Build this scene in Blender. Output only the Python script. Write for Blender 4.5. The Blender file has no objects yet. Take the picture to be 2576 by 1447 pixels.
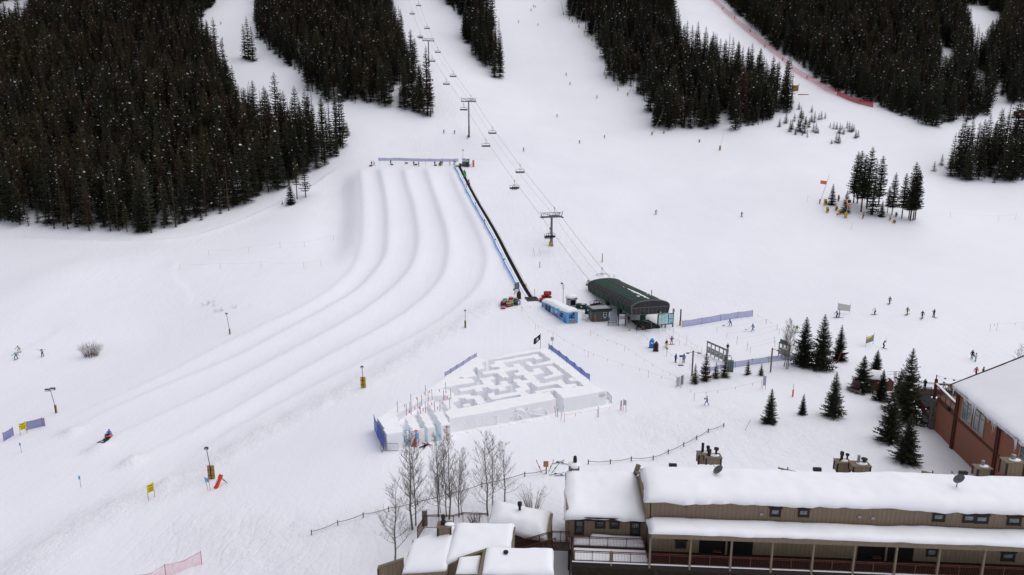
import bpy, bmesh, math, random
import numpy as np
from mathutils import Vector, Matrix
from mathutils.noise import noise as pnoise
PI = math.pi
R = math.radians
rng = random.Random(7)
SC = bpy.context.scene
COL = SC.collection
# ------------------------------------------------------------------ camera
H_CAM, PITCH, FPX, CU, CV = 40.0, R(12.0), 1717.0, 1288.0, 723.5
CAM = Vector((0, 0, H_CAM))
_cp, _sp = math.cos(PITCH), math.sin(PITCH)
cam_d = bpy.data.cameras.new("camera")
cam_o = bpy.data.objects.new("camera", cam_d)
COL.objects.link(cam_o)
cam_o.location = CAM
cam_o.rotation_euler = (R(90) - PITCH, 0, 0)
cam_d.sensor_width = 36.0
cam_d.lens = FPX / 2576.0 * 36.0
cam_d.clip_start = 0.5
cam_d.clip_end = 5000
SC.camera = cam_o
def ray(u, v):
	x = (u - CU) / FPX
	y = -(v - CV) / FPX
	return Vector((x, _cp + y * _sp, -_sp + y * _cp))
def at_depth(u, v, d):
	return CAM + ray(u, v) * d
def on_z(u, v, z):
	r = ray(u, v)
	return CAM + r * ((z - H_CAM) / r.z)
# ------------------------------------------------------------------ light and sky
SUN_EL, SUN_AZ = R(62), R(75)          # high, to the right of the camera, behind cloud
w = bpy.data.worlds.new("World")
SC.world = w
w.use_nodes = True
nt = w.node_tree
bg = nt.nodes["Background"]
sky = nt.nodes.new("ShaderNodeTexSky")
sky.sky_type = 'NISHITA'
sky.sun_disc = False
sky.sun_elevation = SUN_EL
sky.sun_rotation = SUN_AZ
sky.altitude = 2900
sky.air_density = 1.0
sky.dust_density = 8.0
sky.ozone_density = 1.0
# cloud deck: an overcast sky is nearly colourless and even, so most of the blue is washed out of the dome
hsv = nt.nodes.new("ShaderNodeHueSaturation")
hsv.inputs['Saturation'].default_value = 0.22
nt.links.new(sky.outputs[0], hsv.inputs['Color'])
nt.links.new(hsv.outputs[0], bg.inputs[0])
bg.inputs[1].default_value = 0.13
sl = bpy.data.lights.new("sun", 'SUN')
sl.energy = 0.9
sl.angle = R(70)
sl.color = (1.0, 0.975, 0.95)
so = bpy.data.objects.new("sun", sl)
COL.objects.link(so)
sd = Vector((math.sin(SUN_AZ) * math.cos(SUN_EL), math.cos(SUN_AZ) * math.cos(SUN_EL), math.sin(SUN_EL)))
so.rotation_euler = sd.to_track_quat('Z', 'Y').to_euler()
so.location = (0, 100, 200)
vs = SC.view_settings
vs.view_transform = 'Standard'
vs.look = 'None'
vs.exposure = 0.46
vs.gamma = 1
try:
	vs.use_curve_mapping = False
except Exception:
	pass
SC.cycles.max_bounces = 10
SC.cycles.diffuse_bounces = 9
SC.cycles.transparent_max_bounces = 16
# ------------------------------------------------------------------ materials
MATS = {}
def mat(name, col, rough=0.7, var=0.12, scale=3.0, metal=0.0, col2=None, bump=0.0, bscale=None, alpha=1.0, objrand=0.0, emis=None):
	"""A principled material whose colour is broken up by noise."""
	if name in MATS:
		return MATS[name]
	m = bpy.data.materials.new(name)
	m.use_nodes = True
	t = m.node_tree
	b = t.nodes["Principled BSDF"]
	b.inputs['Roughness'].default_value = rough
	b.inputs['Metallic'].default_value = metal
	b.inputs['Alpha'].default_value = alpha
	b.inputs['Specular IOR Level'].default_value = 0.5 if rough < .35 else 0.18
	tc = t.nodes.new("ShaderNodeTexCoord")
	nz = t.nodes.new("ShaderNodeTexNoise")
	nz.inputs['Scale'].default_value = scale
	nz.inputs['Detail'].default_value = 4
	t.links.new(tc.outputs['Object'], nz.inputs['Vector'])
	c2 = col2 if col2 else tuple(c * (1 - 2 * var) for c in col)
	mx = t.nodes.new("ShaderNodeMix")
	mx.data_type = 'RGBA'
	rp = t.nodes.new("ShaderNodeMapRange")
	rp.inputs['From Min'].default_value = 0.35
	rp.inputs['From Max'].default_value = 0.68
	t.links.new(nz.outputs['Fac'], rp.inputs['Value'])
	t.links.new(rp.outputs[0], mx.inputs['Factor'])
	mx.inputs['A'].default_value = (*col, 1)
	mx.inputs['B'].default_value = (*c2, 1)
	out = mx.outputs['Result']
	if objrand > 0:
		oi = t.nodes.new("ShaderNodeObjectInfo")
		hs = t.nodes.new("ShaderNodeHueSaturation")
		mr = t.nodes.new("ShaderNodeMapRange")
		mr.inputs['To Min'].default_value = 1 - objrand
		mr.inputs['To Max'].default_value = 1 + objrand
		t.links.new(oi.outputs['Random'], mr.inputs['Value'])
		t.links.new(mr.outputs[0], hs.inputs['Value'])
		ml = t.nodes.new("ShaderNodeMath")
		ml.operation = 'MULTIPLY'
		ml.inputs[1].default_value = 7.31
		fr = t.nodes.new("ShaderNodeMath")
		fr.operation = 'FRACT'
		t.links.new(oi.outputs['Random'], ml.inputs[0])
		t.links.new(ml.outputs[0], fr.inputs[0])
		mh = t.nodes.new("ShaderNodeMapRange")
		mh.inputs['To Min'].default_value = 0.5 - objrand * 0.16
		mh.inputs['To Max'].default_value = 0.5 + objrand * 0.05
		t.links.new(fr.outputs[0], mh.inputs['Value'])
		t.links.new(mh.outputs[0], hs.inputs['Hue'])
		t.links.new(out, hs.inputs['Color'])
		out = hs.outputs[0]
	t.links.new(out, b.inputs['Base Color'])
	if bump > 0:
		n2 = t.nodes.new("ShaderNodeTexNoise")
		n2.inputs['Scale'].default_value = bscale or scale * 4
		n2.inputs['Detail'].default_value = 5
		t.links.new(tc.outputs['Object'], n2.inputs['Vector'])
		bp = t.nodes.new("ShaderNodeBump")
		bp.inputs['Strength'].default_value = bump
		bp.inputs['Distance'].default_value = 0.1
		t.links.new(n2.outputs['Fac'], bp.inputs['Height'])
		t.links.new(bp.outputs[0], b.inputs['Normal'])
	if emis:
		b.inputs['Emission Color'].default_value = (*emis[0], 1)
		b.inputs['Emission Strength'].default_value = emis[1]
	MATS[name] = m
	return m
def net_mat(name, col, dens=0.6, cell=12.0, line=0.0):
	"""Netting: threads with see-through holes between them, averaged where the mesh is finer than a pixel."""
	if name in MATS:
		return MATS[name]
	m = bpy.data.materials.new(name)
	m.use_nodes = True
	t = m.node_tree
	b = t.nodes["Principled BSDF"]
	b.inputs['Roughness'].default_value = 0.8
	b.inputs['Base Color'].default_value = (*col, 1)
	tc = t.nodes.new("ShaderNodeTexCoord")
	nz = t.nodes.new("ShaderNodeTexNoise")
	nz.inputs['Scale'].default_value = 1.3
	nz.inputs['Detail'].default_value = 3
	t.links.new(tc.outputs['Object'], nz.inputs['Vector'])
	mr = t.nodes.new("ShaderNodeMapRange")
	mr.inputs['From Min'].default_value = 0.3
	mr.inputs['From Max'].default_value = 0.7
	mr.inputs['To Min'].default_value = max(0, dens - 0.04)
	mr.inputs['To Max'].default_value = min(1, dens + 0.04)
	t.links.new(nz.outputs['Fac'], mr.inputs['Value'])
	tr = t.nodes.new("ShaderNodeBsdfTransparent")
	ms = t.nodes.new("ShaderNodeMixShader")
	t.links.new(mr.outputs[0], ms.inputs[0])
	t.links.new(tr.outputs[0], ms.inputs[1])
	t.links.new(b.outputs[0], ms.inputs[2])
	t.links.new(ms.outputs[0], t.nodes["Material Output"].inputs['Surface'])
	MATS[name] = m
	return m
def siding_mat(name, col, pitch=0.4, vertical=True, dark=0.35, wid=0.06, rot=0.0):
	"""Board siding: thin dark grooves at a steady pitch along object x (vertical boards) or z (horizontal boards)."""
	if name in MATS:
		return MATS[name]
	m = bpy.data.materials.new(name)
	m.use_nodes = True
	t = m.node_tree
	b = t.nodes["Principled BSDF"]
	b.inputs['Roughness'].default_value = 0.75
	tc = t.nodes.new("ShaderNodeTexCoord")
	sp = t.nodes.new("ShaderNodeSeparateXYZ")
	t.links.new(tc.outputs['Object'], sp.inputs[0])
	src = sp.outputs['X']
	if vertical:
		ad = t.nodes.new("ShaderNodeMath")
		ad.operation = 'ADD'
		t.links.new(sp.outputs['X'], ad.inputs[0])
		t.links.new(sp.outputs['Y'], ad.inputs[1])
		src = ad.outputs[0]
	else:
		src = sp.outputs['Z']
	dv = t.nodes.new("ShaderNodeMath")
	dv.operation = 'DIVIDE'
	dv.inputs[1].default_value = pitch
	t.links.new(src, dv.inputs[0])
	fr = t.nodes.new("ShaderNodeMath")
	fr.operation = 'FRACT'
	t.links.new(dv.outputs[0], fr.inputs[0])
	lt = t.nodes.new("ShaderNodeMath")
	lt.operation = 'LESS_THAN'
	lt.inputs[1].default_value = wid / pitch
	t.links.new(fr.outputs[0], lt.inputs[0])
	nz = t.nodes.new("ShaderNodeTexNoise")
	nz.inputs['Scale'].default_value = 1.1
	nz.inputs['Detail'].default_value = 6
	mp = t.nodes.new("ShaderNodeMapping")
	mp.inputs['Scale'].default_value = (6, 6, 0.8) if vertical else (0.5, 0.5, 7)
	t.links.new(tc.outputs['Object'], mp.inputs[0])
	t.links.new(mp.outputs[0], nz.inputs['Vector'])
	mx = t.nodes.new("ShaderNodeMix")
	mx.data_type = 'RGBA'
	mx.inputs['A'].default_value = (*[c * 0.66 for c in col], 1)
	mx.inputs['B'].default_value = (*[c * 1.26 for c in col], 1)
	t.links.new(nz.outputs['Fac'], mx.inputs['Factor'])
	m2 = t.nodes.new("ShaderNodeMix")
	m2.data_type = 'RGBA'
	t.links.new(lt.outputs[0], m2.inputs['Factor'])
	t.links.new(mx.outputs['Result'], m2.inputs['A'])
	m2.inputs['B'].default_value = (*[c * dark for c in col], 1)
	t.links.new(m2.outputs['Result'], b.inputs['Base Color'])
	MATS[name] = m
	return m
# ------------------------------------------------------------------ mesh builder
class MB:
	def __init__(self):
		self.v, self.f, self.mi, self.M, self.cur = [], [], [], Matrix.Identity(4), 0
	def add(self, vs, fs, mi=None):
		o = len(self.v)
		M = self.M
		self.v += [tuple(M @ Vector(p)) for p in vs]
		self.f += [tuple(i + o for i in f) for f in fs]
		self.mi += [self.cur if mi is None else mi] * len(fs)
		return self
	def box(self, c, s, rz=0.0, mi=None, taper=1.0):
		x, y, z = s[0] / 2, s[1] / 2, s[2] / 2
		cr, sr = math.cos(rz), math.sin(rz)
		vs = []
		for k in (-1, 1):
			t = taper if k > 0 else 1.0
			for i, j in ((-1, -1), (1, -1), (1, 1), (-1, 1)):
				a, b = i * x * t, j * y * t
				vs.append((c[0] + a * cr - b * sr, c[1] + a * sr + b * cr, c[2] + k * z))
		return self.add(vs, [(3, 2, 1, 0), (4, 5, 6, 7), (0, 1, 5, 4), (1, 2, 6, 5), (2, 3, 7, 6), (3, 0, 4, 7)], mi)
	def tube(self, pts, r, n=8, cap=True, mi=None):
		pts = [Vector(p) for p in pts]
		if not isinstance(r, (list, tuple)):
			r = [r] * len(pts)
		vs, fs = [], []
		prev = None
		for i, p in enumerate(pts):
			d = (pts[min(i + 1, len(pts) - 1)] - pts[max(i - 1, 0)])
			if d.length < 1e-9:
				d = Vector((0, 0, 1))
			d.normalize()
			if prev is None:
				a = d.orthogonal().normalized()
			else:
				a = prev - d * prev.dot(d)
				a = a.normalized() if a.length > 1e-6 else d.orthogonal().normalized()
			prev = a
			b = d.cross(a)
			for k in range(n):
				t = 2 * PI * k / n
				vs.append(p + (a * math.cos(t) + b * math.sin(t)) * r[i])
		for i in range(len(pts) - 1):
			for k in range(n):
				k2 = (k + 1) % n
				fs.append((i * n + k, i * n + k2, (i + 1) * n + k2, (i + 1) * n + k))
		if cap:
			fs.append(tuple(reversed(range(n))))
			fs.append(tuple((len(pts) - 1) * n + k for k in range(n)))
		return self.add(vs, fs, mi)
	def bar(self, a, b, w, h, mi=None, up=(0, 0, 1)):
		a, b = Vector(a), Vector(b)
		d = (b - a).normalized()
		upv = Vector(up)
		s = d.cross(upv)
		s = s.normalized() if s.length > 1e-5 else Vector((1, 0, 0))
		t = s.cross(d)
		vs = []
		for p in (a, b):
			for i, j in ((-1, -1), (1, -1), (1, 1), (-1, 1)):
				vs.append(p + s * (i * w / 2) + t * (j * h / 2))
		return self.add(vs, [(3, 2, 1, 0), (4, 5, 6, 7), (0, 1, 5, 4), (1, 2, 6, 5), (2, 3, 7, 6), (3, 0, 4, 7)], mi)
	def lathe(self, prof, n=12, c=(0, 0, 0), mi=None):
		vs, fs = [], []
		for (r, z) in prof:
			for k in range(n):
				t = 2 * PI * k / n
				vs.append((c[0] + r * math.cos(t), c[1] + r * math.sin(t), c[2] + z))
		for i in range(len(prof) - 1):
			for k in range(n):
				k2 = (k + 1) % n
				fs.append((i * n + k, i * n + k2, (i + 1) * n + k2, (i + 1) * n + k))
		if prof[0][0] > 1e-6:
			fs.append(tuple(reversed(range(n))))
		if prof[-1][0] > 1e-6:
			fs.append(tuple((len(prof) - 1) * n + k for k in range(n)))
		return self.add(vs, fs, mi)
	def prism(self, poly, z0, z1, mi=None):
		n = len(poly)
		ar = sum(poly[i][0] * poly[(i + 1) % n][1] - poly[(i + 1) % n][0] * poly[i][1] for i in range(n))
		if ar < 0:
			poly = list(reversed(poly))
		vs = [(p[0], p[1], z0) for p in poly] + [(p[0], p[1], z1) for p in poly]
		fs = [tuple(reversed(range(n))), tuple(range(n, 2 * n))]
		fs += [(i, (i + 1) % n, n + (i + 1) % n, n + i) for i in range(n)]
		return self.add(vs, fs, mi)
	def slab(self, quad, th, mi=None):
		"""A plate of thickness th under an arbitrary 3-D quad/polygon (counter-clockwise from above)."""
		n = len(quad)
		q = [Vector(p) for p in quad]
		nn = (q[1] - q[0]).cross(q[2] - q[0]).normalized()
		vs = q + [p - nn * th for p in q]
		fs = [tuple(range(n)), tuple(reversed(range(n, 2 * n)))]
		fs += [((i + 1) % n, i, n + i, n + (i + 1) % n) for i in range(n)]
		return self.add(vs, fs, mi)
	def torus(self, c, R_, r, n=16, m=8, mi=None):
		vs, fs = [], []
		for i in range(n):
			a = 2 * PI * i / n
			for j in range(m):
				b = 2 * PI * j / m
				rr = R_ + r * math.cos(b)
				vs.append((c[0] + rr * math.cos(a), c[1] + rr * math.sin(a), c[2] + r * math.sin(b)))
		for i in range(n):
			for j in range(m):
				fs.append((i * m + j, ((i + 1) % n) * m + j, ((i + 1) % n) * m + (j + 1) % m, i * m + (j + 1) % m))
		return self.add(vs, fs, mi)
	def ball(self, c, r, n=8, m=6, mi=None):
		if not isinstance(r, (tuple, list)):
			r = (r, r, r)
		vs, fs = [(c[0], c[1], c[2] - r[2])], []
		for i in range(1, m):
			a = -PI / 2 + PI * i / m
			for k in range(n):
				t = 2 * PI * k / n
				vs.append((c[0] + r[0] * math.cos(a) * math.cos(t), c[1] + r[1] * math.cos(a) * math.sin(t), c[2] + r[2] * math.sin(a)))
		vs.append((c[0], c[1], c[2] + r[2]))
		for k in range(n):
			fs.append((0, 1 + (k + 1) % n, 1 + k))
			fs.append((len(vs) - 1, 1 + (m - 2) * n + k, 1 + (m - 2) * n + (k + 1) % n))
		for i in range(m - 2):
			for k in range(n):
				k2 = (k + 1) % n
				fs.append((1 + i * n + k, 1 + i * n + k2, 1 + (i + 1) * n + k2, 1 + (i + 1) * n + k))
		return self.add(vs, fs, mi)
	def mesh(self, name, mats, smooth=False):
		me = bpy.data.meshes.new(name)
		me.from_pydata(self.v, [], self.f)
		for m in (mats if isinstance(mats, (list, tuple)) else [mats]):
			me.materials.append(m)
		if any(self.mi):
			me.polygons.foreach_set('material_index', self.mi)
		if smooth:
			me.polygons.foreach_set('use_smooth', [True] * len(self.f))
		me.update()
		return me
	def build(self, name, mats, parent=None, smooth=False):
		return link(name, self.mesh(name, mats, smooth), parent)
def link(name, me, parent=None):
	o = bpy.data.objects.new(name, me)
	COL.objects.link(o)
	if parent:
		o.parent = parent
	return o
def tag(o, label=None, cat=None, group=None, kind=None):
	if label:
		o['label'] = label
	if cat:
		o['category'] = cat
	if group:
		o['group'] = group
	if kind:
		o['kind'] = kind
	return o
def thing(name, label, cat, loc=(0, 0, 0), rz=0.0, group=None):
	o = bpy.data.objects.new(name, None)
	COL.objects.link(o)
	o.location = loc
	o.rotation_euler = (0, 0, rz)
	o.empty_display_size = 0.3
	return tag(o, label, cat, group)
def kids(o):
	return [c for c in bpy.data.objects if c.parent == o]
def dup(o, loc=None, rz=None, label=None, group=None, scale=None, parent=None, ch=None):
	c = o.copy()
	COL.objects.link(c)
	if parent is not None:
		c.parent = parent
	if loc is not None:
		c.location = loc
	if rz is not None:
		c.rotation_euler = (0, 0, rz) if not isinstance(rz, tuple) else rz
	if scale is not None:
		c.scale = (scale,) * 3 if not isinstance(scale, tuple) else scale
	if label:
		c['label'] = label
	if group:
		c['group'] = group
	for k in o.children:
		dup(k, parent=c)
	return c
def text_mesh(s, size, depth=0.02, align='CENTER', bold=0.0):
	cu = bpy.data.curves.new("lettering", 'FONT')
	cu.body = s
	cu.size = size
	cu.extrude = depth
	cu.offset = bold
	cu.align_x = align
	cu.align_y = 'CENTER'
	cu.resolution_u = 3
	o = bpy.data.objects.new("lettering", cu)
	COL.objects.link(o)
	dg = bpy.context.evaluated_depsgraph_get()
	me = bpy.data.meshes.new_from_object(o.evaluated_get(dg))
	bpy.data.objects.remove(o)
	bpy.data.curves.remove(cu)
	return me
def lettering(s, size, M, material, parent, depth=0.015, name="lettering", align='CENTER', bold=0.0):
	"""Raised letters; M places their plane (text runs along local x, up is local y, faces local z)."""
	me = text_mesh(s, size, depth, align, bold)
	me.transform(M)
	me.materials.clear()
	me.materials.append(material)
	return link(name, me, parent)
def upright(c, rz, tilt=0.0):
	"""Frame for an upright panel facing local -y after turning by rz: local x along the panel, y up, z outwards."""
	return Matrix.Translation(c) @ Matrix.Rotation(rz, 4, 'Z') @ Matrix.Rotation(PI / 2 + tilt, 4, 'X')
# ------------------------------------------------------------------ terrain: a height field through surveyed points
# each row: picture point and either its distance along the view axis (d) or its height (z)
CTRL_D = """1152 417 258|1050 417 260|960 417 262|905 420 263|1153 403 269|1000 403 270|950 404 270|1335 752 165|1243 583 203
1387 618 197|1180 345 300|1079 167 375|1040 30 450|1000 0 465|1317 375 283|1500 345 315|1400 290 345|1502 242 368|1424 186 398|1360 60 462|1343 10 492
1648 534 226|1864 537 222|1650 700 178|1900 680 182|2200 620 199|2500 600 204|2130 535 218|2290 552 214|1640 332 325|1800 325 322|1950 315 322
1810 375 298|2100 370 296|2300 400 284|2400 455 262|2576 462 258|2000 240 372|2195 270 343|1990 160 425|1780 0 530|2400 320 325|2500 300 340|2576 290 345
2300 100 455|2576 0 570|2300 0 545|2450 50 510|2390 140 430|870 400 272|780 450 262|700 490 250|600 530 240|500 555 234|400 590 222|200 585 222|0 570 228|-200 565 230
200 322 300|200 122 400|0 322 300|0 122 400|-200 200 350|200 19 480|450 300 315|450 100 410|560 100 412|520 20 455|700 200 356|760 240 340|640 0 470|800 100 408|800 0 470
930 264 324|1040 290 320|1090 302 316|900 330 300|1000 340 300|1080 370 292|1200 100 430|1260 198 390|1120 0 470|1540 215 382|1440 40 470|1550 60 460|1700 60 455
100 700 184|400 700 184|700 700 180|540 780 164|850 500 236|850 600 205|900 700 180|1200 640 190|1100 600 200|1000 600 203|1450 700 177|1300 500 232|1250 450 250|1520 430 262|1750 440 258|2000 450 252"""
CTRL_Z = """1343 760 1.6|1600 830 0|1400 830 0|1850 790 1|2200 790 2.6|2350 790 3|2560 830 2|1750 900 0|2050 930 0.5|2450 895 0|2300 1000 0|1777 1020 0|1500 1030 0|1300 1050 0
1100 1125 0|975 1120 0.3|940 1080 0.3|1060 1116 0.2|1130 1096 0|1000 1050 -0.2|900 960 -1.2|1170 820 0.3|1000 880 -0.5|620 1000 -4|820 850 -1|1050 800 0.6|42 900 -6|230 890 -5.5|400 850 -4|130 1050 -7|270 1110 -6|20 1100 -8|380 1258 -5|540 1200 -3.6
720 1080 -3|60 1300 -7|100 1430 -6|450 1430 -4|785 1342 -1.5|1000 1300 -0.7|1000 1440 -1|1375 1185 0|1330 1280 0|1700 1150 0|2100 1150 0|2500 1190 0.2|1500 1440 0|2000 1440 0|2560 1440 0|-100 1000 -9|2700 900 1|-150 760 -2"""
def _pts():
	P = []
	for row in CTRL_D.replace("\n", "|").split("|"):
		u, v, d = map(float, row.split())
		P.append(at_depth(u, v, d))
	for row in CTRL_Z.replace("\n", "|").split("|"):
		u, v, z = map(float, row.split())
		P.append(on_z(u, v, z))
	for x in (-500, -300, -100, 100, 300, 500):
		P.append(Vector((x, -80, -1)))
		P.append(Vector((x, 760, 225 if abs(x) < 400 else 210)))
	P.append(Vector((-500, 250, 25)))
	P.append(Vector((-500, 450, 110)))
	P.append(Vector((500, 250, 20)))
	P.append(Vector((500, 450, 95)))
	P.append(Vector((260, 150, 4)))
	P.append(Vector((-260, 120, -12)))
	P.append(Vector((0, 15, -1)))
	return np.array([tuple(p) for p in P])
_P = _pts()
def _U(r2):
	return np.where(r2 > 1e-12, r2 * np.log(np.maximum(r2, 1e-12)), 0.0)
def _fit(P, lam):
	xy = P[:, :2] / 100.0
	n = len(P)
	d2 = ((xy[:, None, :] - xy[None, :, :]) ** 2).sum(-1)
	K = _U(d2) + lam * np.eye(n)
	Q = np.hstack([np.ones((n, 1)), xy])
	A = np.zeros((n + 3, n + 3))
	A[:n, :n] = K
	A[:n, n:] = Q
	A[n:, :n] = Q.T
	b = np.zeros(n + 3)
	b[:n] = P[:, 2]
	return np.linalg.solve(A, b), xy
_W, _XY = _fit(_P, 0.02)
def tps(x, y):
	q = np.stack([np.ravel(x), np.ravel(y)], 1) / 100.0
	out = np.empty(len(q))
	for s in range(0, len(q), 20000):
		c = q[s:s + 20000]
		d2 = ((c[:, None, :] - _XY[None]) ** 2).sum(-1)
		out[s:s + 20000] = _U(d2) @ _W[:-3] + _W[-3] + c @ _W[-2:]
	return out.reshape(np.shape(x))
def axis(a, b, fine, far0, far1, g):
	mid = list(np.arange(a, b + 1e-6, fine))
	lo, st = [], fine
	x = a
	while x > far0:
		st = min(st * g, 6.0)
		x -= st
		lo.append(x)
	hi, st = [], fine
	x = b
	while x < far1:
		st = min(st * g, 6.0)
		x += st
		hi.append(x)
	return np.array(lo[::-1] + mid + hi)
GX = axis(-105, 120, 0.75, -520, 520, 1.07)
GY = axis(48, 285, 0.75, -80, 760, 1.05)
XX, YY = np.meshgrid(GX, GY)
ZZ = tps(XX, YY)
def ground_arr(x, y, Z):
	i = np.clip(np.searchsorted(GX, x) - 1, 0, len(GX) - 2)
	j = np.clip(np.searchsorted(GY, y) - 1, 0, len(GY) - 2)
	a = (x - GX[i]) / (GX[i + 1] - GX[i])
	b = (y - GY[j]) / (GY[j + 1] - GY[j])
	return (Z[j, i] * (1 - a) * (1 - b) + Z[j, i + 1] * a * (1 - b) + Z[j + 1, i] * (1 - a) * b + Z[j + 1, i + 1] * a * b)
def gz(x, y):
	return float(ground_arr(np.array([x]), np.array([y]), ZZ)[0])
_T = np.concatenate([np.arange(35, 320, 0.5), np.arange(320, 760, 1.0)])
def at(u, v):
	"""The ground point seen at picture point (u, v)."""
	r = ray(u, v)
	x, y, z = r.x * _T, r.y * _T, H_CAM + r.z * _T
	below = z < ground_arr(x, y, ZZ)
	k = int(np.argmax(below))
	if not below[k]:
		k = len(_T) - 1
		return Vector((x[k], y[k], gz(x[k], y[k])))
	lo, hi = (_T[k - 1] if k else 20.0), _T[k]
	for _ in range(18):
		m = (lo + hi) / 2
		if H_CAM + r.z * m < gz(r.x * m, r.y * m):
			hi = m
		else:
			lo = m
	return Vector((r.x * hi, r.y * hi, gz(r.x * hi, r.y * hi)))
def seg_dist(poly, X=None, Y=None):
	"""Distance to a plan polyline, its side (+ on the right of travel) and position along it (0..1)."""
	X = XX if X is None else X
	Y = YY if Y is None else Y
	best = np.full(X.shape, 1e9)
	side = np.zeros(X.shape)
	par = np.zeros(X.shape)
	L = [0.0]
	for a, b in zip(poly[:-1], poly[1:]):
		L.append(L[-1] + math.hypot(b[0] - a[0], b[1] - a[1]))
	for i, (a, b) in enumerate(zip(poly[:-1], poly[1:])):
		dx, dy = b[0] - a[0], b[1] - a[1]
		l2 = dx * dx + dy * dy + 1e-9
		t = np.clip(((X - a[0]) * dx + (Y - a[1]) * dy) / l2, 0, 1)
		ex, ey = X - (a[0] + t * dx), Y - (a[1] + t * dy)
		d = np.hypot(ex, ey)
		m = d < best
		best = np.where(m, d, best)
		side = np.where(m, np.sign(dy * ex - dx * ey), side)
		par = np.where(m, (L[i] + t * (L[i + 1] - L[i])) / L[-1], par)
	return best, side, par
def smooth_line(pts, n=3):
	for _ in range(n):
		q = [pts[0]]
		for a, b in zip(pts[:-1], pts[1:]):
			q.append((a[0] * .75 + b[0] * .25, a[1] * .75 + b[1] * .25))
			q.append((a[0] * .25 + b[0] * .75, a[1] * .25 + b[1] * .75))
		q.append(pts[-1])
		pts = q
	return pts
def plan(txt, smooth=1):
	P = [at(*map(float, s.split(","))) for s in txt.split()]
	return smooth_line([(p.x, p.y) for p in P], smooth)
RIDGE = [plan(s) for s in (
	"905,420 913,487 915,537 913,599 904,644 890,674 844,722 794,756 730,790 644,828 560,868 450,925 330,985 200,1040",
	"953,420 959,444 969,487 975,537 976,599 971,644 954,672 911,722 834,771 701,841 644,874 575,908 410,973 275,1033 186,1078",
	"1014,420 1024,462 1044,524 1053,587 1053,617 1044,657 1026,687 1004,712 894,798 704,898 644,930 500,1004 325,1082 262,1112",
	"1070,420 1084,462 1106,524 1125,587 1129,619 1128,649 1119,687 1100,717 1040,775 919,848 800,910 644,1000 500,1082 420,1120 338,1156",
	"1131,421 1146,462 1176,524 1206,587 1224,637 1225,662 1216,699 1204,722 1165,762 1090,820 960,890 800,968 640,1052 520,1125 428,1207")]
CHURN = np.zeros_like(XX)
dz = np.zeros_like(XX)
def sstep(a, b, x):
	t = np.clip((x - a) / (b - a), 0, 1)
	return t * t * (3 - 2 * t)
DS = [seg_dist(r) for r in RIDGE]
for k, (d, s, p) in enumerate(DS):
	along = sstep(0.0, 0.05, p) * (1 - sstep(0.4, 0.6, p) * .25 - sstep(0.88, 1.0, p) * 0.4)
	hgt = (0.40, 0.52, 0.52, 0.54, 0.46)[k]
	wl, wr = 2.8, 0.7            # long run-up on the outer side, sharp drop behind the lip
	prof = np.where(s > 0, np.exp(-(d / wr) ** 2), np.exp(-(d / wl) ** 2))
	dz += hgt * along * prof * (d < 8)
# bowl of each lane
for k in range(4):
	d0, s0, p0 = DS[k]
	d1, s1, p1 = DS[k + 1]
	inside = ((s0 * s1) < 0) & (d0 + d1 < 20)
	t = d0 / np.maximum(d0 + d1, 0.1)
	dz -= np.where(inside, 0.40 * np.sin(PI * t ** 1.6) * sstep(0.0, 0.06, p0) * (1 - sstep(.8, 1, p0)), 0)
# hollow along the outer flank of the tubing hill
d, s, p = DS[0]
lside = 1 if RIDGE[0][0][0] > 1e9 else (s * -1)
flank = np.where(s > 0, sstep(0.5, 8, d) * np.exp(-((np.maximum(d - 8, 0)) / 9) ** 2), 0) * sstep(0.0, .08, p) * (1 - sstep(.36, .55, p))
dz -= 2.6 * flank
# lumps where the ridges run out
for (u, v, h) in ((180, 1087, .6), (245, 1127, .8), (332, 1163, .9), (425, 1216, .7)):
	c = at(u, v)
	dd = np.hypot(XX - c.x, YY - c.y)
	dz += h * np.exp(-(dd / 1.15) ** 2)
	CHURN = np.maximum(CHURN, .6 * np.exp(-(dd / 2.4) ** 2))
# pushed-up snow banks (ploughed edge) and trampled snow
for txt, h, wd, c in (
		("1240,765 1190,792 1130,832 1050,882 960,937 900,968 800,1015 720,1058 640,1098 560,1148 500,1196 430,1228", .35, 2.6, .62),
		("330,1262 240,1300 175,1337 112,1375 60,1432", .35, 3.2, .6),
		("500,1345 640,1385 800,1440", .15, 4.0, .45),
		("640,1330 785,1352 900,1320", .1, 2.5, .5),
		("1720,1090 1900,1080 2080,1120", .0, 8.0, .45),
		("1750,950 1850,955 1950,945 2060,950", .25, 3.0, .35),
		("1140,1280 1300,1250 1390,1300", .2, 4.0, .5),
		("1360,790 1500,840 1620,840", .05, 5.0, .4),
		("1040,355 1080,395", .0, 4.0, .5),
		("1180,398 1260,404 1330,412", .25, 1.5, .3),
		("1390,560 1420,640 1500,700", .0, 7, .3),
		("1600,255 1625,290", .0, 6, .7),
		("1120,20 1150,90 1190,160", .0, 14, .55),
		("1050,130 1100,200 1130,280", .0, 12, .4)):
	pl = plan(txt, 2)
	d, s, p = seg_dist(pl)
	dz += h * np.exp(-(d / wd) ** 2)
	CHURN = np.maximum(CHURN, c * np.exp(-(d / (wd * 1.5)) ** 2))
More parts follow.
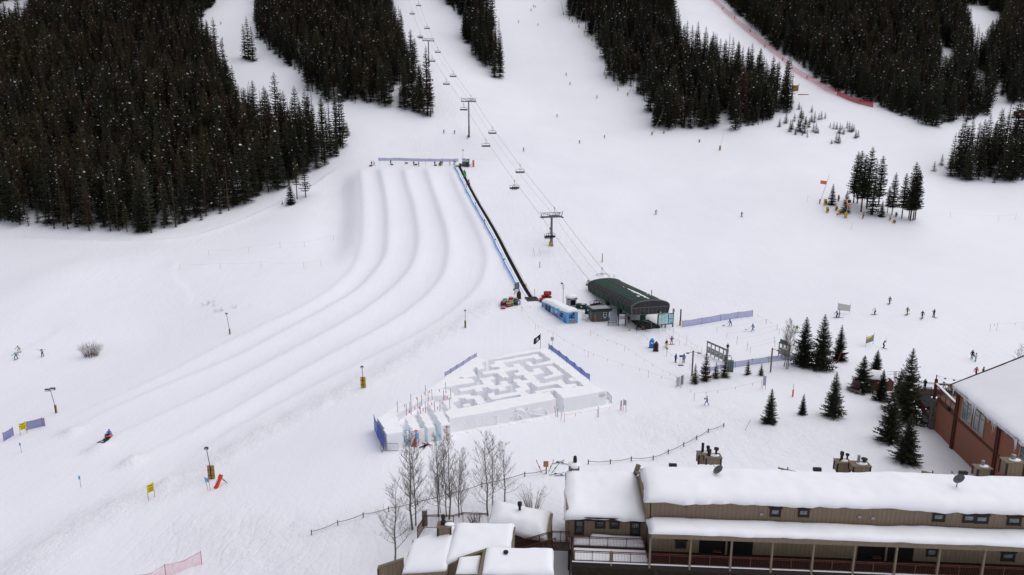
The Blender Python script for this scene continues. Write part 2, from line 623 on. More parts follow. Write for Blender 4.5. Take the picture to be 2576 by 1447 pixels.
def vnoise(x, y, s, seed):
	"""Smooth value noise on arrays."""
	r = np.random.RandomState(seed).rand(512, 512)
	a, b = x / s, y / s
	i, j = np.floor(a).astype(int), np.floor(b).astype(int)
	fa, fb = a - i, b - j
	fa, fb = fa * fa * (3 - 2 * fa), fb * fb * (3 - 2 * fb)
	g = lambda m, n: r[np.mod(m, 512), np.mod(n, 512)]
	return (g(i, j) * (1 - fa) * (1 - fb) + g(i + 1, j) * fa * (1 - fb) + g(i, j + 1) * (1 - fa) * fb + g(i + 1, j + 1) * fa * fb) * 2 - 1
dz += CHURN * (0.34 * vnoise(XX, YY, 1.7, 3) + 0.2 * vnoise(XX, YY, 0.9, 4)) * (YY < 200)
calm = 1 - np.exp(-(np.minimum.reduce([q[0] for q in DS]) / 14) ** 2)
dz += calm * (0.45 * vnoise(XX, YY, 26, 5) + 0.22 * vnoise(XX, YY, 11, 6)) * sstep(135, 200, YY + np.abs(XX) * .3)
dz += 0.07 * vnoise(XX, YY, 5, 9) + .03 * vnoise(XX, YY, 2.1, 19) * (YY < 220)
# cut ski-road edges seen as faint lines
for txt, h in (("0,590 120,600 300,606 480,600 640,540 760,480 860,415", .45), ("455,650 430,690 470,720 480,745 470,775", .12), ("0,905 90,860 160,820", .15)):
	pl = plan(txt, 2)
	d, s, p = seg_dist(pl)
	dz += h * np.exp(-(d / 3.0) ** 2) * np.where(s > 0, 1, -.5) * sstep(0, .1, p) * (1 - sstep(.9, 1, p))
ZZ = ZZ + dz
snow = bpy.data.materials.new("snow_cover")
snow.use_nodes = True
t = snow.node_tree
b = t.nodes["Principled BSDF"]
b.inputs['Roughness'].default_value = 0.55
b.inputs['Specular IOR Level'].default_value = 0.25
tc = t.nodes.new("ShaderNodeTexCoord")
def _n(scale, detail, mapping=None, rough=0.55):
	n = t.nodes.new("ShaderNodeTexNoise")
	n.inputs['Scale'].default_value = scale
	n.inputs['Detail'].default_value = detail
	n.inputs['Roughness'].default_value = rough
	if mapping:
		mp = t.nodes.new("ShaderNodeMapping")
		mp.inputs['Scale'].default_value = mapping[0]
		mp.inputs['Rotation'].default_value = (0, 0, mapping[1])
		t.links.new(tc.outputs['Object'], mp.inputs[0])
		t.links.new(mp.outputs[0], n.inputs['Vector'])
	else:
		t.links.new(tc.outputs['Object'], n.inputs['Vector'])
	return n.outputs['Fac']
def _m(op, a, bb):
	n = t.nodes.new("ShaderNodeMath")
	n.operation = op
	for i, q in enumerate((a, bb)):
		if isinstance(q, (int, float)):
			n.inputs[i].default_value = q
		else:
			t.links.new(q, n.inputs[i])
	return n.outputs[0]
att = t.nodes.new("ShaderNodeAttribute")
att.attribute_name = "churn"
patch = _n(0.035, 5)
mx = t.nodes.new("ShaderNodeMix")
mx.data_type = 'RGBA'
mx.inputs['A'].default_value = (0.82, 0.81, 0.88, 1)
mx.inputs['B'].default_value = (0.91, 0.905, 0.96, 1)
t.links.new(patch, mx.inputs['Factor'])
t.links.new(mx.outputs['Result'], b.inputs['Base Color'])
fine = _n(1.6, 5)
tracks = _n(0.9, 4, ((1.0, 0.10, 0.4), R(20)))
tr2 = _n(0.8, 3, ((1.0, 0.08, 0.4), R(-28)))
lump = _n(0.75, 6, rough=0.7)
hgt = _m('ADD', _m('MULTIPLY', fine, 0.08), _m('MULTIPLY', _m('ADD', tracks, tr2), 0.055))
hgt = _m('ADD', hgt, _m('MULTIPLY', _m('MULTIPLY', lump, att.outputs['Fac']), 0.85))
def _wave(scale, rot, dist, pw, amp, mask):
	mp = t.nodes.new("ShaderNodeMapping")
	mp.inputs['Rotation'].default_value = (0, 0, rot)
	t.links.new(tc.outputs['Object'], mp.inputs[0])
	wv = t.nodes.new("ShaderNodeTexWave")
	wv.inputs['Scale'].default_value = scale
	wv.inputs['Distortion'].default_value = dist
	wv.inputs['Detail'].default_value = 2
	wv.inputs['Detail Scale'].default_value = .6
	t.links.new(mp.outputs[0], wv.inputs['Vector'])
	return _m('MULTIPLY', _m('MULTIPLY', _m('POWER', wv.outputs['Fac'], pw), amp), mask)
# ski tracks winding downhill where people cut off the groomed snow
trk = t.nodes.new("ShaderNodeAttribute")
trk.attribute_name = "tracks"
hgt = _m('SUBTRACT', hgt, _wave(0.16, R(8), 9, 12, 0.05, trk.outputs['Fac']))
hgt = _m('SUBTRACT', hgt, _wave(0.13, R(-35), 12, 14, 0.05, trk.outputs['Fac']))
bp = t.nodes.new("ShaderNodeBump")
bp.inputs['Strength'].default_value = 0.9
bp.inputs['Distance'].default_value = 1.0
t.links.new(hgt, bp.inputs['Height'])
t.links.new(bp.outputs[0], b.inputs['Normal'])
me = bpy.data.meshes.new("snow_ground")
ny, nx = XX.shape
co = np.stack([XX.ravel(), YY.ravel(), ZZ.ravel()], 1)
idx = np.arange(nx * ny).reshape(ny, nx)
q = np.stack([idx[:-1, :-1].ravel(), idx[:-1, 1:].ravel(), idx[1:, 1:].ravel(), idx[1:, :-1].ravel()], 1)
me.vertices.add(len(co))
me.vertices.foreach_set('co', co.ravel())
me.loops.add(q.size)
me.loops.foreach_set('vertex_index', q.ravel())
me.polygons.add(len(q))
me.polygons.foreach_set('loop_start', np.arange(0, q.size, 4))
me.polygons.foreach_set('loop_total', np.full(len(q), 4))
me.polygons.foreach_set('use_smooth', np.ones(len(q), bool))
me.update(calc_edges=True)
TRK = np.zeros_like(XX)
for txt, wd, c in (("1290,440 1380,560 1450,680", 9, .8), ("1120,40 1140,150 1170,320", 12, .9), ("1400,590 1560,700", 6, .5), ("2000,300 2150,360 2300,420", 14, .5), ("60,590 200,610 420,640 640,560", 7, .7), ("100,640 300,720 500,760", 12, .35), ("2250,560 2500,620", 9, .5), ("1700,1110 1950,1090 2150,1130", 10, .6), ("1820,330 1900,345", 7, .9), ("450,1330 700,1390 950,1400", 8, .6), ("2300,850 2500,900", 12, .3), ("1700,790 1950,860 2150,900", 14, .3)):
	d, s, p = seg_dist(plan(txt, 2))
	TRK = np.maximum(TRK, c * np.exp(-(d / wd) ** 2))
a_ = me.attributes.new("tracks", 'FLOAT', 'POINT')
a_.data.foreach_set('value', TRK.ravel())
a_ = me.attributes.new("churn", 'FLOAT', 'POINT')
a_.data.foreach_set('value', CHURN.ravel())
me.materials.append(snow)
go = link("snow_ground", me)
tag(go, kind="structure")
# ------------------------------------------------------------------ conifers
M_NEEDLE = mat("spruce_needles", (0.043, 0.050, 0.028), 0.85, col2=(0.012, 0.014, 0.009), scale=2.2, objrand=0.5)
M_OLIVE = mat("pine_needles", (0.078, 0.068, 0.031), 0.85, col2=(0.030, 0.025, 0.012), scale=2.2, objrand=0.5)
M_GREY = mat("dead_twigs", (0.075, 0.065, 0.062), 0.9, var=0.2, scale=5)
M_BARK = mat("conifer_bark", (0.085, 0.058, 0.042), 0.9, var=0.25, scale=6)
M_SNOWC = mat("crown_snow", (0.82, 0.82, 0.86), 0.6, var=0.02)
def crown(Ht, cb, rad, n_wh, n_br, seed, snow_n=8, droop=0.35, tri=4, dead=False, shape=0.9, hang=0.7, thin=1.0, snow_s=1.0):
	"""Needle sprays on whorled limbs: each limb is a spine with leaf-shaped sprays to both sides and below."""
	r = random.Random(seed)
	mb = MB()
	for i in range(n_wh):
		f = (i + r.uniform(-.25, .25)) / (n_wh - 1)
		f = min(max(f, 0), 1)
		f = 1 - (1 - f) ** 1.35
		z = cb + (Ht * 0.985 - cb) * f
		L0 = rad * ((1 - f) ** shape) * (0.55 + 0.45 * min(1, (f + .08) * 6)) + 0.05 * rad
		nb = max(3, int(n_br * (0.45 + 0.55 * (1 - f))))
		a0 = r.uniform(0, 2 * PI)
		for k in range(nb):
			if r.random() > thin:
				continue
			a = a0 + 2 * PI * k / nb + r.uniform(-.35, .35)
			L = L0 * r.uniform(0.6, 1.2)
			d = Vector((math.cos(a), math.sin(a), 0))
			s = Vector((-d.y, d.x, 0))
			up = 0.25 * f - 0.06 - droop * (1 - f) * r.uniform(.6, 1.3)
			sp = []
			for j in range(tri + 1):
				q = j / tri
				sp.append(Vector((0, 0, z)) + d * (L * q) + Vector((0, 0, L * (up * q + (0.22 if not dead else 0.05) * q * q))))
			vs, fs = [], []
			wd = (0.40 if not dead else 0.05) * L + 0.05
			for j in range(tri):
				p, n = sp[j], sp[j + 1]
				ww = wd * (1 - 0.75 * j / tri) * r.uniform(.7, 1.3)
				dn = Vector((0, 0, -ww * hang * r.uniform(.4, 1.2)))
				o = len(vs)
				fw = d * (L / tri * r.uniform(.5, 1.3))
				vs += [p, n, p + s * ww + fw + dn * .5, p - s * ww + fw + dn * .5, p + fw * .6 + dn * 1.3]
				fs += [(o, o + 2, o + 1), (o, o + 1, o + 3), (o, o + 4, o + 1)]
			o = len(vs)
			tipw = d * (0.16 * L)
			vs += [sp[-1] - s * wd * .16, sp[-1] + s * wd * .16, sp[-1] + tipw]
			fs.append((o, o + 1, o + 2))
			mb.add(vs, fs, 0)
	# leader
	mb.add([(0.06, 0, Ht * .95), (-.03, .05, Ht * .95), (-.03, -.05, Ht * .95), (0, 0, Ht)], [(0, 1, 3), (1, 2, 3), (2, 0, 3)], 0)
	for _ in range(snow_n):
		f = r.uniform(0.02, .9) ** 0.8
		z = cb + (Ht - cb) * f
		L = rad * ((1 - f) ** shape) * r.uniform(.45, .95)
		a = r.uniform(0, 2 * PI)
		s = (.06 + .27 * r.random() ** 4) * (0.6 + .4 * min(1, rad / 1.6)) * snow_s
		mb.ball((L * math.cos(a), L * math.sin(a), z - droop * L * (1 - f) * .7 + .1), (s * r.uniform(.8, 1.5), s * r.uniform(.8, 1.3), s * .6), 5, 3, 1)
	return mb
def trunk(Ht, r0, seed, low=0.0, stubs=0):
	r = random.Random(seed)
	mb = MB()
	pts, rad = [], []
	for i in range(7):
		f = i / 6
		pts.append((r.uniform(-.05, .05) * (f > 0), r.uniform(-.05, .05) * (f > 0), -0.6 + (Ht * .97 + .6) * f))
		rad.append(r0 * (1 - f) ** .85 + .015)
	mb.tube(pts, rad, 6)
	for _ in range(stubs):
		z = r.uniform(.08, low) * Ht
		a = r.uniform(0, 2 * PI)
		L = r.uniform(.4, 1.1)
		mb.tube([(0, 0, z), (L * math.cos(a), L * math.sin(a), z - .1 * L)], [.03, .01], 3, False)
	return mb
# kinds: mesh pairs (crown, trunk), each modelled at its own real height
KINDS = {}
def kind(key, Ht, cbf, rad, n_wh, n_br, seed, mm, snow_n, low=0, stubs=0, r0=None, **kw):
	c = crown(Ht, Ht * cbf, rad, n_wh, n_br, seed, snow_n, **kw).mesh("crown", [mm, M_SNOWC])
	tk = trunk(Ht, r0 or 0.011 * Ht + .04, seed + 50, low, stubs).mesh("trunk", M_BARK)
	KINDS[key] = (c, tk, Ht)
for i in range(3):
	kind(f"spruce{i}", 18, .05 + .03 * i, 2.5 + .25 * i, 28, 10, 10 + i, M_NEEDLE, (4, 10, 20)[i], shape=.72)
for i in range(3):
	kind(f"pine{i}", 17, .16 + .10 * i, 2.1, 24, 9, 30 + i, M_OLIVE, (1, 5, 10)[i], .42, 9, droop=.22, shape=.6)
kind("bare0", 15, .25, 1.0, 16, 5, 61, M_GREY, 2, .3, 6, dead=True, shape=.6, droop=.3)
kind("slim0", 19, .10, 1.8, 26, 8, 71, M_NEEDLE, 5, shape=.75)
# larger, more detailed garden spruces near the viewer
for i in range(4):
	kind(f"near{i}", 10, .02, 2.25 + .15 * (i % 2), 34, 15, 90 + i, M_NEEDLE, 26 if i % 2 else 12, shape=.85, tri=6, droop=.28, hang=.6, snow_s=1.0)
kind("young0", 5, .02, 1.25, 20, 12, 99, M_OLIVE, 1, shape=.9, tri=5, droop=.1, hang=.5)
kind("young1", 5, .02, 1.15, 19, 11, 98, M_OLIVE, 2, shape=.8, tri=5, droop=.15, hang=.5)
# tall ragged spruces standing alone: bare lower stem, gaps between the limbs
kind("ragged0", 20, .21, 3.0, 30, 10, 111, M_NEEDLE, 0, .26, 8, shape=.62, tri=6, droop=.3, thin=.97, hang=1.1)
kind("ragged1", 20, .27, 2.8, 28, 10, 112, M_NEEDLE, 0, .3, 10, shape=.55, tri=6, droop=.35, thin=.95, hang=1.1)
def conifer(key, p, Ht, name, label, group=None, rz=None, cat="tree", lean=0.0):
	c, tk, h0 = KINDS[key]
	s = Ht / h0
	o = thing(name, label, cat, (p[0], p[1], p[2] - 0.05), rng.uniform(0, 6.28) if rz is None else rz, group)
	o.scale = (s * rng.uniform(.9, 1.08),) * 2 + (s,)
	link("crown", c, o)
	link("trunk", tk, o)
	return o
# ------------------------------------------------------------------ forests, laid out on the ground
def gpoly(txt):
	return [(p.x, p.y) for p in (at(*map(float, s.split(","))) for s in txt.split())]
FORESTS = {
	"west": "-250,570 0,566 60,572 110,574 180,583 330,587 400,586 440,574 480,563 540,543 600,523 650,500 700,484 760,457 830,408 866,384 862,366 800,342 760,350 680,326 620,300 585,250 560,190 530,125 500,85 505,45 540,8 560,-30 560,-220 -250,-220",
	"mid": "644,92 654,104 676,133 719,158 726,166 764,200 769,224 800,250 832,262 870,259 960,266 985,275 1040,290 1075,302 1092,300 1085,255 1065,215 1045,190 1035,150 1005,100 994,50 985,-40 980,-220 640,-220",
	"upper": "1118,0 1140,28 1164,60 1166,95 1175,118 1199,153 1226,176 1244,196 1260,198 1262,150 1245,90 1232,40 1220,-60 1200,-220 1050,-220",
	"east_mid": "1434,40 1448,56 1468,72 1488,92 1505,112 1518,136 1520,166 1533,200 1550,217 1575,223 1600,234 1623,254 1635,282 1638,330 1663,327 1713,328 1750,325 1788,327 1800,318 1813,290 1833,302 1850,330 1888,318 1932,311 1957,288 1999,282 1990,262 1970,245 1913,215 1863,185 1808,155 1760,145 1720,130 1700,90 1690,40 1695,-20 1690,-200 1420,-200",
	"east": "1795,-40 1826,8 1856,38 1896,74 1932,110 2020,168 2080,214 2110,231 2186,261 2201,268 2236,281 2276,297 2311,311 2357,319 2394,309 2427,309 2470,304 2490,285 2492,255 2500,235 2512,205 2524,205 2520,240 2537,263 2576,260 2760,255 2760,-200 1795,-200",
	"cluster": "2370,425 2382,437 2394,447 2420,457 2457,457 2480,450 2494,462 2542,462 2576,454 2720,450 2720,385 2576,385 2500,385 2440,400 2400,410",
}
CLEAR = ["2424,15 2470,14 2525,40 2520,80 2490,112 2478,152 2450,150 2435,100 2425,60",
         "2360,115 2398,128 2396,232 2362,222", "2443,183 2478,183 2478,262 2443,262",
         "0,5 80,0 80,70 50,95 0,95"]
FP = {k: gpoly(v) for k, v in FORESTS.items()}
CP = [gpoly(v) for v in CLEAR]
def inside(p, poly):
	x, y = p
	c = False
	j = len(poly) - 1
	for i in range(len(poly)):
		xi, yi = poly[i]
		xj, yj = poly[j]
		if (yi > y) != (yj > y) and x < (xj - xi) * (y - yi) / (yj - yi + 1e-12) + xi:
			c = not c
		j = i
	return c
def inside_arr(X, Y, poly):
	c = np.zeros(X.shape, bool)
	j = len(poly) - 1
	for i in range(len(poly)):
		xi, yi = poly[i]
		xj, yj = poly[j]
		m = ((yi > Y) != (yj > Y)) & (X < (xj - xi) * (Y - yi) / (yj - yi + 1e-12) + xi)
		c ^= m
		j = i
	return c
STEP = 3.3
rs = np.random.RandomState(5)
tx, ty = np.meshgrid(np.arange(-430, 470, STEP), np.arange(190, 640, STEP))
tx = (tx + rs.uniform(-1.45, 1.45, tx.shape)).ravel()
ty = (ty + rs.uniform(-1.45, 1.45, ty.shape)).ravel()
inf = np.abs(tx) < 0.86 * ty + 25
tx, ty = tx[inf], ty[inf]
keep = np.zeros(tx.shape, int) - 1
for i, k in enumerate(FP):
	keep[inside_arr(tx, ty, FP[k])] = i
for c in CP:
	keep[inside_arr(tx, ty, c)] = -1
thin_ = (vnoise(tx, ty, 18, 21) > -.75) | (rs.rand(len(tx)) < .4)
m = (keep >= 0) & thin_
tx, ty, zone = tx[m], ty[m], keep[m]
tz = ground_arr(tx, ty, ZZ)
zone_names = list(FP)
hts = np.clip(rs.normal(17.2, 4.0, len(tx)) + 2.5 * vnoise(tx, ty, 40, 8), 8, 27) * np.where(zone == 5, 1.0, 1.0)
und = rs.rand(len(tx)) < .12
hts = np.where(und, rs.uniform(4, 9, len(tx)), hts)
KEYS = ["spruce0", "spruce1", "spruce2", "pine0", "pine1", "pine2", "bare0", "slim0"]
mixn = vnoise(tx, ty, 30, 33)
edge_d = np.full(len(tx), 1e9)
for k_ in FP:
	edge_d = np.minimum(edge_d, seg_dist(FP[k_] + FP[k_][:1], tx, ty)[0])
low_edge = (edge_d < 7) & (rs.rand(len(tx)) < .72)
hts = np.where((edge_d < 5) & (rs.rand(len(tx)) < .35), rs.uniform(5, 11, len(tx)), hts)
pick = []
for i in range(len(tx)):
	r_ = rng.random()
	if low_edge[i]:
		pick.append(rng.choice([0, 1, 2, 0, 7]))
	elif hts[i] < 7:
		pick.append(rng.choice([0, 1, 7]))
	elif r_ < .05:
		pick.append(6)
	elif r_ < .60 + .35 * mixn[i] * (1 if zone[i] < 2 else .4) - (0 if zone[i] < 2 else .25):
		pick.append(rng.choice([3, 4, 5]))
	else:
		pick.append(rng.choice([0, 1, 2, 7]))
pick = np.array(pick)
depth = ty * _cp + (H_CAM - tz) * _sp
# trees that show largest (nearest, tall, on the side facing the viewer) become trees of their own
order = np.argsort(depth / np.maximum(hts, 9) * 16)
N_OWN = 225
u_of = CU + FPX * tx / depth
vis = (u_of > -20) & (u_of < 2600)
own = []
for k in order:
	if vis[k] and hts[k] > 5:
		own.append(k)
	if len(own) >= N_OWN:
		break
ownset = np.zeros(len(tx), bool)
ownset[own] = True
ZTXT = {"west": "at the foot of the big forest", "mid": "in the forest behind the tubing hill", "upper": "in the narrow upper tree island",
		"east_mid": "in the stand beside the main slope", "east": "behind the red safety net", "cluster": "in the small far stand"}
KTXT = {"spruce": "dark full spruce speckled with snow", "pine": "brownish olive pine with bare lower stem", "bare": "grey leafless dead conifer", "slim": "slender dark spruce"}
for k in own:
	key = KEYS[pick[k]]
	zn = zone_names[zone[k]]
	conifer(key, (tx[k], ty[k], tz[k]), float(hts[k]), {"pine": "pine_tree", "bare": "dead_tree"}.get(key[:-1], "spruce_tree"),
			KTXT[key[:-1]] + " " + ZTXT[zn], KTXT[key[:-1]].split(" ")[-1 if key[:-1] != "pine" else 2] + " trees " + ZTXT[zn])
rest = ~ownset
protos = bpy.data.collections.new("forest_kinds")
for i, key in enumerate(KEYS):
	c, tk, h0 = KINDS[key]
	me = bpy.data.meshes.new(f"kind_{i}")
	bmx = bmesh.new()
	bmx.from_mesh(c)
	nf = len(bmx.faces)
	bmx.from_mesh(tk)
	bmx.faces.ensure_lookup_table()
	for f in bmx.faces[nf:]:
		f.material_index = 2
	bmx.to_mesh(me)
	bmx.free()
	for m_ in (c.materials[0], M_SNOWC, M_BARK):
		me.materials.append(m_)
	po = bpy.data.objects.new(f"kind_{i}", me)
	protos.objects.link(po)
fm = bpy.data.meshes.new("conifer_forest")
P3 = np.stack([tx[rest], ty[rest], tz[rest] - .1], 1)
fm.vertices.add(len(P3))
fm.vertices.foreach_set('co', P3.ravel())
hz0 = np.array([KINDS[k][2] for k in KEYS])
for nm, ty_, arr in (("kind_id", 'INT', pick[rest]), ("size", 'FLOAT', hts[rest] / hz0[pick[rest]]), ("turn", 'FLOAT', rs.uniform(0, 6.28, rest.sum()))):
	at_ = fm.attributes.new(nm, ty_, 'POINT')
	at_.data.foreach_set('value', arr.astype(np.int32 if ty_ == 'INT' else np.float32))
fo = link("conifer_forest", fm)
tag(fo, "dense dark conifer forest covering the mountainside between the ski runs", "forest", kind="stuff")
ng = bpy.data.node_groups.new("forest_scatter", 'GeometryNodeTree')
ng.interface.new_socket("Geometry", in_out='INPUT', socket_type='NodeSocketGeometry')
ng.interface.new_socket("Geometry", in_out='OUTPUT', socket_type='NodeSocketGeometry')
N = ng.nodes
gi, gout = N.new("NodeGroupInput"), N.new("NodeGroupOutput")
iop = N.new("GeometryNodeInstanceOnPoints")
ci = N.new("GeometryNodeCollectionInfo")
ci.inputs['Collection'].default_value = protos
ci.inputs['Separate Children'].default_value = True
ci.inputs['Reset Children'].default_value = True
def _attr(nm, ty):
	n = N.new("GeometryNodeInputNamedAttribute")
	n.data_type = ty
	n.inputs['Name'].default_value = nm
	return n.outputs['Attribute']
cx = N.new("ShaderNodeCombineXYZ")
ng.links.new(_attr("turn", 'FLOAT'), cx.inputs['Z'])
ng.links.new(gi.outputs[0], iop.inputs['Points'])
ng.links.new(ci.outputs[0], iop.inputs['Instance'])
iop.inputs['Pick Instance'].default_value = True
ng.links.new(_attr("kind_id", 'INT'), iop.inputs['Instance Index'])
ng.links.new(cx.outputs[0], iop.inputs['Rotation'])
sc3 = N.new("ShaderNodeCombineXYZ")
sz = _attr("size", 'FLOAT')
for ax in 'XYZ':
	ng.links.new(sz, sc3.inputs[ax])
ng.links.new(sc3.outputs[0], iop.inputs['Scale'])
ng.links.new(iop.outputs[0], gout.inputs[0])
md = fo.modifiers.new("scatter", 'NODES')
md.node_group = ng
# ------------------------------------------------------------------ shared small-object helpers
def T(i, j, x, y):
	return (644.0 * i + x / 4, 361.6 * j + y / 4)
def project(P):
	P = Vector(P) - CAM
	d = P.y * _cp - P.z * _sp
	return CU + FPX * P.x / d, CV - FPX * (P.y * _sp + P.z * _cp) / d, d
def height_to(p, v_top):
	lo, hi = 0.0, 60.0
	for _ in range(30):
		m = (lo + hi) / 2
		if project((p[0], p[1], p[2] + m))[1] > v_top:
			lo = m
		else:
			hi = m
	return lo
M_BLACK = mat("black_paint", (0.02, 0.02, 0.022), 0.5, var=0.1)
M_DARK = mat("dark_metal", (0.055, 0.06, 0.065), 0.5, var=0.15)
M_STEEL = mat("galvanised_steel", (0.33, 0.34, 0.36), 0.45, var=0.12, metal=0.3)
M_GREYM = mat("grey_steel", (0.13, 0.145, 0.155), 0.55, var=0.12)
M_WHITE = mat("white_paint", (0.78, 0.78, 0.78), 0.6, var=0.03)
M_YEL = mat("yellow_pad", (0.52, 0.34, 0.04), 0.7, var=0.12)
M_TAN = mat("tan_pad", (0.42, 0.24, 0.08), 0.8, var=0.15)
M_ORANGE = mat("orange_vinyl", (0.75, 0.14, 0.03), 0.6, var=0.08)
M_RED = mat("red_paint", (0.52, 0.03, 0.03), 0.55, var=0.1)
M_BLUE = mat("blue_paint", (0.03, 0.22, 0.62), 0.5, var=0.08)
M_SKYB = mat("light_blue_paint", (0.13, 0.42, 0.72), 0.5, var=0.06)
M_GREEN = mat("dark_green_paint", (0.018, 0.05, 0.034), 0.5, var=0.15)
M_BROWN = mat("brown_paint", (0.055, 0.028, 0.022), 0.6, var=0.15)
M_WOOD = mat("weathered_wood", (0.22, 0.17, 0.13), 0.85, var=0.2, scale=5)
M_POLER = mat("faded_red_pole", (0.42, 0.06, 0.09), 0.6, var=0.1)
M_POLEB = mat("navy_pole", (0.05, 0.06, 0.16), 0.6, var=0.1)
M_ROPE = mat("thin_rope", (0.45, 0.33, 0.33), 0.8, var=0.1)
M_PINK = mat("pink_ribbon", (0.85, 0.2, 0.2), 0.7, var=0.06)
M_SNOWR = mat("roof_snow", (0.90, 0.895, 0.94), 0.6, var=0.015, scale=0.6, bump=0.25, bscale=1.2)
N_BLUE = net_mat("blue_netting", (0.10, 0.13, 0.42), 0.62)
N_DEEP = net_mat("deep_blue_netting", (0.03, 0.09, 0.42), 0.85)
N_RED = net_mat("red_netting", (0.62, 0.05, 0.10), 0.40)
N_PINK = net_mat("pale_red_netting", (0.70, 0.10, 0.16), 0.26)
def net_fence(name, label, pts, h, material, post_m, group=None, sag=0.10, post_r=0.03, n_sub=5, drop=0.0, cat="net", every=True, extra=0.12):
	"""Netting strung between poles that stand on the ground; pts are picture points of the pole feet."""
	P = [at(*p) if len(p) == 2 else Vector(p) for p in pts]
	o = thing(name, label, cat, P[0], 0, group)
	B = P[0]
	mb = MB()
	r = random.Random(int(abs(P[0].x * 100)))
	for a, b in zip(P[:-1], P[1:]):
		vs = []
		for i in range(n_sub + 1):
			f = i / n_sub
			q = a.lerp(b, f) - B
			if len(pts[0]) == 2:
				q.z = gz(q.x + B.x, q.y + B.y) - B.z
			s = sag * math.sin(PI * f) * r.uniform(.7, 1.3)
			off = (b - a).cross(Vector((0, 0, 1))).normalized() * (0.08 * math.sin(PI * f) * r.uniform(-1, 1))
			vs += [q + Vector((0, 0, 0.05)), q + off + Vector((0, 0, h - s))]
		mb.add(vs, [(2 * i, 2 * i + 2, 2 * i + 3, 2 * i + 1) for i in range(n_sub)])
	mb.build("net", material, o)
	rp = MB()
	for a, b in zip(P[:-1], P[1:]):
		rp.tube([a - B + Vector((0, 0, h)), a.lerp(b, .5) - B + Vector((0, 0, h - sag)), b - B + Vector((0, 0, h))], 0.018, 4)
	rp.build("top_cord", post_m, o)
	for p in P:
		k = MB()
		k.tube([p - B - Vector((0, 0, .3)), p - B + Vector((0, 0, h + extra))], post_r, 6)
		k.build("post", post_m, o)
	return o
def rope_fence(label, pts, h=1.15, mp=None, flags=True, group="rope lines with pink ribbons", ribbons=3, pole_r=0.024, tall=()):
	P = [at(*p) for p in pts]
	B = P[0]
	o = thing("rope_fence", label, "rope fence", B, 0, group)
	rb, fl = MB(), MB()
	r = random.Random(int(B.x * 77) + len(P))
	hs = [h * (1.45 if i in tall else 1) for i in range(len(P))]
	for i, (a, b) in enumerate(zip(P[:-1], P[1:])):
		ta, tb = a - B + Vector((0, 0, h * .95)), b - B + Vector((0, 0, h * .95))
		L = (b - a).length
		n = 8
		ps = []
		for k in range(n + 1):
			f = k / n
			q = ta.lerp(tb, f)
			g = gz(q.x + B.x, q.y + B.y) - B.z
			q.z = max(q.z - 0.035 * L ** .8 * math.sin(PI * f), g + .15)
			ps.append(q)
		rb.tube(ps, 0.009, 4)
		if flags:
			m = max(1, int(L / 3.2))
			for k in range(m):
				f = (k + .5 + r.uniform(-.2, .2)) / m
				q = ps[int(f * n)].lerp(ps[min(n, int(f * n) + 1)], f * n % 1)
				w_ = 0.055
				d = (b - a).normalized() * w_
				fl.slab([q + d, q - d, q - d * .6 - Vector((0.04, 0.02, .5)), q + d * .5 - Vector((0.04, 0.02, .45))], .01)
	rb.build("rope", M_ROPE, o)
	if flags:
		fl.build("ribbon", M_PINK, o)
	for i, p in enumerate(P):
		k = MB()
		ln = Vector((r.uniform(-.06, .06), r.uniform(-.06, .06), 0))
		k.tube([p - B - Vector((0, 0, .25)), p - B + ln + Vector((0, 0, hs[i]))], pole_r, 6)
		k.build("post", mp or M_POLER, o)
	return o
def pad(mb, c, r, h, mi=0):
	mb.lathe([(r * .92, 0), (r, .08), (r, h - .1), (r * .85, h)], 8, c, mi)
# ------------------------------------------------------------------ people
M_SKIN = mat("skin", (0.50, 0.29, 0.21), 0.6, var=0.04)
CLOTH = {k: mat("cloth_" + k, c, 0.85, var=0.12, scale=6) for k, c in dict(
	black=(0.016, 0.016, 0.02), navy=(0.02, 0.03, 0.09), blue=(0.025, 0.13, 0.55), grey=(0.13, 0.135, 0.15), white=(0.7, 0.7, 0.72), beige=(0.48, 0.42, 0.38),
	teal=(0.05, 0.32, 0.42), yellow=(0.75, 0.50, 0.02), red=(0.55, 0.03, 0.03), darkred=(0.20, 0.02, 0.035), olive=(0.16, 0.14, 0.04), green=(0.30, 0.62, 0.12), purple=(0.26, 0.19, 0.42),
	brown=(0.10, 0.06, 0.04), pink=(0.75, 0.25, 0.28), lblue=(0.25, 0.45, 0.75), orange=(0.7, 0.2, 0.04), tan=(0.36, 0.22, 0.13), charcoal=(0.045, 0.05, 0.055), turq=(0.12, 0.52, 0.55), dgreen=(0.06, 0.09, 0.07)).items()}
M_SKI = mat("ski_topsheet", (0.10, 0.10, 0.12), 0.4, var=0.2, objrand=.4)
M_POLE = mat("ski_pole_metal", (0.12, 0.12, 0.13), 0.4)
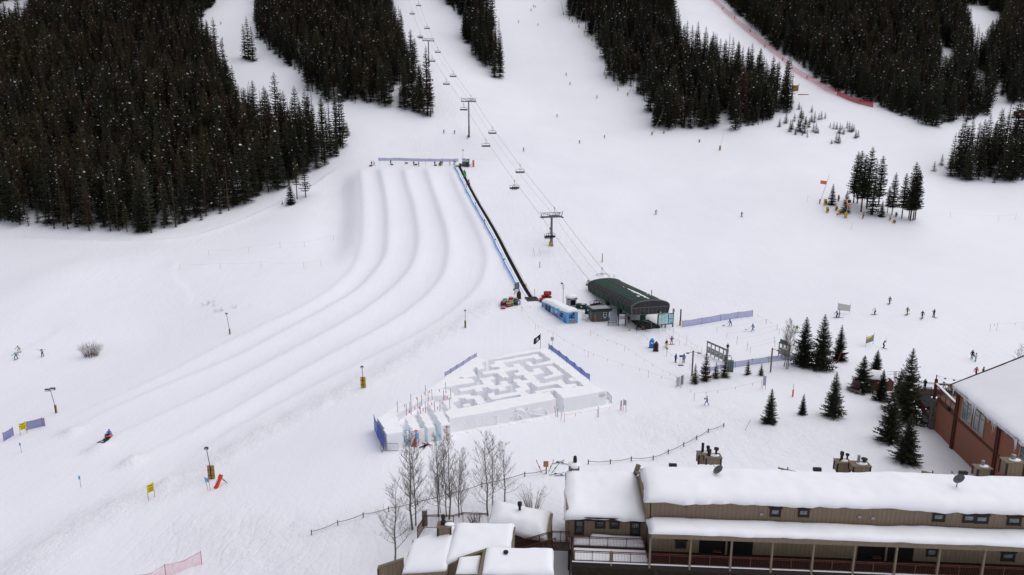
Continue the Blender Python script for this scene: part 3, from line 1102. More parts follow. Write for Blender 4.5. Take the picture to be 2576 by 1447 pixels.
def skel(pose):
	"""Joint positions (x right, y forward, z up; feet on z = 0) for one posture."""
	J = dict(pel=(0, 0, .98), wst=(0, 0, 1.10), cst=(0, 0.01, 1.33), nck=(0, 0.01, 1.50), hd=(0, .03, 1.60), top=(0, .03, 1.74))
	for s, n in ((-1, 'l'), (1, 'r')):
		J['hip' + n] = (s * .10, 0, .93)
		J['kn' + n] = (s * .115, .03, .52)
		J['an' + n] = (s * .12, -.01, .10)
		J['to' + n] = (s * .13, .17, .05)
		J['sh' + n] = (s * .19, 0, 1.43)
		J['el' + n] = (s * .27, -.02, 1.14)
		J['wr' + n] = (s * .28, .10, .90)
		J['ha' + n] = (s * .28, .15, .82)
	def up(**k):
		J.update(k)
	def arms(fn):
		for s, n in ((-1, 'l'), (1, 'r')):
			e, w_, h_ = fn(s)
			J['el' + n], J['wr' + n], J['ha' + n] = e, w_, h_
	def legs(fn):
		for s, n in ((-1, 'l'), (1, 'r')):
			J['hip' + n], J['kn' + n], J['an' + n], J['to' + n] = fn(s)
	def trunk_(px, pz, lean, tilt=0.0):
		J['pel'] = (tilt * 0, px, pz)
		for k, d in (('wst', .12), ('cst', .35), ('nck', .52), ('hd', .62), ('top', .76)):
			l2 = lean * (.75 if k in ('hd', 'top') else 1)
			J[k] = (tilt * d, px + math.sin(lean) * min(d, .52) + math.sin(l2 * .4) * max(0, d - .52), pz + math.cos(lean) * min(d, .52) + math.cos(l2 * .4) * max(0, d - .52))
		c = J['cst']
		for s, n in ((-1, 'l'), (1, 'r')):
			J['sh' + n] = (s * .19 + tilt * .45, c[1] + math.sin(lean) * .10, c[2] + math.cos(lean) * .10)
	if pose in ('ski', 'wedge', 'pole_out', 'arms_up'):
		sp = .13 if pose != 'wedge' else .30
		trunk_(-.10, .84, .50)
		legs(lambda s: ((s * .10, -.08, .80), (s * sp * .95, .18, .48), (s * sp, -.02, .11), (s * sp * (.9 if pose == 'ski' else .7), .18, .07)))
		z = J['shl'][2]
		y = J['shl'][1]
		arms(lambda s: ((s * .34, y + .08, z - .26), (s * .36, y + .33, z - .28), (s * .35, y + .41, z - .29)))
		if pose == 'wedge':
			arms(lambda s: ((s * .42, y + .02, z - .20), (s * .62, y + .12, z - .34), (s * .68, y + .16, z - .38)))
		if pose == 'pole_out':
			up(ell=(-.42, y + .02, z - .06), wrl=(-.68, y + .06, z - .02), hal=(-.77, y + .08, z - .03))
		if pose == 'arms_up':
			arms(lambda s: ((s * .36, y + .10, z + .05), (s * .22, y + .16, z + .28), (s * .18, y + .18, z + .35)))
	elif pose == 'walk':
		trunk_(0, .96, .10)
		J['hipl'], J['knl'], J['anl'], J['tol'] = (-.10, 0, .91), (-.11, .22, .54), (-.12, .30, .12), (-.13, .48, .08)
		J['hipr'], J['knr'], J['anr'], J['tor'] = (.10, 0, .91), (.11, -.04, .50), (.12, -.34, .20), (.13, -.24, .05)
		J['ell'], J['wrl'], J['hal'] = (-.27, -.18, 1.17), (-.27, -.18, .93), (-.27, -.14, .85)
		J['elr'], J['wrr'], J['har'] = (.27, .13, 1.17), (.24, .33, 1.03), (.22, .41, 1.02)
	elif pose in ('sit', 'tube'):
		if pose == 'sit':
			trunk_(0, .10, -.10)
			legs(lambda s: ((s * .11, .02, .08), (s * .13, .46, .10), (s * .14, .50, -.36), (s * .14, .68, -.42)))
			arms(lambda s: ((s * .26, .06, .30), (s * .20, .30, .22), (s * .16, .38, .20)))
		else:
			trunk_(-.12, .34, -.55)
			legs(lambda s: ((s * .11, -.02, .34), (s * .16, .42, .50), (s * .18, .82, .42), (s * .19, .90, .58)))
			arms(lambda s: ((s * .34, -.22, .50), (s * .44, .02, .42), (s * .46, .10, .40)))
	elif pose == 'bend':
		trunk_(-.10, .92, 1.05)
		legs(lambda s: ((s * .10, -.08, .88), (s * .13, -.02, .50), (s * .14, -.04, .10), (s * .15, .14, .05)))
		y, z = J['shl'][1], J['shl'][2]
		arms(lambda s: ((s * .24, y + .10, z - .26), (s * .20, y + .22, z - .48), (s * .18, y + .25, z - .56)))
	elif pose == 'shovel':
		trunk_(-.05, .94, .55)
		legs(lambda s: ((s * .10, -.02, .90), (s * .17, .12 * s, .52), (s * .20, .20 * s - .03, .10), (s * .21, .20 * s + .15, .05)))
		y, z = J['shl'][1], J['shl'][2]
		up(ell=(-.26, y + .14, z - .24), wrl=(-.12, y + .34, z - .34), hal=(-.06, y + .40, z - .36), elr=(.28, y + .05, z - .28), wrr=(.20, y + .22, z - .48), har=(.16, y + .28, z - .53))
	elif pose == 'hips':
		arms(lambda s: ((s * .42, -.08, 1.20), (s * .22, .08, 1.05), (s * .16, .10, 1.03)))
		legs(lambda s: ((s * .10, 0, .93), (s * .15, .05, .52), (s * .18, -.01, .10), (s * .19, .17, .06)))
	elif pose == 'carry':
		up(elr=(.34, .16, 1.30), wrr=(.20, .30, 1.46), har=(.17, .26, 1.52), ell=(-.32, .02, 1.16), wrl=(-.30, .20, 1.05), hal=(-.29, .28, 1.04))
		legs(lambda s: ((s * .10, 0, .93), (s * .13, .03 + .06 * s, .52), (s * .14, .08 * s, .10), (s * .15, .08 * s + .18, .05)))
	elif pose == 'board':
		trunk_(-.06, .84, .30)
		legs(lambda s: ((s * .11, -.05, .80), (s * .25, .12, .48), (s * .27, -.02, .12), (s * .30, .16, .07)))
		y, z = J['shl'][1], J['shl'][2]
		arms(lambda s: ((s * .42, y + .02, z - .17), (s * .60, y + .10, z - .30), (s * .67, y + .13, z - .34)))
	elif pose == 'hold':
		arms(lambda s: ((s * .27, .06, 1.16), (s * .16, .28, 1.14), (s * .10, .33, 1.14)))
	elif pose == 'sprawl':
		arms(lambda s: ((s * .46, 0, 1.45), (s * .70, 0, 1.47), (s * .79, 0, 1.48)))
		legs(lambda s: ((s * .10, 0, .93), (s * .20, .0, .52), (s * .27, -.01, .10), (s * .32, .14, .05)))
	return {k: Vector(v) for k, v in J.items()}
RAD = dict(pel=.155, wst=.145, cst=.175, nck=.065, hd=.105, top=.085, hip=.115, kn=.082, an=.072, to=.06, sh=.085, el=.062, wr=.05, ha=.045)
BONES = [('pel', 'wst', 0), ('wst', 'cst', 0), ('cst', 'nck', 0), ('nck', 'hd', 2), ('hd', 'top', 2)]
for n_ in 'lr':
	BONES += [('pel', 'hip' + n_, 1), ('hip' + n_, 'kn' + n_, 1), ('kn' + n_, 'an' + n_, 1), ('an' + n_, 'to' + n_, 3), ('cst', 'sh' + n_, 0), ('sh' + n_, 'el' + n_, 0), ('el' + n_, 'wr' + n_, 0), ('wr' + n_, 'ha' + n_, 3)]
BODY = {}
def body_mesh(pose):
	"""One continuous clothed figure grown over the skeleton, with five gloved fingers on each hand and a nose on the face."""
	if pose in BODY:
		return BODY[pose]
	J = skel(pose)
	names = list(J)
	vs = [J[n] for n in names]
	rr = [RAD.get(n, RAD.get(n[:-1], .05)) for n in names]
	es = [(names.index(a), names.index(b)) for a, b, _ in BONES]
	segs = [(J[a], J[b], m) for a, b, m in BONES]
	for n in 'lr':
		wv, hv = J['wr' + n], J['ha' + n]
		d = (hv - wv).normalized()
		s = d.orthogonal().normalized()
		c = d.cross(s)
		hi = names.index('ha' + n)
		wi = names.index('wr' + n)
		for k, (off, ln) in enumerate(((-.030, .060), (-.010, .072), (.010, .068), (.030, .052))):
			a = hv + d * .02 + s * off
			m_ = a + d * ln * .55 - c * .008
			e = m_ + d * ln * .40 - c * .025
			o = len(vs)
			vs += [a, m_, e]
			rr += [.014, .011, .009]
			es += [(hi, o), (o, o + 1), (o + 1, o + 2)]
			segs += [(a, e, 3)]
		a = wv.lerp(hv, .45) + s * .045
		e = a + d * .05 + s * .018 - c * .01
		o = len(vs)
		vs += [a, e]
		rr += [.014, .010]
		es += [(hi, o), (o, o + 1)]
		segs += [(a, e, 3)]
	hd = J['hd']
	fwd = Vector((0, 1, -.05))
	o = len(vs)
	vs.append(hd + fwd * .125)
	rr.append(.018)
	es.append((names.index('hd'), o))
	segs.append((hd, vs[-1], 2))
	me = bpy.data.meshes.new("body_seed")
	me.from_pydata([tuple(v) for v in vs], es, [])
	ob = bpy.data.objects.new("body_seed", me)
	COL.objects.link(ob)
	sk = ob.modifiers.new("skin", 'SKIN')
	sk.use_smooth_shade = True
	for i, q in enumerate(me.skin_vertices[0].data):
		q.radius = (rr[i], rr[i] * (.78 if names[i] in ('cst', 'wst', 'pel') else 1) if i < len(names) else rr[i])
		q.use_root = (i == 0)
	sb = ob.modifiers.new("soft", 'SUBSURF')
	sb.levels = sb.render_levels = 1
	dg = bpy.context.evaluated_depsgraph_get()
	out = bpy.data.meshes.new_from_object(ob.evaluated_get(dg))
	bpy.data.objects.remove(ob)
	out.name = "body_" + pose
	mi = []
	for p in out.polygons:
		c = p.center
		best, bm = 9, 0
		for a, b, m in segs:
			ab = b - a
			t_ = max(0, min(1, (c - a).dot(ab) / (ab.length_squared + 1e-9)))
			q = (c - (a + ab * t_)).length
			if q < best:
				best, bm = q, m
		mi.append(bm)
	out.materials.clear()
	for m in (CLOTH['black'], CLOTH['black'], M_SKIN, CLOTH['charcoal']):
		out.materials.append(m)
	out.polygons.foreach_set('material_index', mi)
	out.polygons.foreach_set('use_smooth', [True] * len(mi))
	BODY[pose] = (out, J)
	return BODY[pose]
_hm = MB()
_hm.lathe([(.118, -.055), (.130, .0), (.120, .06), (.085, .11), (.03, .135), (0, .137)], 10)
ME_HELM = _hm.mesh("helmet", CLOTH['black'], True)
_gm = MB()
_gm.add([(math.sin(a) * .122, math.cos(a) * .122, z) for z in (-.075, -.015) for a in [R(-60 + 20 * i) for i in range(7)]], [(i, i + 1, i + 8, i + 7) for i in range(6)])
ME_GOG = _gm.mesh("goggles", CLOTH['charcoal'], True)
_am = MB()
for sx in (-.07, .07):
	_am.add([(sx - .012, .095, -.03), (sx + .012, .095, -.03), (sx + .012, .11, -.02), (sx - .012, .11, -.02)], [(0, 1, 2, 3)])
def ski_mesh(L=1.68):
	mb = MB()
	n = 8
	vs = []
	for i in range(n + 1):
		f = i / n
		y = -.75 + L * f
		w_ = .05 + .014 * abs(f - .5) * 2 - (.03 if i == n else 0)
		z = .012 + (.13 * max(0, (f - .86) / .14) ** 2)
		vs += [(-w_, y, z), (w_, y, z), (w_, y, z + .022), (-w_, y, z + .022)]
	fs = []
	for i in range(n):
		a, b = 4 * i, 4 * i + 4
		fs += [(a, a + 1, b + 1, b), (a + 1, a + 2, b + 2, b + 1), (a + 2, a + 3, b + 3, b + 2), (a + 3, a, b, b + 3)]
	fs += [(3, 2, 1, 0), (4 * n, 4 * n + 1, 4 * n + 2, 4 * n + 3)]
	mb.add(vs, fs)
	mb.box((0, -.02, .055), (.07, .30, .05))
	return mb.mesh("ski", M_SKI)
ME_SKI = ski_mesh()
_bd = MB()
_bd.prism([(.78 * math.cos(a) if abs(math.cos(a)) > .0 else 0, .13 * math.copysign(abs(math.sin(a)) ** .45, math.sin(a))) for a in [2 * PI * i / 24 for i in range(24)]], .01, .035)
for sx in (-.27, .27):
	_bd.box((sx, 0, .06), (.10, .22, .06), R(12) * (1 if sx > 0 else -1))
ME_BOARD = _bd.mesh("snowboard", M_SKI)
def person(p, face, pose, jacket, pants, label, helmet='black', gear=None, h=1.0, z_off=0.0, group=None, gog=True, poles=True, boots='charcoal', skin_gear=None, tilt=None):
	"""face: compass direction the figure looks along, in degrees from +x counter-clockwise."""
	me, J = body_mesh(pose)
	o = thing("person", label, "person", (p[0], p[1], p[2] + z_off), R(face - 90), group)
	o.scale = (h, h, h)
	if tilt:
		o.rotation_euler = tilt
	b = link("body", me, o)
	for i, m in enumerate((CLOTH[jacket], CLOTH[pants], M_SKIN, CLOTH[boots])):
		b.material_slots[i].link = 'OBJECT'
		b.material_slots[i].material = m
	hm = link("helmet", ME_HELM, o)
	hm.location = J['hd'] + (J['top'] - J['hd']) * .35
	hm.material_slots[0].link = 'OBJECT'
	hm.material_slots[0].material = CLOTH[helmet]
	if gog:
		g = link("goggles", ME_GOG, hm)
	dz_ = 0.05 if gear in ('skis', 'board') else 0
	if gear == 'skis':
		for n in 'lr':
			s = link("ski", ME_SKI, o)
			a = J['an' + n]
			d = J['to' + n] - a
			s.location = (a.x, a.y + .05, a.z - .12)
			s.rotation_euler = (0, 0, -math.atan2(d.x, d.y))
		if poles:
			for n in 'lr':
				k = MB()
				hv = J['ha' + n]
				e = hv + Vector((.05 if n == 'r' else -.05, -.30 if pose != 'pole_out' or n == 'r' else .05, -hv.z))
				if pose == 'arms_up':
					e = hv + Vector((0, .05, .75))
				k.tube([hv + (hv - e).normalized() * .08, e], .011, 4)
				k.build("ski_pole", M_POLE, o)
	elif gear == 'board':
		s = link("snowboard", ME_BOARD, o)
		s.location = (0, .05, 0)
	elif gear == 'carry_skis':
		for q in (-.03, .03):
			k = link("ski", ME_SKI, o)
			k.location = (.16 + q, -.15, 1.56)
			k.rotation_euler = (R(8), 0, R(-62))
	elif gear == 'held_board':
		k = link("snowboard", ME_BOARD, o)
		k.location = (-.34, .05, .72)
		k.rotation_euler = (R(80), 0, R(90))
	elif gear == 'shovel':
		k = MB()
		a = J['hal'] + Vector((-.1, -.1, .1))
		bq = J['har'] + (J['har'] - J['hal']).normalized() * .0 + Vector((.25, .75, -.65))
		k.tube([a, J['hal'].lerp(J['har'], .5), bq], .016, 5)
		k.box(bq + Vector((.06, .16, -.05)), (.42, .36, .03), .2)
		k.build("snow_shovel", M_DARK, o)
	elif gear == 'box':
		k = MB()
		k.box((0, .36, 1.16), (.30, .22, .24))
		k.build("parcel", M_TAN, o)
	elif gear == 'chair_skis':
		for n in 'lr':
			s = link("ski", ME_SKI, o)
			a = J['an' + n]
			s.location = (a.x, a.y + .05, a.z - .12)
			s.rotation_euler = (R(-14), 0, R(6 if n == 'r' else -6))
	return o
def pp(u, v, *a, **k):
	return person(at(u, v), *a, **k)
# snow tubes
_tb = MB()
_tb.torus((0, 0, .30), .40, .20, 20, 8)
_tb.lathe([(0, .20), (.25, .20), (.25, .24), (0, .24)], 16)
ME_TUBE = _tb.mesh("ring", M_PINK, True)
_tk = MB()
_tk.torus((0, 0, .17), .40, .185, 20, 8)
_tk.lathe([(0, 0), (.40, 0), (.42, .03), (0, .12)], 16)
M_RUBBER = mat("tube_cover", (0.022, 0.022, 0.03), 0.6)
ME_TUBB = _tk.mesh("underside", M_RUBBER, True)
TUBEC = {k: mat("tube_" + k, c, 0.45, var=0.05) for k, c in dict(pink=(0.72, 0.20, 0.20), green=(0.12, 0.42, 0.10), red=(0.42, 0.035, 0.025), navy=(0.075, 0.07, 0.12), brown=(0.18, 0.13, 0.08)).items()}
def tube_ring(p, colr, label, group=None, rot=None, s=1.0):
	o = thing("snow_tube", label, "snow tube", p, rng.uniform(0, 6), group)
	if rot:
		o.rotation_euler = rot
	o.scale = (s, s, s)
	a = link("ring", ME_TUBE, o)
	a.material_slots[0].link = 'OBJECT'
	a.material_slots[0].material = TUBEC[colr]
	link("underside", ME_TUBB, o)
	return o
# ------------------------------------------------------------------ chairlift
class Frame:
	"""A plan frame: a along, b to the left of it, z up."""
	def __init__(s, O, ang):
		s.O, s.a = Vector(O), ang
		s.X = Vector((math.cos(ang), math.sin(ang), 0))
		s.Y = Vector((-math.sin(ang), math.cos(ang), 0))
	def w(s, a, b, z):
		p = s.O + s.X * a + s.Y * b
		return Vector((p.x, p.y, z))
	def l(s, P):
		d = Vector(P) - s.O
		return d.dot(s.X), d.dot(s.Y), P[2]
	def on_b(s, u, v, b):
		r = ray(u, v)
		t_ = (b + (s.O - CAM).dot(s.Y)) / r.dot(s.Y)
		return s.l(CAM + r * t_)
	def on_z(s, u, v, z):
		return s.l(on_z(u, v, z))
LIFT_ANG = R(105.5)
ST = Frame((30.08, 144.0, 0), LIFT_ANG - PI / 2)      # a to the right of the station front, b up the line
TB = [at(1387, 618), at(1180, 345), at(1079, 167)]
TH = [8.3, 15.2, 13.4]
top4 = at(1012, -48) + Vector((0, 0, 13))
ldir = Vector((math.cos(LIFT_ANG), math.sin(LIFT_ANG), 0))
lright = Vector((ldir.y, -ldir.x, 0))
GAUGE = 2.95
mid = [ST.w(0, 26.5, 5.2)] + [b_ + Vector((0, 0, h)) for b_, h in zip(TB, TH)] + [top4]
def rope_pts(side):
	return [m + lright * (GAUGE * side) + Vector((0, 0, 0.0)) for m in mid]
def rope_at(side, s):
	"""Point on the sagging rope; s counts spans."""
	P = rope_pts(side)
	i = min(int(s), len(P) - 2)
	f = s - i
	q = P[i].lerp(P[i + 1], f)
	q.z -= 0.012 * (P[i + 1] - P[i]).length * 4 * f * (1 - f)
	return q
M_CABLE = mat("steel_cable", (0.10, 0.10, 0.11), 0.5)
for side, nm in ((-1, "steel haul rope of the chairlift on the uphill side, over the tubing hill"), (1, "steel haul rope of the chairlift on the side of the open slope")):
	mb = MB()
	ps = [rope_at(side, i / 12) for i in range(48 + 1)]
	mb.tube([p - ps[0] for p in ps], 0.034, 5)
	o = mb.build("haul_rope", M_CABLE)
	o.location = ps[0]
	tag(o, nm, "cable", "chairlift ropes")
mb = MB()
ps = []
for i in range(49):
	s = i / 12
	k = min(int(s), 3)
	a, b_ = mid[k], mid[k + 1]
	f = s - k
	q = a.lerp(b_, f) + Vector((0, 0, 1.3 if k else .6 + .7 * f))
	q.z -= 0.018 * (b_ - a).length * 4 * f * (1 - f)
	ps.append(q)
mb.tube([p - ps[0] for p in ps], 0.018, 4)
o = mb.build("signal_cable", M_CABLE)
o.location = ps[0]
tag(o, "thin signal cable strung between the tops of the lift towers", "cable", "chairlift ropes")
for i, (b0, h) in enumerate(zip(TB, TH)):
	o = thing("lift_tower", ("grey lift tower standing closest to the loading station, yellow pad at its foot", "tall grey lift tower behind the top of the tubing hill", "grey lift tower high up between the forest and the tree island")[i],
              "lift tower", b0, LIFT_ANG - PI / 2, "lift towers")
	m_ = MB()
	r0 = .42 if i else .46
	m_.lathe([(r0 + .12, -.8), (r0 + .12, .3), (r0, .3), (r0 * .92, h * .3), (r0 * .92, h * .3 + .02), (r0 * .8, h * .31), (r0 * .66, h)], 12)
	m_.build("mast", M_GREYM, o, True)
	m_ = MB()
	m_.bar((-GAUGE - .15, 0, h - .05), (GAUGE + .15, 0, h - .05), .34, .42)
	m_.build("crossarm", M_GREYM, o)
	m_ = MB()
	m_.bar((-GAUGE + .1, 0, h + 1.15), (GAUGE - .1, 0, h + 1.15), .16, .16)
	for s in (-1, 1):
		m_.bar((0, 0, h + .1), (s * (GAUGE - .3), 0, h + 1.15), .12, .12)
		m_.bar((s * GAUGE, 0, h), (s * (GAUGE + .35), 0, h + 1.55), .14, .16)
		m_.bar((s * (GAUGE - .5), .3, h + .15), (s * (GAUGE - .5), .3, h + 1.2), .05, .05)
		m_.bar((s * 1.2, .3, h + .15), (s * 1.2, .3, h + 1.2), .05, .05)
	m_.bar((-GAUGE, .34, h + .65), (GAUGE, .34, h + .65), .05, .05)
	m_.build("lifting_frame", M_GREYM, o)
	m_ = MB()
	m_.box((0, .42, h + .18), (GAUGE * 2 - .6, .5, .05))
	m_.build("catwalk", M_STEEL, o)
	for s in (-1, 1):
		m_ = MB()
		m_.box((s * (GAUGE + .12), 0, h - .12), (.12, 2.6, .26))
		for k in range(6):
			y = -1.15 + k * .46
			m_.add([], [])
			c = (s * GAUGE, y, h - .13)
			ring = MB()
			ring.tube([(c[0] - .07, c[1], c[2]), (c[0] + .07, c[1], c[2])], .19, 10)
			m_.add(ring.v, ring.f)
		m_.build("sheave_train", M_DARK, o)
	m_ = MB()
	for s in (-.16, .16):
		m_.bar((s, -r0 - .1, .6), (s, -r0 * .8 - .05, h - .1), .04, .04)
	for k in range(int(h / .45)):
		m_.bar((-.16, -r0 - .08, .7 + k * .45), (.16, -r0 - .08, .7 + k * .45), .03, .03)
	m_.build("ladder", M_STEEL, o)
	if i == 0:
		m_ = MB()
		m_.lathe([(.48, -.1), (.5, .0), (.5, 1.15), (.46, 1.2)], 10, (-.28, -.05, 0))
		m_.build("pad", M_YEL, o)
# the chair: four seats under a bail on a curved hanger
M_SEAT = mat("seat_cushion", (0.02, 0.02, 0.024), 0.6)
CW = 1.55
ch0 = thing("lift_chair", "x", "lift chair", (0, 0, 0), 0, "chairs hanging from the lift rope")
m_ = MB()
m_.box((0, 0, .03), (.16, .5, .22))
m_.box((0, -.22, .12), (.10, .22, .16))
m_.tube([(0, .3, .1), (.0, .36, .36), (.18, .36, .42)], .04, 5)
m_.build("grip", M_DARK, ch0)
m_ = MB()
m_.tube([(0, 0, 0), (.02, 0, -.5), (.02, .02, -1.05), (-.16, .05, -1.28), (-.36, .06, -1.36)], .055, 6)
m_.build("hanger", M_GREYM, ch0)
m_ = MB()
zt, zb = -1.36, -2.58
m_.tube([(-CW, -.05, zb), (-CW - .06, .02, zb + .5), (-CW - .03, .05, zt - .22), (-CW + .16, .06, zt - .02), (-.4, .06, zt + .03), (.4, .06, zt + .03), (CW - .16, .06, zt - .02), (CW + .03, .05, zt - .22), (CW + .06, .02, zb + .5), (CW, -.05, zb)], .045, 6)
m_.tube([(-.62, .05, zt + .06), (.62, .05, zt + .06)], .07, 6)
m_.build("bail_frame", M_GREYM, ch0)
m_ = MB()
m_.box((0, -.32, zb), (2 * CW, .52, .09))
m_.build("seat", M_SEAT, ch0)
m_ = MB()
m_.slab([(-CW, .0, zb + .10), (CW, .0, zb + .10), (CW, .14, zb + .55), (-CW, .14, zb + .55)], .08)
m_.build("backrest", M_SEAT, ch0)
m_ = MB()
m_.tube([(-CW + .1, .0, zt - .25), (-CW + .15, -.55, zb + .45), (CW - .15, -.55, zb + .45), (CW - .1, .0, zt - .25)], .025, 5)
m_.tube([(-.5, -.3, zt - .16), (.5, -.3, zt - .16)], .05, 5)
m_.build("restraint_bar", M_GREYM, ch0)
def rope_solve(side, v):
	"""Place on a rope whose picture row is v."""
	best, bs = 1e9, 0
	for i in range(1601):
		s = 4.0 * i / 1600
		q = project(rope_at(side, s))
		if abs(q[1] - v) < best:
			best, bs = abs(q[1] - v), s
	return bs
CH = [  # rope side, picture row of the grip, riders, label
	(1, 5, 0, "empty lift chair at the top edge of the view on the open slope side"),
	(-1, 25, 0, "empty lift chair over the forest edge, second from the top of the view"),
	(1, 61, 0, "empty lift chair just above the highest lift tower"),
	(-1, 83, 3, "lift chair carrying three riders beside the highest lift tower"),
	(1, 120, 0, "empty lift chair just below the highest lift tower on the slope side"),
	(-1, 142, 0, "empty lift chair passing behind the mast of the highest lift tower"),
	(1, 180, 0, "empty lift chair halfway between the two upper towers, slope side"),
	(-1, 199, 0, "empty lift chair halfway between the two upper towers, forest side"),
	(1, 241, 0, "empty lift chair passing behind the crossarm of the middle tower"),
	(-1, 262, 0, "empty lift chair hanging beside the middle tower's crossarm on the forest side"),
	(1, 320, 0, "empty lift chair directly below the middle tower on the slope side"),
	(-1, 352, 0, "empty lift chair above the hut at the top of the conveyor"),
	(1, 416, 0, "empty lift chair halfway between middle and lowest tower"),
	(-1, 455, 3, "lift chair carrying three riders halfway down to the lowest tower"),
	(1, 524, 0, "empty lift chair behind the crossarm of the lowest tower"),
	(-1, 575, 4, "lift chair full with four riders in front of the lowest tower"),
	(1, 676, 0, "empty lift chair arriving over the back end of the green station roof"),
]
ANGC = LIFT_ANG - PI / 2
first = True
def chair_at(p, label, back=False):
	global first
	c = ch0 if first else dup(ch0)
	first = False
	c.location = p
	c.rotation_euler = (0, 0, ANGC + (PI if back else 0))
	c['label'] = label
	return c
RID = [('black', 'charcoal'), ('navy', 'black'), ('charcoal', 'black'), ('darkred', 'black'), ('black', 'navy')]
nr = 0
def riders(c, n, words_):
	global nr
	fr = c.rotation_euler.z
	for k in range(n):
		x = -1.15 + 2.3 * (k + .5) / n * (1.0 if n == 4 else .85)
		loc = c.location + Matrix.Rotation(fr, 3, 'Z') @ Vector((x, -.20, -2.52))
		j, p_ = RID[nr % 5]
		nr += 1
		order = ("first", "second", "third", "fourth")[k]
		person(loc, math.degrees(fr) - 90, 'sit', j, p_, f"{order} rider in {j} jacket sitting on {words_}", helmet=('black', 'white', 'charcoal')[k % 3], gear='chair_skis', group="riders on the lift chairs")
for side, v, n, lab in CH:
	s = rope_solve(side, v)
	p = rope_at(side, s)
	c = chair_at(p, lab, back=False)
	# every chair faces down the valley or up it with its rope
	if side == -1:
		c.rotation_euler.z = ANGC + PI
	if n:
		riders(c, n, {83: "the chair beside the highest tower", 455: "the chair halfway down", 575: "the full chair at the lowest tower"}[v])
# the loading station: a long barrel-roofed hood on pillars
M_HOODG = mat("hood_green", (0.013, 0.044, 0.030), 0.6, var=0.12, scale=.8)
M_HOODB = mat("hood_panel_grey", (0.050, 0.046, 0.052), 0.55, var=0.12, scale=1.2)
M_TRIM = mat("hood_trim", (0.13, 0.135, 0.145), 0.5, var=.06)
M_GLASSD = mat("dark_glazing", (0.010, 0.009, 0.013), 0.12, var=0.1)
st = thing("lift_station", "long dark green barrel-roofed chairlift loading station on pillars", "lift station", ST.w(0, 0, 0), ST.a)
W, L, ZB, ZE, ZT = 4.55, 25.2, 3.5, 5.05, 6.55
def arc(n=14, w_=W, ze=ZE, zt=ZT):
	return [(w_ * -math.cos(PI * i / n), ze + (zt - ze) * math.sin(PI * i / n) ** .8) for i in range(n + 1)]
A = arc()
ribs = 15
def strip(i0, i1, name, m_, y0=0.0, y1=L, off=0.0):
	mb = MB()
	vs = []
	for y in (y0, y1):
		for i in range(i0, i1 + 1):
			vs.append((A[i][0], y, A[i][1] + off))
	n = i1 - i0 + 1
	mb.add(vs, [(i, i + 1, n + i + 1, n + i) for i in range(n - 1)])
	return mb.build(name, m_, st, True)
strip(0, 3, "roof_panel", M_HOODB)
strip(3, 7, "roof_panel", M_HOODG)
strip(7, 8, "roof_panel", M_HOODB)
strip(8, 14, "roof_panel", M_HOODG)
mb = MB()
for k in range(ribs + 1):
	y = .1 + (L - .2) * k / ribs
	mb.tube([(A[i][0] * 1.004, y, A[i][1] + .02) for i in range(0, 4)], .05, 4)
for i in (3, 7, 8):
	mb.bar((A[i][0], 0, A[i][1] + .02), (A[i][0], L, A[i][1] + .02), .09, .07)
mb.build("roof_seam", M_BLACK, st)
for sx in (-1, 1):
	mb = MB()
	mb.slab([(sx * W, 0, ZE), (sx * W, L, ZE), (sx * (W - .25), L, ZB), (sx * (W - .25), 0, ZB)][::(1 if sx < 0 else -1)], .06)
	mb.build("side_wall", M_GREEN, st)
	mb = MB()
	for k in range(9):
		y = L * (k + .5) / 9
		mb.bar((sx * (W + .03), y, ZE), (sx * (W - .22), y, ZB), .05, .08)
	mb.build("wall_rib", M_BLACK, st)
mb = MB()
mb.box((0, L / 2, ZB + .05), (2 * W - .5, L - .1, .1))
mb.build("floor_deck", M_DARK, st)
for y, nm in ((0.06, "front_window"), (L - .06, "rear_window")):
	mb = MB()
	poly = [(-W + .25, ZB)] + [(a, z) for a, z in A] + [(W - .25, ZB)]
	mb.add([(a, y, z) for a, z in poly], [tuple(range(len(poly))) if y < 1 else tuple(reversed(range(len(poly))))])
	wn = mb.build(nm, M_GLASSD, st)
	yy = y - .05 if y < 1 else y + .05
	mb = MB()
	mb.tube([(a, yy, z) for a, z in A], .13, 6)
	for a, b_ in (((-W, yy, ZE), (W, yy, ZE)), ((-W + .25, yy, ZB), (W - .25, yy, ZB)), ((-W, yy, ZE), (-W + .25, yy, ZB)), ((W, yy, ZE), (W - .25, yy, ZB))):
		mb.bar(a, b_, .16, .13)
	for k in range(1, 9):
		x = -W + .25 + (2 * W - .5) * (k - .15) / 8.7
		mb.bar((x, yy, ZB), (x, yy, ZE), .08, .06)
	for k in range(2, 8):
		x = -W + (2 * W) * k / 9
		zt = ZE + (ZT - ZE) * (1 - (x / W) ** 2) ** .42
		mb.bar((x, yy, ZE), (x, yy, zt - .05), .035, .04)
	mb.build("window_frame", M_TRIM, wn)
for y in (2.4, 9.5, 16.5):
	mb = MB()
	mb.box((-2.9 if y > 5 else -.6, y, ZB / 2 - .3), (.75, 1.0, ZB + .6))
	mb.build("pillar", M_GREEN, st)
	if y > 5:
		mb = MB()
		mb.box((2.9, y, ZB / 2 - .3), (.75, 1.0, ZB + .6))
		mb.build("pillar", M_GREEN, st)
mb = MB()
mb.box((3.4, .9, ZB / 2 - .4), (.22, .22, ZB + .8))
mb.build("pillar", M_BLACK, st)
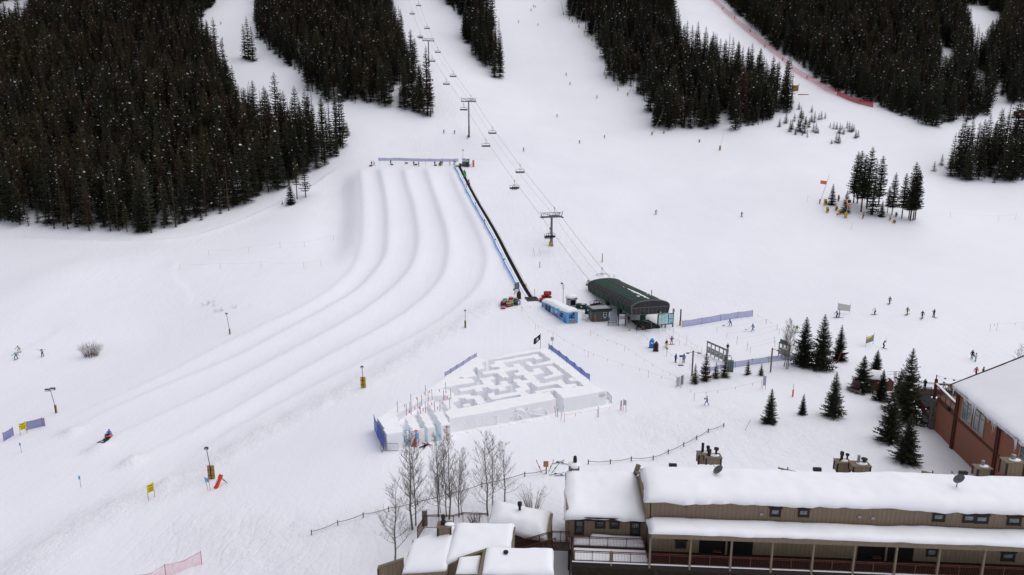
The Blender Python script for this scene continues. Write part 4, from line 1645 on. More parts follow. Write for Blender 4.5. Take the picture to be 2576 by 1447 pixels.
for sx in (-1, 1):
	mb = MB()
	mb.box((sx * GAUGE, L + 2.0, 5.25), (.3, 4.4, .28))
	mb.bar((sx * GAUGE, L, 4.9), (sx * GAUGE, L + 4.0, 5.5), .2, .2)
	for k in range(9):
		y = L + .1 + k * .48
		mb.tube([(sx * GAUGE + .18, y, 4.98 + k * .05), (sx * GAUGE + .34, y, 4.98 + k * .05)], .2, 10)
	mb.build("sheave_train", M_STEEL if sx < 0 else M_DARK, st)
mb = MB()
mb.bar((-W - .3, L + .5, 5.1), (W * .6, L + .5, 5.1), .35, .4)
mb.tube([(1.0, L + .3, ZT - .4), (1.0, L + .3, ZT + 1.0), (1.5, L + .3, ZT + 1.0), (1.5, L + .3, ZT - .4)], .035, 5)
mb.tube([(2.4, L + .3, ZT - .6), (2.4, L + .3, ZT + .8), (2.8, L + .3, ZT + .8), (2.8, L + .3, ZT - .6)], .035, 5)
mb.build("end_gantry", M_GREYM, st)
mb = MB()
rr = random.Random(3)
k = 11
for j in range(26):
	y = 1.6 + j * .42
	x = A[7][0] + .25 + rr.uniform(-.12, .12)
	s = .18 + .28 * math.sin(PI * (j + 1) / 27) * rr.uniform(.5, 1.2)
	mb.ball((x, y, ZT - .0), (s, .36, .09), 7, 4)
for (x, y, s) in ((.2, 14.6, .2), (2.6, 6.9, .2), (2.7, 5.6, .18), (3.3, 2.2, .3), (3.4, 1.7, .3), (3.5, 1.2, .25), (-.8, 4.6, .35)):
	i = min(13, max(0, int((math.acos(-max(-1, min(1, x / W)))) / PI * 14)))
	mb.ball((x, y, (A[i][1] + A[i + 1][1]) / 2), (s, s * 1.6, .06), 7, 4)
mb.build("snow_patch", M_SNOWR, st, True)
# loading ramp and conveyor under the hood, a chair waiting inside
mb = MB()
mb.box((.4, 4.5, .35), (4.2, 9.0, .5))
mb.build("loading_ramp", mat("wet_rubber", (0.03, 0.027, 0.027), .7), st)
cst = chair_at(ST.w(-5.6, 17.0, 4.35), "lift chair carrying three riders leaving the station beneath the hood's open side")
cst.rotation_euler.z = ANGC + PI
riders(cst, 3, "the chair leaving the station")
c2 = chair_at(ST.w(-1.4, -.6, 3.5), "folded empty chair hanging at the loading point under the hood front")
c2.rotation_euler.z = ANGC + PI / 2 + .5
# ------------------------------------------------------------------ tubing hill: conveyor, huts, tubes
def Z1(x, y): return ((1980 + x / 6.43) / 1.5901, (1080 + y / 6.43) / 1.5901)
def Z2(x, y): return ((2340 + x / 6.43) / 1.5901, (1080 + y / 6.43) / 1.5901)
def Z3(x, y): return ((1480 + x / 3.288) / 1.5901, (1380 + y / 3.288) / 1.5901)
def Z4(x, y): return ((1900 + x / 3.617) / 1.5901, (1360 + y / 3.617) / 1.5901)
def Z5(x, y): return ((2580 + x / 4.257) / 1.5901, (1300 + y / 4.257) / 1.5901)
def Z6(x, y): return ((3380 + x / 2.894) / 1.5901, (1380 + y / 2.894) / 1.5901)
def Z7(x, y): return ((1780 + x / 9.045) / 1.5901, (600 + y / 9.045) / 1.5901)
def Z8(x, y): return ((1480 + x / 3.3026) / 1.5901, (2000 + y / 3.3026) / 1.5901)
def Z10(x, y): return ((3240 + x / 4.954) / 1.5901, (680 + y / 4.954) / 1.5901)
def Z12(x, y): return ((3000 + x / 3.807) / 1.5901, (1180 + y / 3.807) / 1.5901)
C0, C1 = at(1334, 748), at(1155, 420)
cdir = Vector((C1.x - C0.x, C1.y - C0.y, 0)).normalized()
cleft = Vector((-cdir.y, cdir.x, 0))
o = thing("conveyor_lift", "long straight black conveyor belt lift climbing the right flank of the tubing hill", "conveyor lift", C0)
o['label'] = "long straight black conveyor belt climbing the tubing hill to the hut at its top"
def belt_pts(off, up, n=60, f0=0.0, f1=1.0):
	ps = []
	for i in range(n + 1):
		q = C0.lerp(C1, f0 + (f1 - f0) * i / n) + cleft * off
		ps.append(Vector((q.x, q.y, gz(q.x, q.y) + up)) - C0)
	return ps
def ribbon(off, w_, up, th, n=60, f0=0.0, f1=1.0):
	mb = MB()
	Lp, Rp = belt_pts(off + w_ / 2, up, n, f0, f1), belt_pts(off - w_ / 2, up, n, f0, f1)
	vs = []
	for a, b_ in zip(Lp, Rp):
		vs += [a, b_, b_ - Vector((0, 0, th)), a - Vector((0, 0, th))]
	fs = []
	for i in range(n):
		a, b_ = 4 * i, 4 * i + 4
		fs += [(a, a + 1, b_ + 1, b_), (a + 1, a + 2, b_ + 2, b_ + 1), (a + 3, a, b_, b_ + 3)]
	fs += [(3, 2, 1, 0), (4 * n, 4 * n + 1, 4 * n + 2, 4 * n + 3)]
	mb.add(vs, fs)
	return mb
M_BELT = mat("conveyor_belt", (0.006, 0.006, 0.007), 0.9, var=.1, scale=2)
ribbon(0, .95, .22, .5).build("belt", M_BELT, o)
for s in (-1, 1):
	ribbon(s * .72, .5, .17, .5).build("side_deck", mat("packed_edge", (.74, .73, .76), .8, var=.08, scale=1.5) if s < 0 else M_SNOWR, o)
mb = MB()
d0 = -cdir * 3.0
e = Vector((C0.x + d0.x, C0.y + d0.y, 0))
e.z = gz(e.x, e.y)
q = [cleft * 1.5 + Vector((0, 0, .12)), -cleft * 1.5 + Vector((0, 0, .12)), e - C0 - cleft * 1.5 + Vector((0, 0, .10)), e - C0 + cleft * 1.5 + Vector((0, 0, .10))]
mb.slab([q[1], q[0], q[3], q[2]], .25)
for k in range(5):
	c = (q[0] + q[1]) / 2 - cdir * (.5 + k * .5) + Vector((0, 0, .03))
	mb.bar(c - cleft * 1.4, c + cleft * 1.4, .08, .06)
mb.build("boarding_plate", M_DARK, o)
q = C1 - C0
mb = MB()
mb.box(q + cdir * .8 + Vector((0, 0, .25)), (2.4, 1.6, .5), math.atan2(cdir.y, cdir.x) - PI / 2)
mb.build("drive_housing", M_DARK, o)
# blue windbreak cloth along its downhill-left side
N_CLOTH = net_mat("bright_blue_cloth", (0.05, 0.33, 0.80), 0.93)
pts = []
r_ = random.Random(4)
for i in range(29):
	f = i / 28
	p = C0.lerp(C1, min(1, .03 + .97 * f)) + cleft * (1.9 + .14 * math.sin(i * 1.9) * r_.uniform(.4, 1))
	pts.append(Vector((p.x, p.y, gz(p.x, p.y))))
net_fence("windbreak_fence", "bright blue cloth windbreak running along the black conveyor belt", pts, .8, N_CLOTH, M_DARK, sag=.05, n_sub=3, post_r=.02, cat="fence")
g = "speaker posts along the conveyor"
for i, (x, y) in enumerate(((2120, 500), (2209, 672), (2300, 850), (2407, 1048), (2497, 1252))):
	p = at(*T(1, 1, x, y))
	o = thing("conveyor_post", "thin dark post with a small box on top beside the blue windbreak", "post", p, 0, g)
	o['label'] = ("highest", "second highest", "middle", "second lowest", "lowest")[i] + " dark post with a small box on top beside the blue windbreak"
	mb = MB()
	mb.tube([(0, 0, -.2), (0, 0, 2.3)], .035, 5)
	mb.build("pole", M_DARK, o)
	mb = MB()
	mb.box((0, -.05, 2.4), (.35, .25, .3))
	mb.build("box", M_BLACK, o)
# netting behind the start of the lanes
pts = [T(1, 1, x, y) for x, y in ((1232, 172), (1437, 172), (1632, 180), (1755, 180), (1880, 182), (2035, 180))]
o = net_fence("safety_net", "long low blue net behind the start of the tubing lanes", pts, 1.15, N_BLUE, M_POLEB, sag=.1)
# hut at the head of the conveyor
p = at(*Z7(760, 590))
o = thing("operator_hut", "small glazed operator hut with snowy roof at the top of the conveyor", "hut", p, R(-8))
mb = MB()
mb.box((0, 0, .2), (2.6, 2.2, .7))
mb.build("platform", M_DARK, o)
mb = MB()
mb.box((0, .1, 1.1), (2.3, 1.8, 1.2))
mb.build("wall", M_GREYM, o)
for x, w_ in ((-.62, .9), (.5, .95)):
	mb = MB()
	mb.box((x, -.82, 2.1), (w_, .04, .9))
	f = mb.build("window", mat("pale_window", (.55, .62, .66), .2, var=.1), o)
	mb = MB()
	for a in (-1, 1):
		mb.box((x + a * w_ / 2, -.85, 2.1), (.08, .06, .98))
		mb.box((x, -.85, 2.1 + a * .46), (w_, .06, .08))
	mb.build("frame", M_GREYM, f)
for x in (-1.1, 1.1):
	mb = MB()
	mb.box((x, .1, 2.1), (.1, 1.8, .95))
	mb.build("corner_post", M_GREYM, o)
mb = MB()
mb.box((0, 0, 2.68), (2.9, 2.5, .16))
mb.build("roof", M_STEEL, o)
mb = MB()
mb.ball((0, 0, 2.85), (1.45, 1.25, .55), 12, 8)
mb.build("snow_load", M_SNOWR, o, True)
mb = MB()
mb.box((.75, -1.0, 1.0), (1.0, .5, .9))
mb.build("control_box", M_GREEN, o)
p = at(*Z7(655, 560))
o = thing("light_mast", "thin mast with camera and floodlight beside the hut at the conveyor top", "mast", p)
mb = MB()
mb.tube([(0, 0, 0), (0, 0, 5.6)], .05, 6)
mb.build("pole", M_STEEL, o)
mb = MB()
mb.box((.1, 0, 5.7), (.5, .35, .35))
mb.bar((-.1, 0, 5.8), (-.5, 0, 6.3), .06, .06)
mb.build("lamp_head", M_DARK, o)
p = at(*Z7(1030, 612))
o = thing("padded_post", "upright orange padded post on the open snow beside the conveyor hut", "post", p)
mb = MB()
pad(mb, (0, 0, 0), .36, 2.5)
mb.build("pad", M_ORANGE, o)
p = at(*Z7(915, 590))
o = thing("ski_rack", "low rack of crossed dark bars between conveyor hut and orange post", "rack", p)
mb = MB()
for k in (-1, 1):
	mb.bar((k * .5, 0, 0), (-k * .5, 0, .9), .07, .07)
mb.bar((.2, 0, .5), (.9, .1, 1.3), .06, .06)
mb.build("frame", M_DARK, o)
p = at(*Z7(330, 555))
o = thing("lane_gate", "grey upright gate panel by the top end of the conveyor", "gate", p)
mb = MB()
mb.box((0, 0, .85), (.4, .25, 1.7))
mb.build("panel", M_GREYM, o)
mb = MB()
mb.box((0, 0, 1.75), (.5, .3, .12))
mb.build("cap", M_DARK, o)
p = at(*Z7(385, 555))
o = thing("stop_sign", "small red-brown sign on a dark post at the conveyor's top exit", "sign", p)
mb = MB()
mb.tube([(0, 0, 0), (0, 0, 1.4)], .04, 5)
mb.build("post", M_DARK, o)
mb = MB()
mb.box((0, -.05, 1.3), (.48, .04, .5))
mb.build("panel", mat("sign_brown", (.25, .12, .12), .6), o)
for i, (x, y) in enumerate(((1248, 208), (1498, 215), (1707, 220))):
	p = at(*T(1, 1, x, y))
	o = thing("lane_marker", ("first", "second", "third")[i] + " thin lane marker pole counted from the forest at the tubing start", "pole", p, 0, "lane markers at the tubing start")
	mb = MB()
	mb.tube([(0, 0, -.2), (0, 0, 1.6)], .035, 5)
	mb.build("pole", M_DARK, o)
	mb = MB()
	mb.box((0, 0, 1.55), (.16, .05, .28))
	mb.build("plate", M_STEEL, o)
# tubes: up at the start, and piled by the conveyor's foot
g = "tubes at the top of the lanes"
for u, v, c, lab in ((933, 418.3, 'red', "red snow tube lying at the feet of the pair nearest the forest"), (986, 415, 'green', "green snow tube beside the person in navy at the first lane"), (1023, 411.5, 'green', "green snow tube lying alone in front of the long blue net"),
                     (1046.5, 415.5, 'red', "red snow tube between two people at the middle lane"), (1095.5, 417, 'green', "green snow tube beside the person at the last lane"), (1158, 414.6, 'red', "red snow tube by the door of the conveyor hut")):
	tube_ring(at(u, v), c, lab, g)
tube_ring(at(*Z7(738, 1035)) + Vector((0, 0, 1.05)), 'green', "green snow tube standing on edge on the conveyor belt", None, (R(62), 0, R(-28)))
tube_ring(at(*Z7(695, 905)) + Vector((-.3, 0, .9)), 'green', "green snow tube held upright by a rider near the top of the conveyor", None, (R(80), 0, R(50)))
tube_ring(at(*Z7(825, 1268)) + Vector((0, 0, .2)), 'red', "red snow tube lying on the conveyor under a crouching rider")
tube_ring(at(1106.5, 417) + Vector((0, -.1, .55)), 'brown', "brown snow tube held upright by a person at the lane start", None, (R(78), 0, R(20)))
PILE = [(410, 720, 1, 'pink'), (265, 760, 1, 'green'), (250, 790, 1, 'green'), (215, 815, 1, 'pink'), (400, 760, 0, 'navy'), (530, 745, 1, 'green'), (530, 780, 0, 'pink'), (405, 805, 1, 'pink'), (200, 855, 1, 'navy'), (205, 895, 0, 'navy'),
		(425, 850, 1, 'green'), (430, 885, 0, 'green'), (350, 875, 1, 'pink'), (350, 910, 0, 'pink'), (525, 825, 1, 'navy'), (545, 870, 0, 'navy'), (225, 925, 0, 'navy'), (215, 965, 0, 'pink'), (330, 830, 0, 'green'), (300, 850, 0, 'navy'), (470, 810, 0, 'navy')]
for x, y, lv, c in PILE:
	p = at(*Z1(x, y + 30 + (42 if lv else 0)))
	tube_ring(p + Vector((0, 0, .46 * lv)), c, f"{'navy' if c == 'navy' else c} snow tube in the mixed pile by the conveyor's foot", "snow tubes piled by the conveyor foot", None, 1.0)
for x, y, lv in ((1200, 800, 0), (1200, 800, 1), (1255, 720, 0), (1255, 720, 1), (1330, 740, 0), (1345, 715, 1), (1345, 715, 2), (1310, 670, 1), (1310, 670, 2), (1390, 670, 1), (1390, 670, 2), (1395, 700, 0), (1240, 810, 0)):
	p = at(*Z1(x, y + 20))
	tube_ring(p + Vector((0, 0, .44 * lv)), 'red', "dark red snow tube in the stack behind the blue ticket container", "red tubes behind the container")
def cone(p, label, colr=None, h=.75):
	o = thing("traffic_cone", label, "traffic cone", p)
	mb = MB()
	mb.box((0, 0, .03), (.42, .42, .06))
	mb.build("base", colr or M_ORANGE, o)
	mb = MB()
	mb.lathe([(.17, .06), (.04, h), (.0, h + .01)], 10)
	mb.build("cone", colr or M_ORANGE, o)
	return o
cone(at(*Z1(797, 425)), "red-orange traffic cone on the snow beside the lower conveyor belt", h=.95)
cone(at(*Z2(1573, 1270)) if False else at(*T(2, 2, 1184, 435)), "yellow-orange traffic cone in front of the loading station", mat("amber_vinyl", (.80, .30, .03), .6), .8)
def post_thing(p, label, h, r=.05, m_=None, cat="post", name="marker_post", pad_=None, cap=None, group=None, lean=0.0):
	o = thing(name, label, cat, p, 0, group)
	mb = MB()
	mb.tube([(0, 0, -.3), (lean * h, 0, h)], r, 7)
	mb.build("pole", m_ or M_DARK, o)
	if pad_:
		mb = MB()
		pad(mb, (0, 0, 0), pad_[0], pad_[1])
		mb.build("pad", pad_[2], o)
	if cap:
		mb = MB()
		mb.box((lean * h, 0, h), cap[0])
		mb.build("head", cap[1], o)
	return o
post_thing(at(*Z1(1015, 680)), "yellow marker pole standing beside the conveyor's boarding plate", 1.9, .06, M_YEL)
# upright information board and bin at the foot of the conveyor
p = at(*Z1(563, 630))
o = thing("rules_board", "tall narrow grey notice board beside the foot of the conveyor", "notice board", p, R(18))
for s in (-.55, .55):
	mb = MB()
	mb.box((s, 0, 1.5), (.09, .09, 3.2))
	mb.build("post", M_DARK, o)
mb = MB()
mb.box((0, -.02, 2.2), (1.0, .06, 1.7))
pn = mb.build("panel", mat("board_grey", (.14, .16, .18), .5), o)
for k in range(6):
	mb = MB()
	mb.box((-.2 + .3 * (k % 2), -.065, 2.85 - k * .25), (.34, .02, .09))
	mb.build("notice", (M_WHITE, M_SKYB)[k % 2], pn)
mb = MB()
mb.box((0, -.02, .75), (1.0, .05, .75))
mb.build("lower_panel", M_WHITE, o)
mb = MB()
mb.box((-.75, -.05, 1.3), (.5, .05, .5))
mb.build("side_sign", M_GREYM, o)
def bin_(p, label, m_, rz=0.0):
	o = thing("litter_bin", label, "litter bin", p, rz, None)
	mb = MB()
	mb.box((0, 0, .62), (.85, .85, 1.3))
	mb.build("body", m_, o)
	mb = MB()
	mb.add([(-.46, -.46, 1.27), (.46, -.46, 1.27), (.46, .46, 1.27), (-.46, .46, 1.27), (-.1, -.46, 1.85), (.1, -.46, 1.85), (.1, .46, 1.85), (-.1, .46, 1.85)],
           [(3, 2, 1, 0), (4, 5, 6, 7), (0, 1, 5, 4), (1, 2, 6, 5), (2, 3, 7, 6), (3, 0, 4, 7)])
	mb.build("lid", m_, o)
	mb = MB()
	mb.box((.1, -.44, 1.05), (.4, .04, .26))
	mb.build("flap", M_WHITE if m_ is M_BLUE else M_BLACK, o)
	mb = MB()
	mb.box((0, 0, -.02), (1.1, 1.1, .12))
	mb.build("base", M_DARK, o)
	return o
M_BINB = mat("bin_brown", (.045, .026, .022), .6)
bin_(at(*Z1(615, 735)), "brown litter bin behind the pile of snow tubes", M_BINB, R(-20))
bin_(at(*Z5(113, 385)), "blue recycling bin in front of the loading station", M_BLUE, R(-24))
bin_(at(*Z5(183, 442)), "dark brown litter bin standing beside the blue recycling bin", M_BINB, R(-24))
# ticket container
a = at(*Z1(1840, 1385))
b_ = at(*Z1(2110, 1350))
c = at(*Z1(1262, 975))
ang = math.atan2(c.y - a.y, c.x - a.x)
Lc = math.hypot(c.x - a.x, c.y - a.y)
zb = min(a.z, b_.z) - .05
o = thing("ticket_container", "light blue ticket office container with painted mural and snow-covered roof", "container", (a.x, a.y, zb), ang)
# local frame: x along the long side away from the viewer, y to the left of it; the end wall is turned to the viewer
Wd = -2.75
M_CONT = mat("container_blue", (0.14, 0.36, 0.62), 0.5, var=.06, scale=.7)
hh = 2.75
mb = MB()
n = 40
def corrug(p0, p1, nrm, m=None, cnt=30):
	p0, p1, nrm = Vector(p0), Vector(p1), Vector(nrm)
	vs, k = [], 0
	for i in range(cnt * 4 + 1):
		f = i / (cnt * 4)
		off = (0, 0, .05, .05)[i % 4]
		q = p0.lerp(p1, f) + nrm * off
		vs += [q, q + Vector((0, 0, hh))]
	mb.add(vs, [(2 * i, 2 * i + 2, 2 * i + 3, 2 * i + 1) for i in range(cnt * 4)])
Lc = 12.2
corrug((Lc, 0, 0), (0, 0, 0), (0, 1, 0), cnt=32)
corrug((0, 0, 0), (0, Wd, 0), (-1, 0, 0), cnt=7)
corrug((0, Wd, 0), (Lc, Wd, 0), (0, -1, 0), cnt=32)
corrug((Lc, Wd, 0), (Lc, 0, 0), (1, 0, 0), cnt=7)
mb.add([(0, 0, hh), (Lc, 0, hh), (Lc, Wd, hh), (0, Wd, hh)], [(3, 2, 1, 0)])
mb.build("wall", M_CONT, o)
mb = MB()
for x, y in ((0, 0), (0, Wd), (Lc, 0), (Lc, Wd)):
	mb.box((x, y, hh / 2), (.16, .16, hh + .06))
mb.build("corner_post", M_CONT, o)
for x in (9.6, 8.1):
	mb = MB()
	mb.box((x, .09, 1.45), (1.25, .06, 1.9))
	wn = mb.build("ticket_window", mat("menu_board", (.045, .045, .055), .4, var=.3, scale=6), o)
	mb = MB()
	for s in (-.66, .66):
		mb.box((x + s, .10, 1.6), (.08, .08, 2.3))
	mb.box((x, .10, 2.74), (1.4, .08, .08))
	mb.build("frame", M_SKYB, wn)
	mb = MB()
	mb.box((x - .3, .135, .75), (.45, .02, .4))
	mb.build("notice", M_WHITE, wn)
mb = MB()
mb.box((11.8, .1, 1.0), (.5, .05, 1.5))
mb.build("banner", M_RED, o)
M_MG, M_MP, M_MB_, M_MW = mat("mural_green", (.05, .30, .06), .6), mat("mural_pink", (.65, .06, .16), .6), mat("mural_blue", (.03, .16, .45), .6), mat("mural_pale", (.42, .62, .82), .6)
def mural(name, m_, polys):
	mb = MB()
	for poly in polys:
		vs = [(p[0], .075, p[1]) if len(p) == 2 else p for p in poly]
		mb.slab(vs, .02)
	return mb.build(name, m_, o)
mural("mural_tree", M_MG, [[(7.0, .4), (6.5, .4), (6.75, 1.6)], [(6.1, .9), (5.6, .9), (5.85, 2.0)], [(3.3, .2), (2.9, .2), (3.1, 1.4)]])
mural("mural_house", M_MP, [[(6.2, .15), (5.5, .15), (5.5, 1.0), (6.2, 1.0)], [(5.4, .2), (4.9, .2), (4.9, 1.2), (5.4, 1.2)], [(3.4, .9), (3.0, .9), (3.0, 1.6), (3.4, 1.6)]])
mural("mural_fir", M_MB_, [[(4.8, .15), (4.0, .15), (4.4, 1.9)], [(1.3, .1), (.7, .1), (1.0, 1.9)], [(.6, .05), (.15, .05), (.35, 2.1)]])
mural("mural_dome", M_MW, [[(4.9 + .7 * math.cos(t_), 1.5 + .7 * math.sin(t_)) for t_ in [PI * i / 10 for i in range(11)]][::-1], [(7.3 + .8 * math.cos(t_), 1.2 + .9 * math.sin(t_)) for t_ in [PI * i / 10 for i in range(11)]][::-1]])
M_INK = mat("ink_navy", (.012, .02, .06), .6)
Ms = Matrix.Translation((2.2, .085, 1.95)) @ Matrix.Rotation(PI, 4, 'Z') @ Matrix.Rotation(PI / 2, 4, 'X')
lettering("TUBING", .42, Ms, M_INK, o, .012, bold=.015)
lettering("HILL", .75, Ms @ Matrix.Translation((0, -.55, 0)), M_INK, o, .012, bold=.03)
Me = Matrix.Translation((-.09, Wd * .47, 2.0)) @ Matrix.Rotation(-PI / 2, 4, 'Z') @ Matrix.Rotation(PI / 2, 4, 'X')
lettering("TUBING", .40, Me, M_INK, o, .012, bold=.015)
lettering("HILL", .75, Me @ Matrix.Translation((.05, -.52, 0)), M_INK, o, .012, bold=.03)
mb = MB()
mb.torus((0, 0, 0), .16, .06, 14, 6)
rg = mb.build("mural_ring", M_INK, o)
rg.matrix_local = Me @ Matrix.Translation((.42, .38, 0))
for y, m_ in ((-.95, M_MG), (-1.95, M_MP)):
	mb = MB()
	mb.box((-.07, y, .5), (.03, .62, .62))
	mb.build("mural_pocket", m_, o)
	mb = MB()
	for k in range(8):
		t_ = PI + PI * k / 8
		t2 = PI + PI * (k + 1) / 8
		mb.bar((-.095, y + .2 * math.cos(t_), .55 + .2 * math.sin(t_)), (-.095, y + .2 * math.cos(t2), .55 + .2 * math.sin(t2)), .02, .05)
	mb.build("mural_smile", M_WHITE, o)
mb = MB()
mb.ball((-.06, -.3, 1.9), (.015, .04, .04), 6, 4)
mb.ball((-.06, -2.4, 2.2), (.015, .04, .04), 6, 4)
mb.ball((-.06, -2.1, 1.5), (.015, .03, .03), 6, 4)
mb.build("mural_dot", M_WHITE, o)
def snow_pad(o_, quad, th, name="snow_load", nx=26, ny=10, seed=1, edge=.45, wob=.12, over=.25, low=0.12, m_=None):
	"""Snow lying on a roof: a domed slab with a rounded, slightly wavy rim. quad: four 3-D corners of the roof, counter-clockwise from above."""
	q = [Vector(p) for p in quad]
	lx = (q[1] - q[0]).length
	ly = (q[3] - q[0]).length
	sx = [0, .015, .04, .08] + [.08 + .84 * i / nx for i in range(1, nx)] + [.92, .96, .985, 1]
	sy = [0, .03, .08, .16] + [.16 + .68 * i / ny for i in range(1, ny)] + [.84, .92, .97, 1]
	top, bot = [], []
	for fy in sy:
		for fx in sx:
			ex = min(fx, 1 - fx) * lx
			ey = min(fy, 1 - fy) * ly
			e_ = min(1, min(ex, ey) / edge)
			z = th * math.sqrt(max(0, 1 - (1 - e_) ** 2))
			gx, gy = fx, fy
			base = (q[0] * (1 - gx) + q[1] * gx) * (1 - gy) + (q[3] * (1 - gx) + q[2] * gx) * gy
			wv = pnoise(Vector((base.x * .22 + seed, base.y * .22, seed * 1.7)))
			w2 = pnoise(Vector((base.x * .9 + seed, base.y * .9, 4.1)))
			z *= 1 + .42 * wv + .16 * w2 + .05 * pnoise(Vector((base.x * 2.3, base.y * 2.3, seed)))
			dx, dy = (fx - .5) * 2, (fy - .5) * 2
			out = over * (1 + wob * 8 * w2 + 1.0 * wv)
			hx = (q[1] - q[0]).normalized() * (math.copysign(out, dx) * max(0, abs(dx) - .9) / .1 if abs(dx) > .9 else 0)
			hy = (q[3] - q[0]).normalized() * (math.copysign(out, dy) * max(0, abs(dy) - .8) / .2 if abs(dy) > .8 else 0)
			rim = 1 - min(1, min(ex, ey) / (edge * .5))
			top.append(base + hx + hy + Vector((0, 0, z - low * rim * (1 + .8 * w2))))
	nX, nY = len(sx), len(sy)
	for p in q:
		bot.append(p - Vector((0, 0, .0)))
	fs = [(j * nX + i, j * nX + i + 1, (j + 1) * nX + i + 1, (j + 1) * nX + i) for j in range(nY - 1) for i in range(nX - 1)]
	n0 = len(top)
	rim = [i for i in range(nX)] + [j * nX + nX - 1 for j in range(1, nY)] + [(nY - 1) * nX + i for i in range(nX - 2, -1, -1)] + [j * nX for j in range(nY - 2, 0, -1)]
	cen = sum(q, Vector()) / 4
	low_ = [top[i].lerp(cen, .03) * 1.0 for i in rim]
	mb = MB()
	vs = top + [Vector((p.x, p.y, p.z - .02)) for p in low_]
	m = len(rim)
	for k in range(m):
		fs.append((rim[(k + 1) % m], rim[k], n0 + k, n0 + (k + 1) % m))
	fs.append(tuple(n0 + k for k in range(m))[::-1])
	mb.add(vs, fs)
	return mb.build(name, m_ or M_SNOWR, o_, True)
snow_pad(o, [(0, Wd, hh), (Lc, Wd, hh), (Lc, 0, hh), (0, 0, hh)], .75, seed=2, edge=.6, over=.12)
# small booth behind the container, lamp post, transformers
p = at(*Z1(1960, 960))
o = thing("ticket_booth", "small pale booth under a rounded cap of snow behind the container", "booth", p, R(12))
mb = MB()
mb.box((0, 0, 1.1), (2.0, 1.9, 2.2))
mb.build("wall", M_STEEL, o)
mb = MB()
mb.box((.1, -.97, 1.35), (1.35, .05, 1.3))
wn = mb.build("window", M_GLASSD, o)
mb = MB()
for s in (-.72, .72):
	mb.box((.1 + s, -.99, 1.35), (.1, .07, 1.5))
mb.box((.1, -.99, 2.05), (1.5, .07, .1))
mb.build("frame", M_WHITE, wn)
mb = MB()
mb.box((0, 0, 2.25), (2.4, 2.3, .14))
mb.build("roof", M_GREEN, o)
mb = MB()
mb.ball((0, 0, 2.55), (1.4, 1.3, .62), 16, 10)
mb.build("snow_load", M_SNOWR, o, True)
p = at(*Z1(1750, 850))
o = thing("lamp_post", "lamp post with a looped bracket behind the blue container", "lamp post", p)
mb = MB()
mb.tube([(0, 0, -.3), (0, 0, 3.2), (.05, 0, 3.6), (.2, 0, 3.9), (.1, 0, 4.3), (-.1, 0, 4.6)], .06, 6)
mb.tube([(0, 0, 3.3), (-.15, 0, 3.7), (-.25, 0, 4.3), (-.3, 0, 4.7)], .05, 6)
mb.build("pole", M_GREYM, o)
mb = MB()
mb.box((-.35, -.05, 4.85), (.5, .4, .3))
mb.build("lamp_head", M_DARK, o)
for (x, y, lab, sz) in ((2220, 985, "low dark green transformer cabinet with a patch of snow on top, standing free", (2.2, 1.4, .95)), (2385, 1120, "taller dark green cabinet against the operator hut", (1.0, 1.2, 1.7))):
	p = at(*Z1(x, y))
	o = thing("utility_cabinet", lab, "cabinet", p, R(-22))
	mb = MB()
	mb.box((0, 0, sz[2] / 2), sz)
	mb.build("body", M_GREEN, o)
	mb = MB()
	mb.box((0, 0, sz[2] + .04), (sz[0] + .1, sz[1] + .1, .08))
	mb.build("lid", M_GREEN, o)
	mb = MB()
	mb.box((.2, -sz[1] / 2 - .02, sz[2] * .55), (.35, .03, .3))
	mb.build("door_plate", M_WHITE, o)
	if sz[2] < 1:
		mb = MB()
		mb.ball((.35, 0, sz[2] + .08), (.5, .35, .08), 9, 5)
		mb.build("snow_load", M_SNOWR, o, True)
# lift operator's hut
p = at(*Z2(400, 1330))
o = thing("operator_hut", "dark grey lift operator hut with green fascia and ribbed metal roof", "hut", p, R(14))
M_CLAP = siding_mat("grey_clapboard", (0.075, 0.08, 0.088), .18, False, .6, .02)
mb = MB()
mb.box((0, 1.4, 1.25), (3.7, 3.0, 2.7))
mb.prism([(1.85, -.1), (2.35, .5), (2.35, 2.4), (1.85, 2.9)], 0, 2.55)
mb.build("wall", M_CLAP, o)
mb = MB()
for a, b2 in (((-2.1, -.35, 2.75), (2.55, -.35, 2.75)), ((2.55, -.35, 2.75), (2.55, 3.1, 2.75)), ((-2.1, 3.1, 2.75), (2.55, 3.1, 2.75)), ((-2.1, -.35, 2.75), (-2.1, 3.1, 2.75))):
	mb.bar(a, b2, .1, .62)
mb.build("fascia", M_GREEN, o)
mb = MB()
mb.slab([(-2.0, -.28, 2.95), (2.48, -.28, 2.95), (2.48, 3.04, 2.99), (-2.0, 3.04, 2.99)], .06)
rf = mb.build("roof", mat("roof_metal", (.50, .52, .55), .4, var=.06), o)
mb = MB()
for k in range(9):
	x = -1.75 + k * .5
	mb.bar((x, -.28, 3.0), (x, 3.04, 3.04), .05, .07)
mb.build("roof_rib", M_STEEL, rf)
mb = MB()
mb.box((.95, -.13, 1.6), (.62, .06, 1.0))
wn = mb.build("window", M_GLASSD, o)
mb = MB()
for s in (-.34, .34):
	mb.box((.95 + s, -.16, 1.6), (.08, .06, 1.1))
for s in (-.53, 0, .53):
	mb.box((.95, -.16, 1.6 + s), (.74, .06, .07))
mb.build("frame", M_WHITE, wn)
mb = MB()
mb.box((2.05, -.0, 1.55), (.36, .5, 1.3), R(40))
mb.build("corner_window", mat("pale_window", (.55, .62, .66), .2), o)
mb = MB()
mb.box((.95, -.14, .85), (.36, .03, .2))
mb.build("notice", M_WHITE, o)
mb = MB()
mb.box((-1.95, .9, 1.1), (.3, 1.1, 2.2))
mb.build("door", M_GREYM, o)
p = at(*Z2(268, 1345))
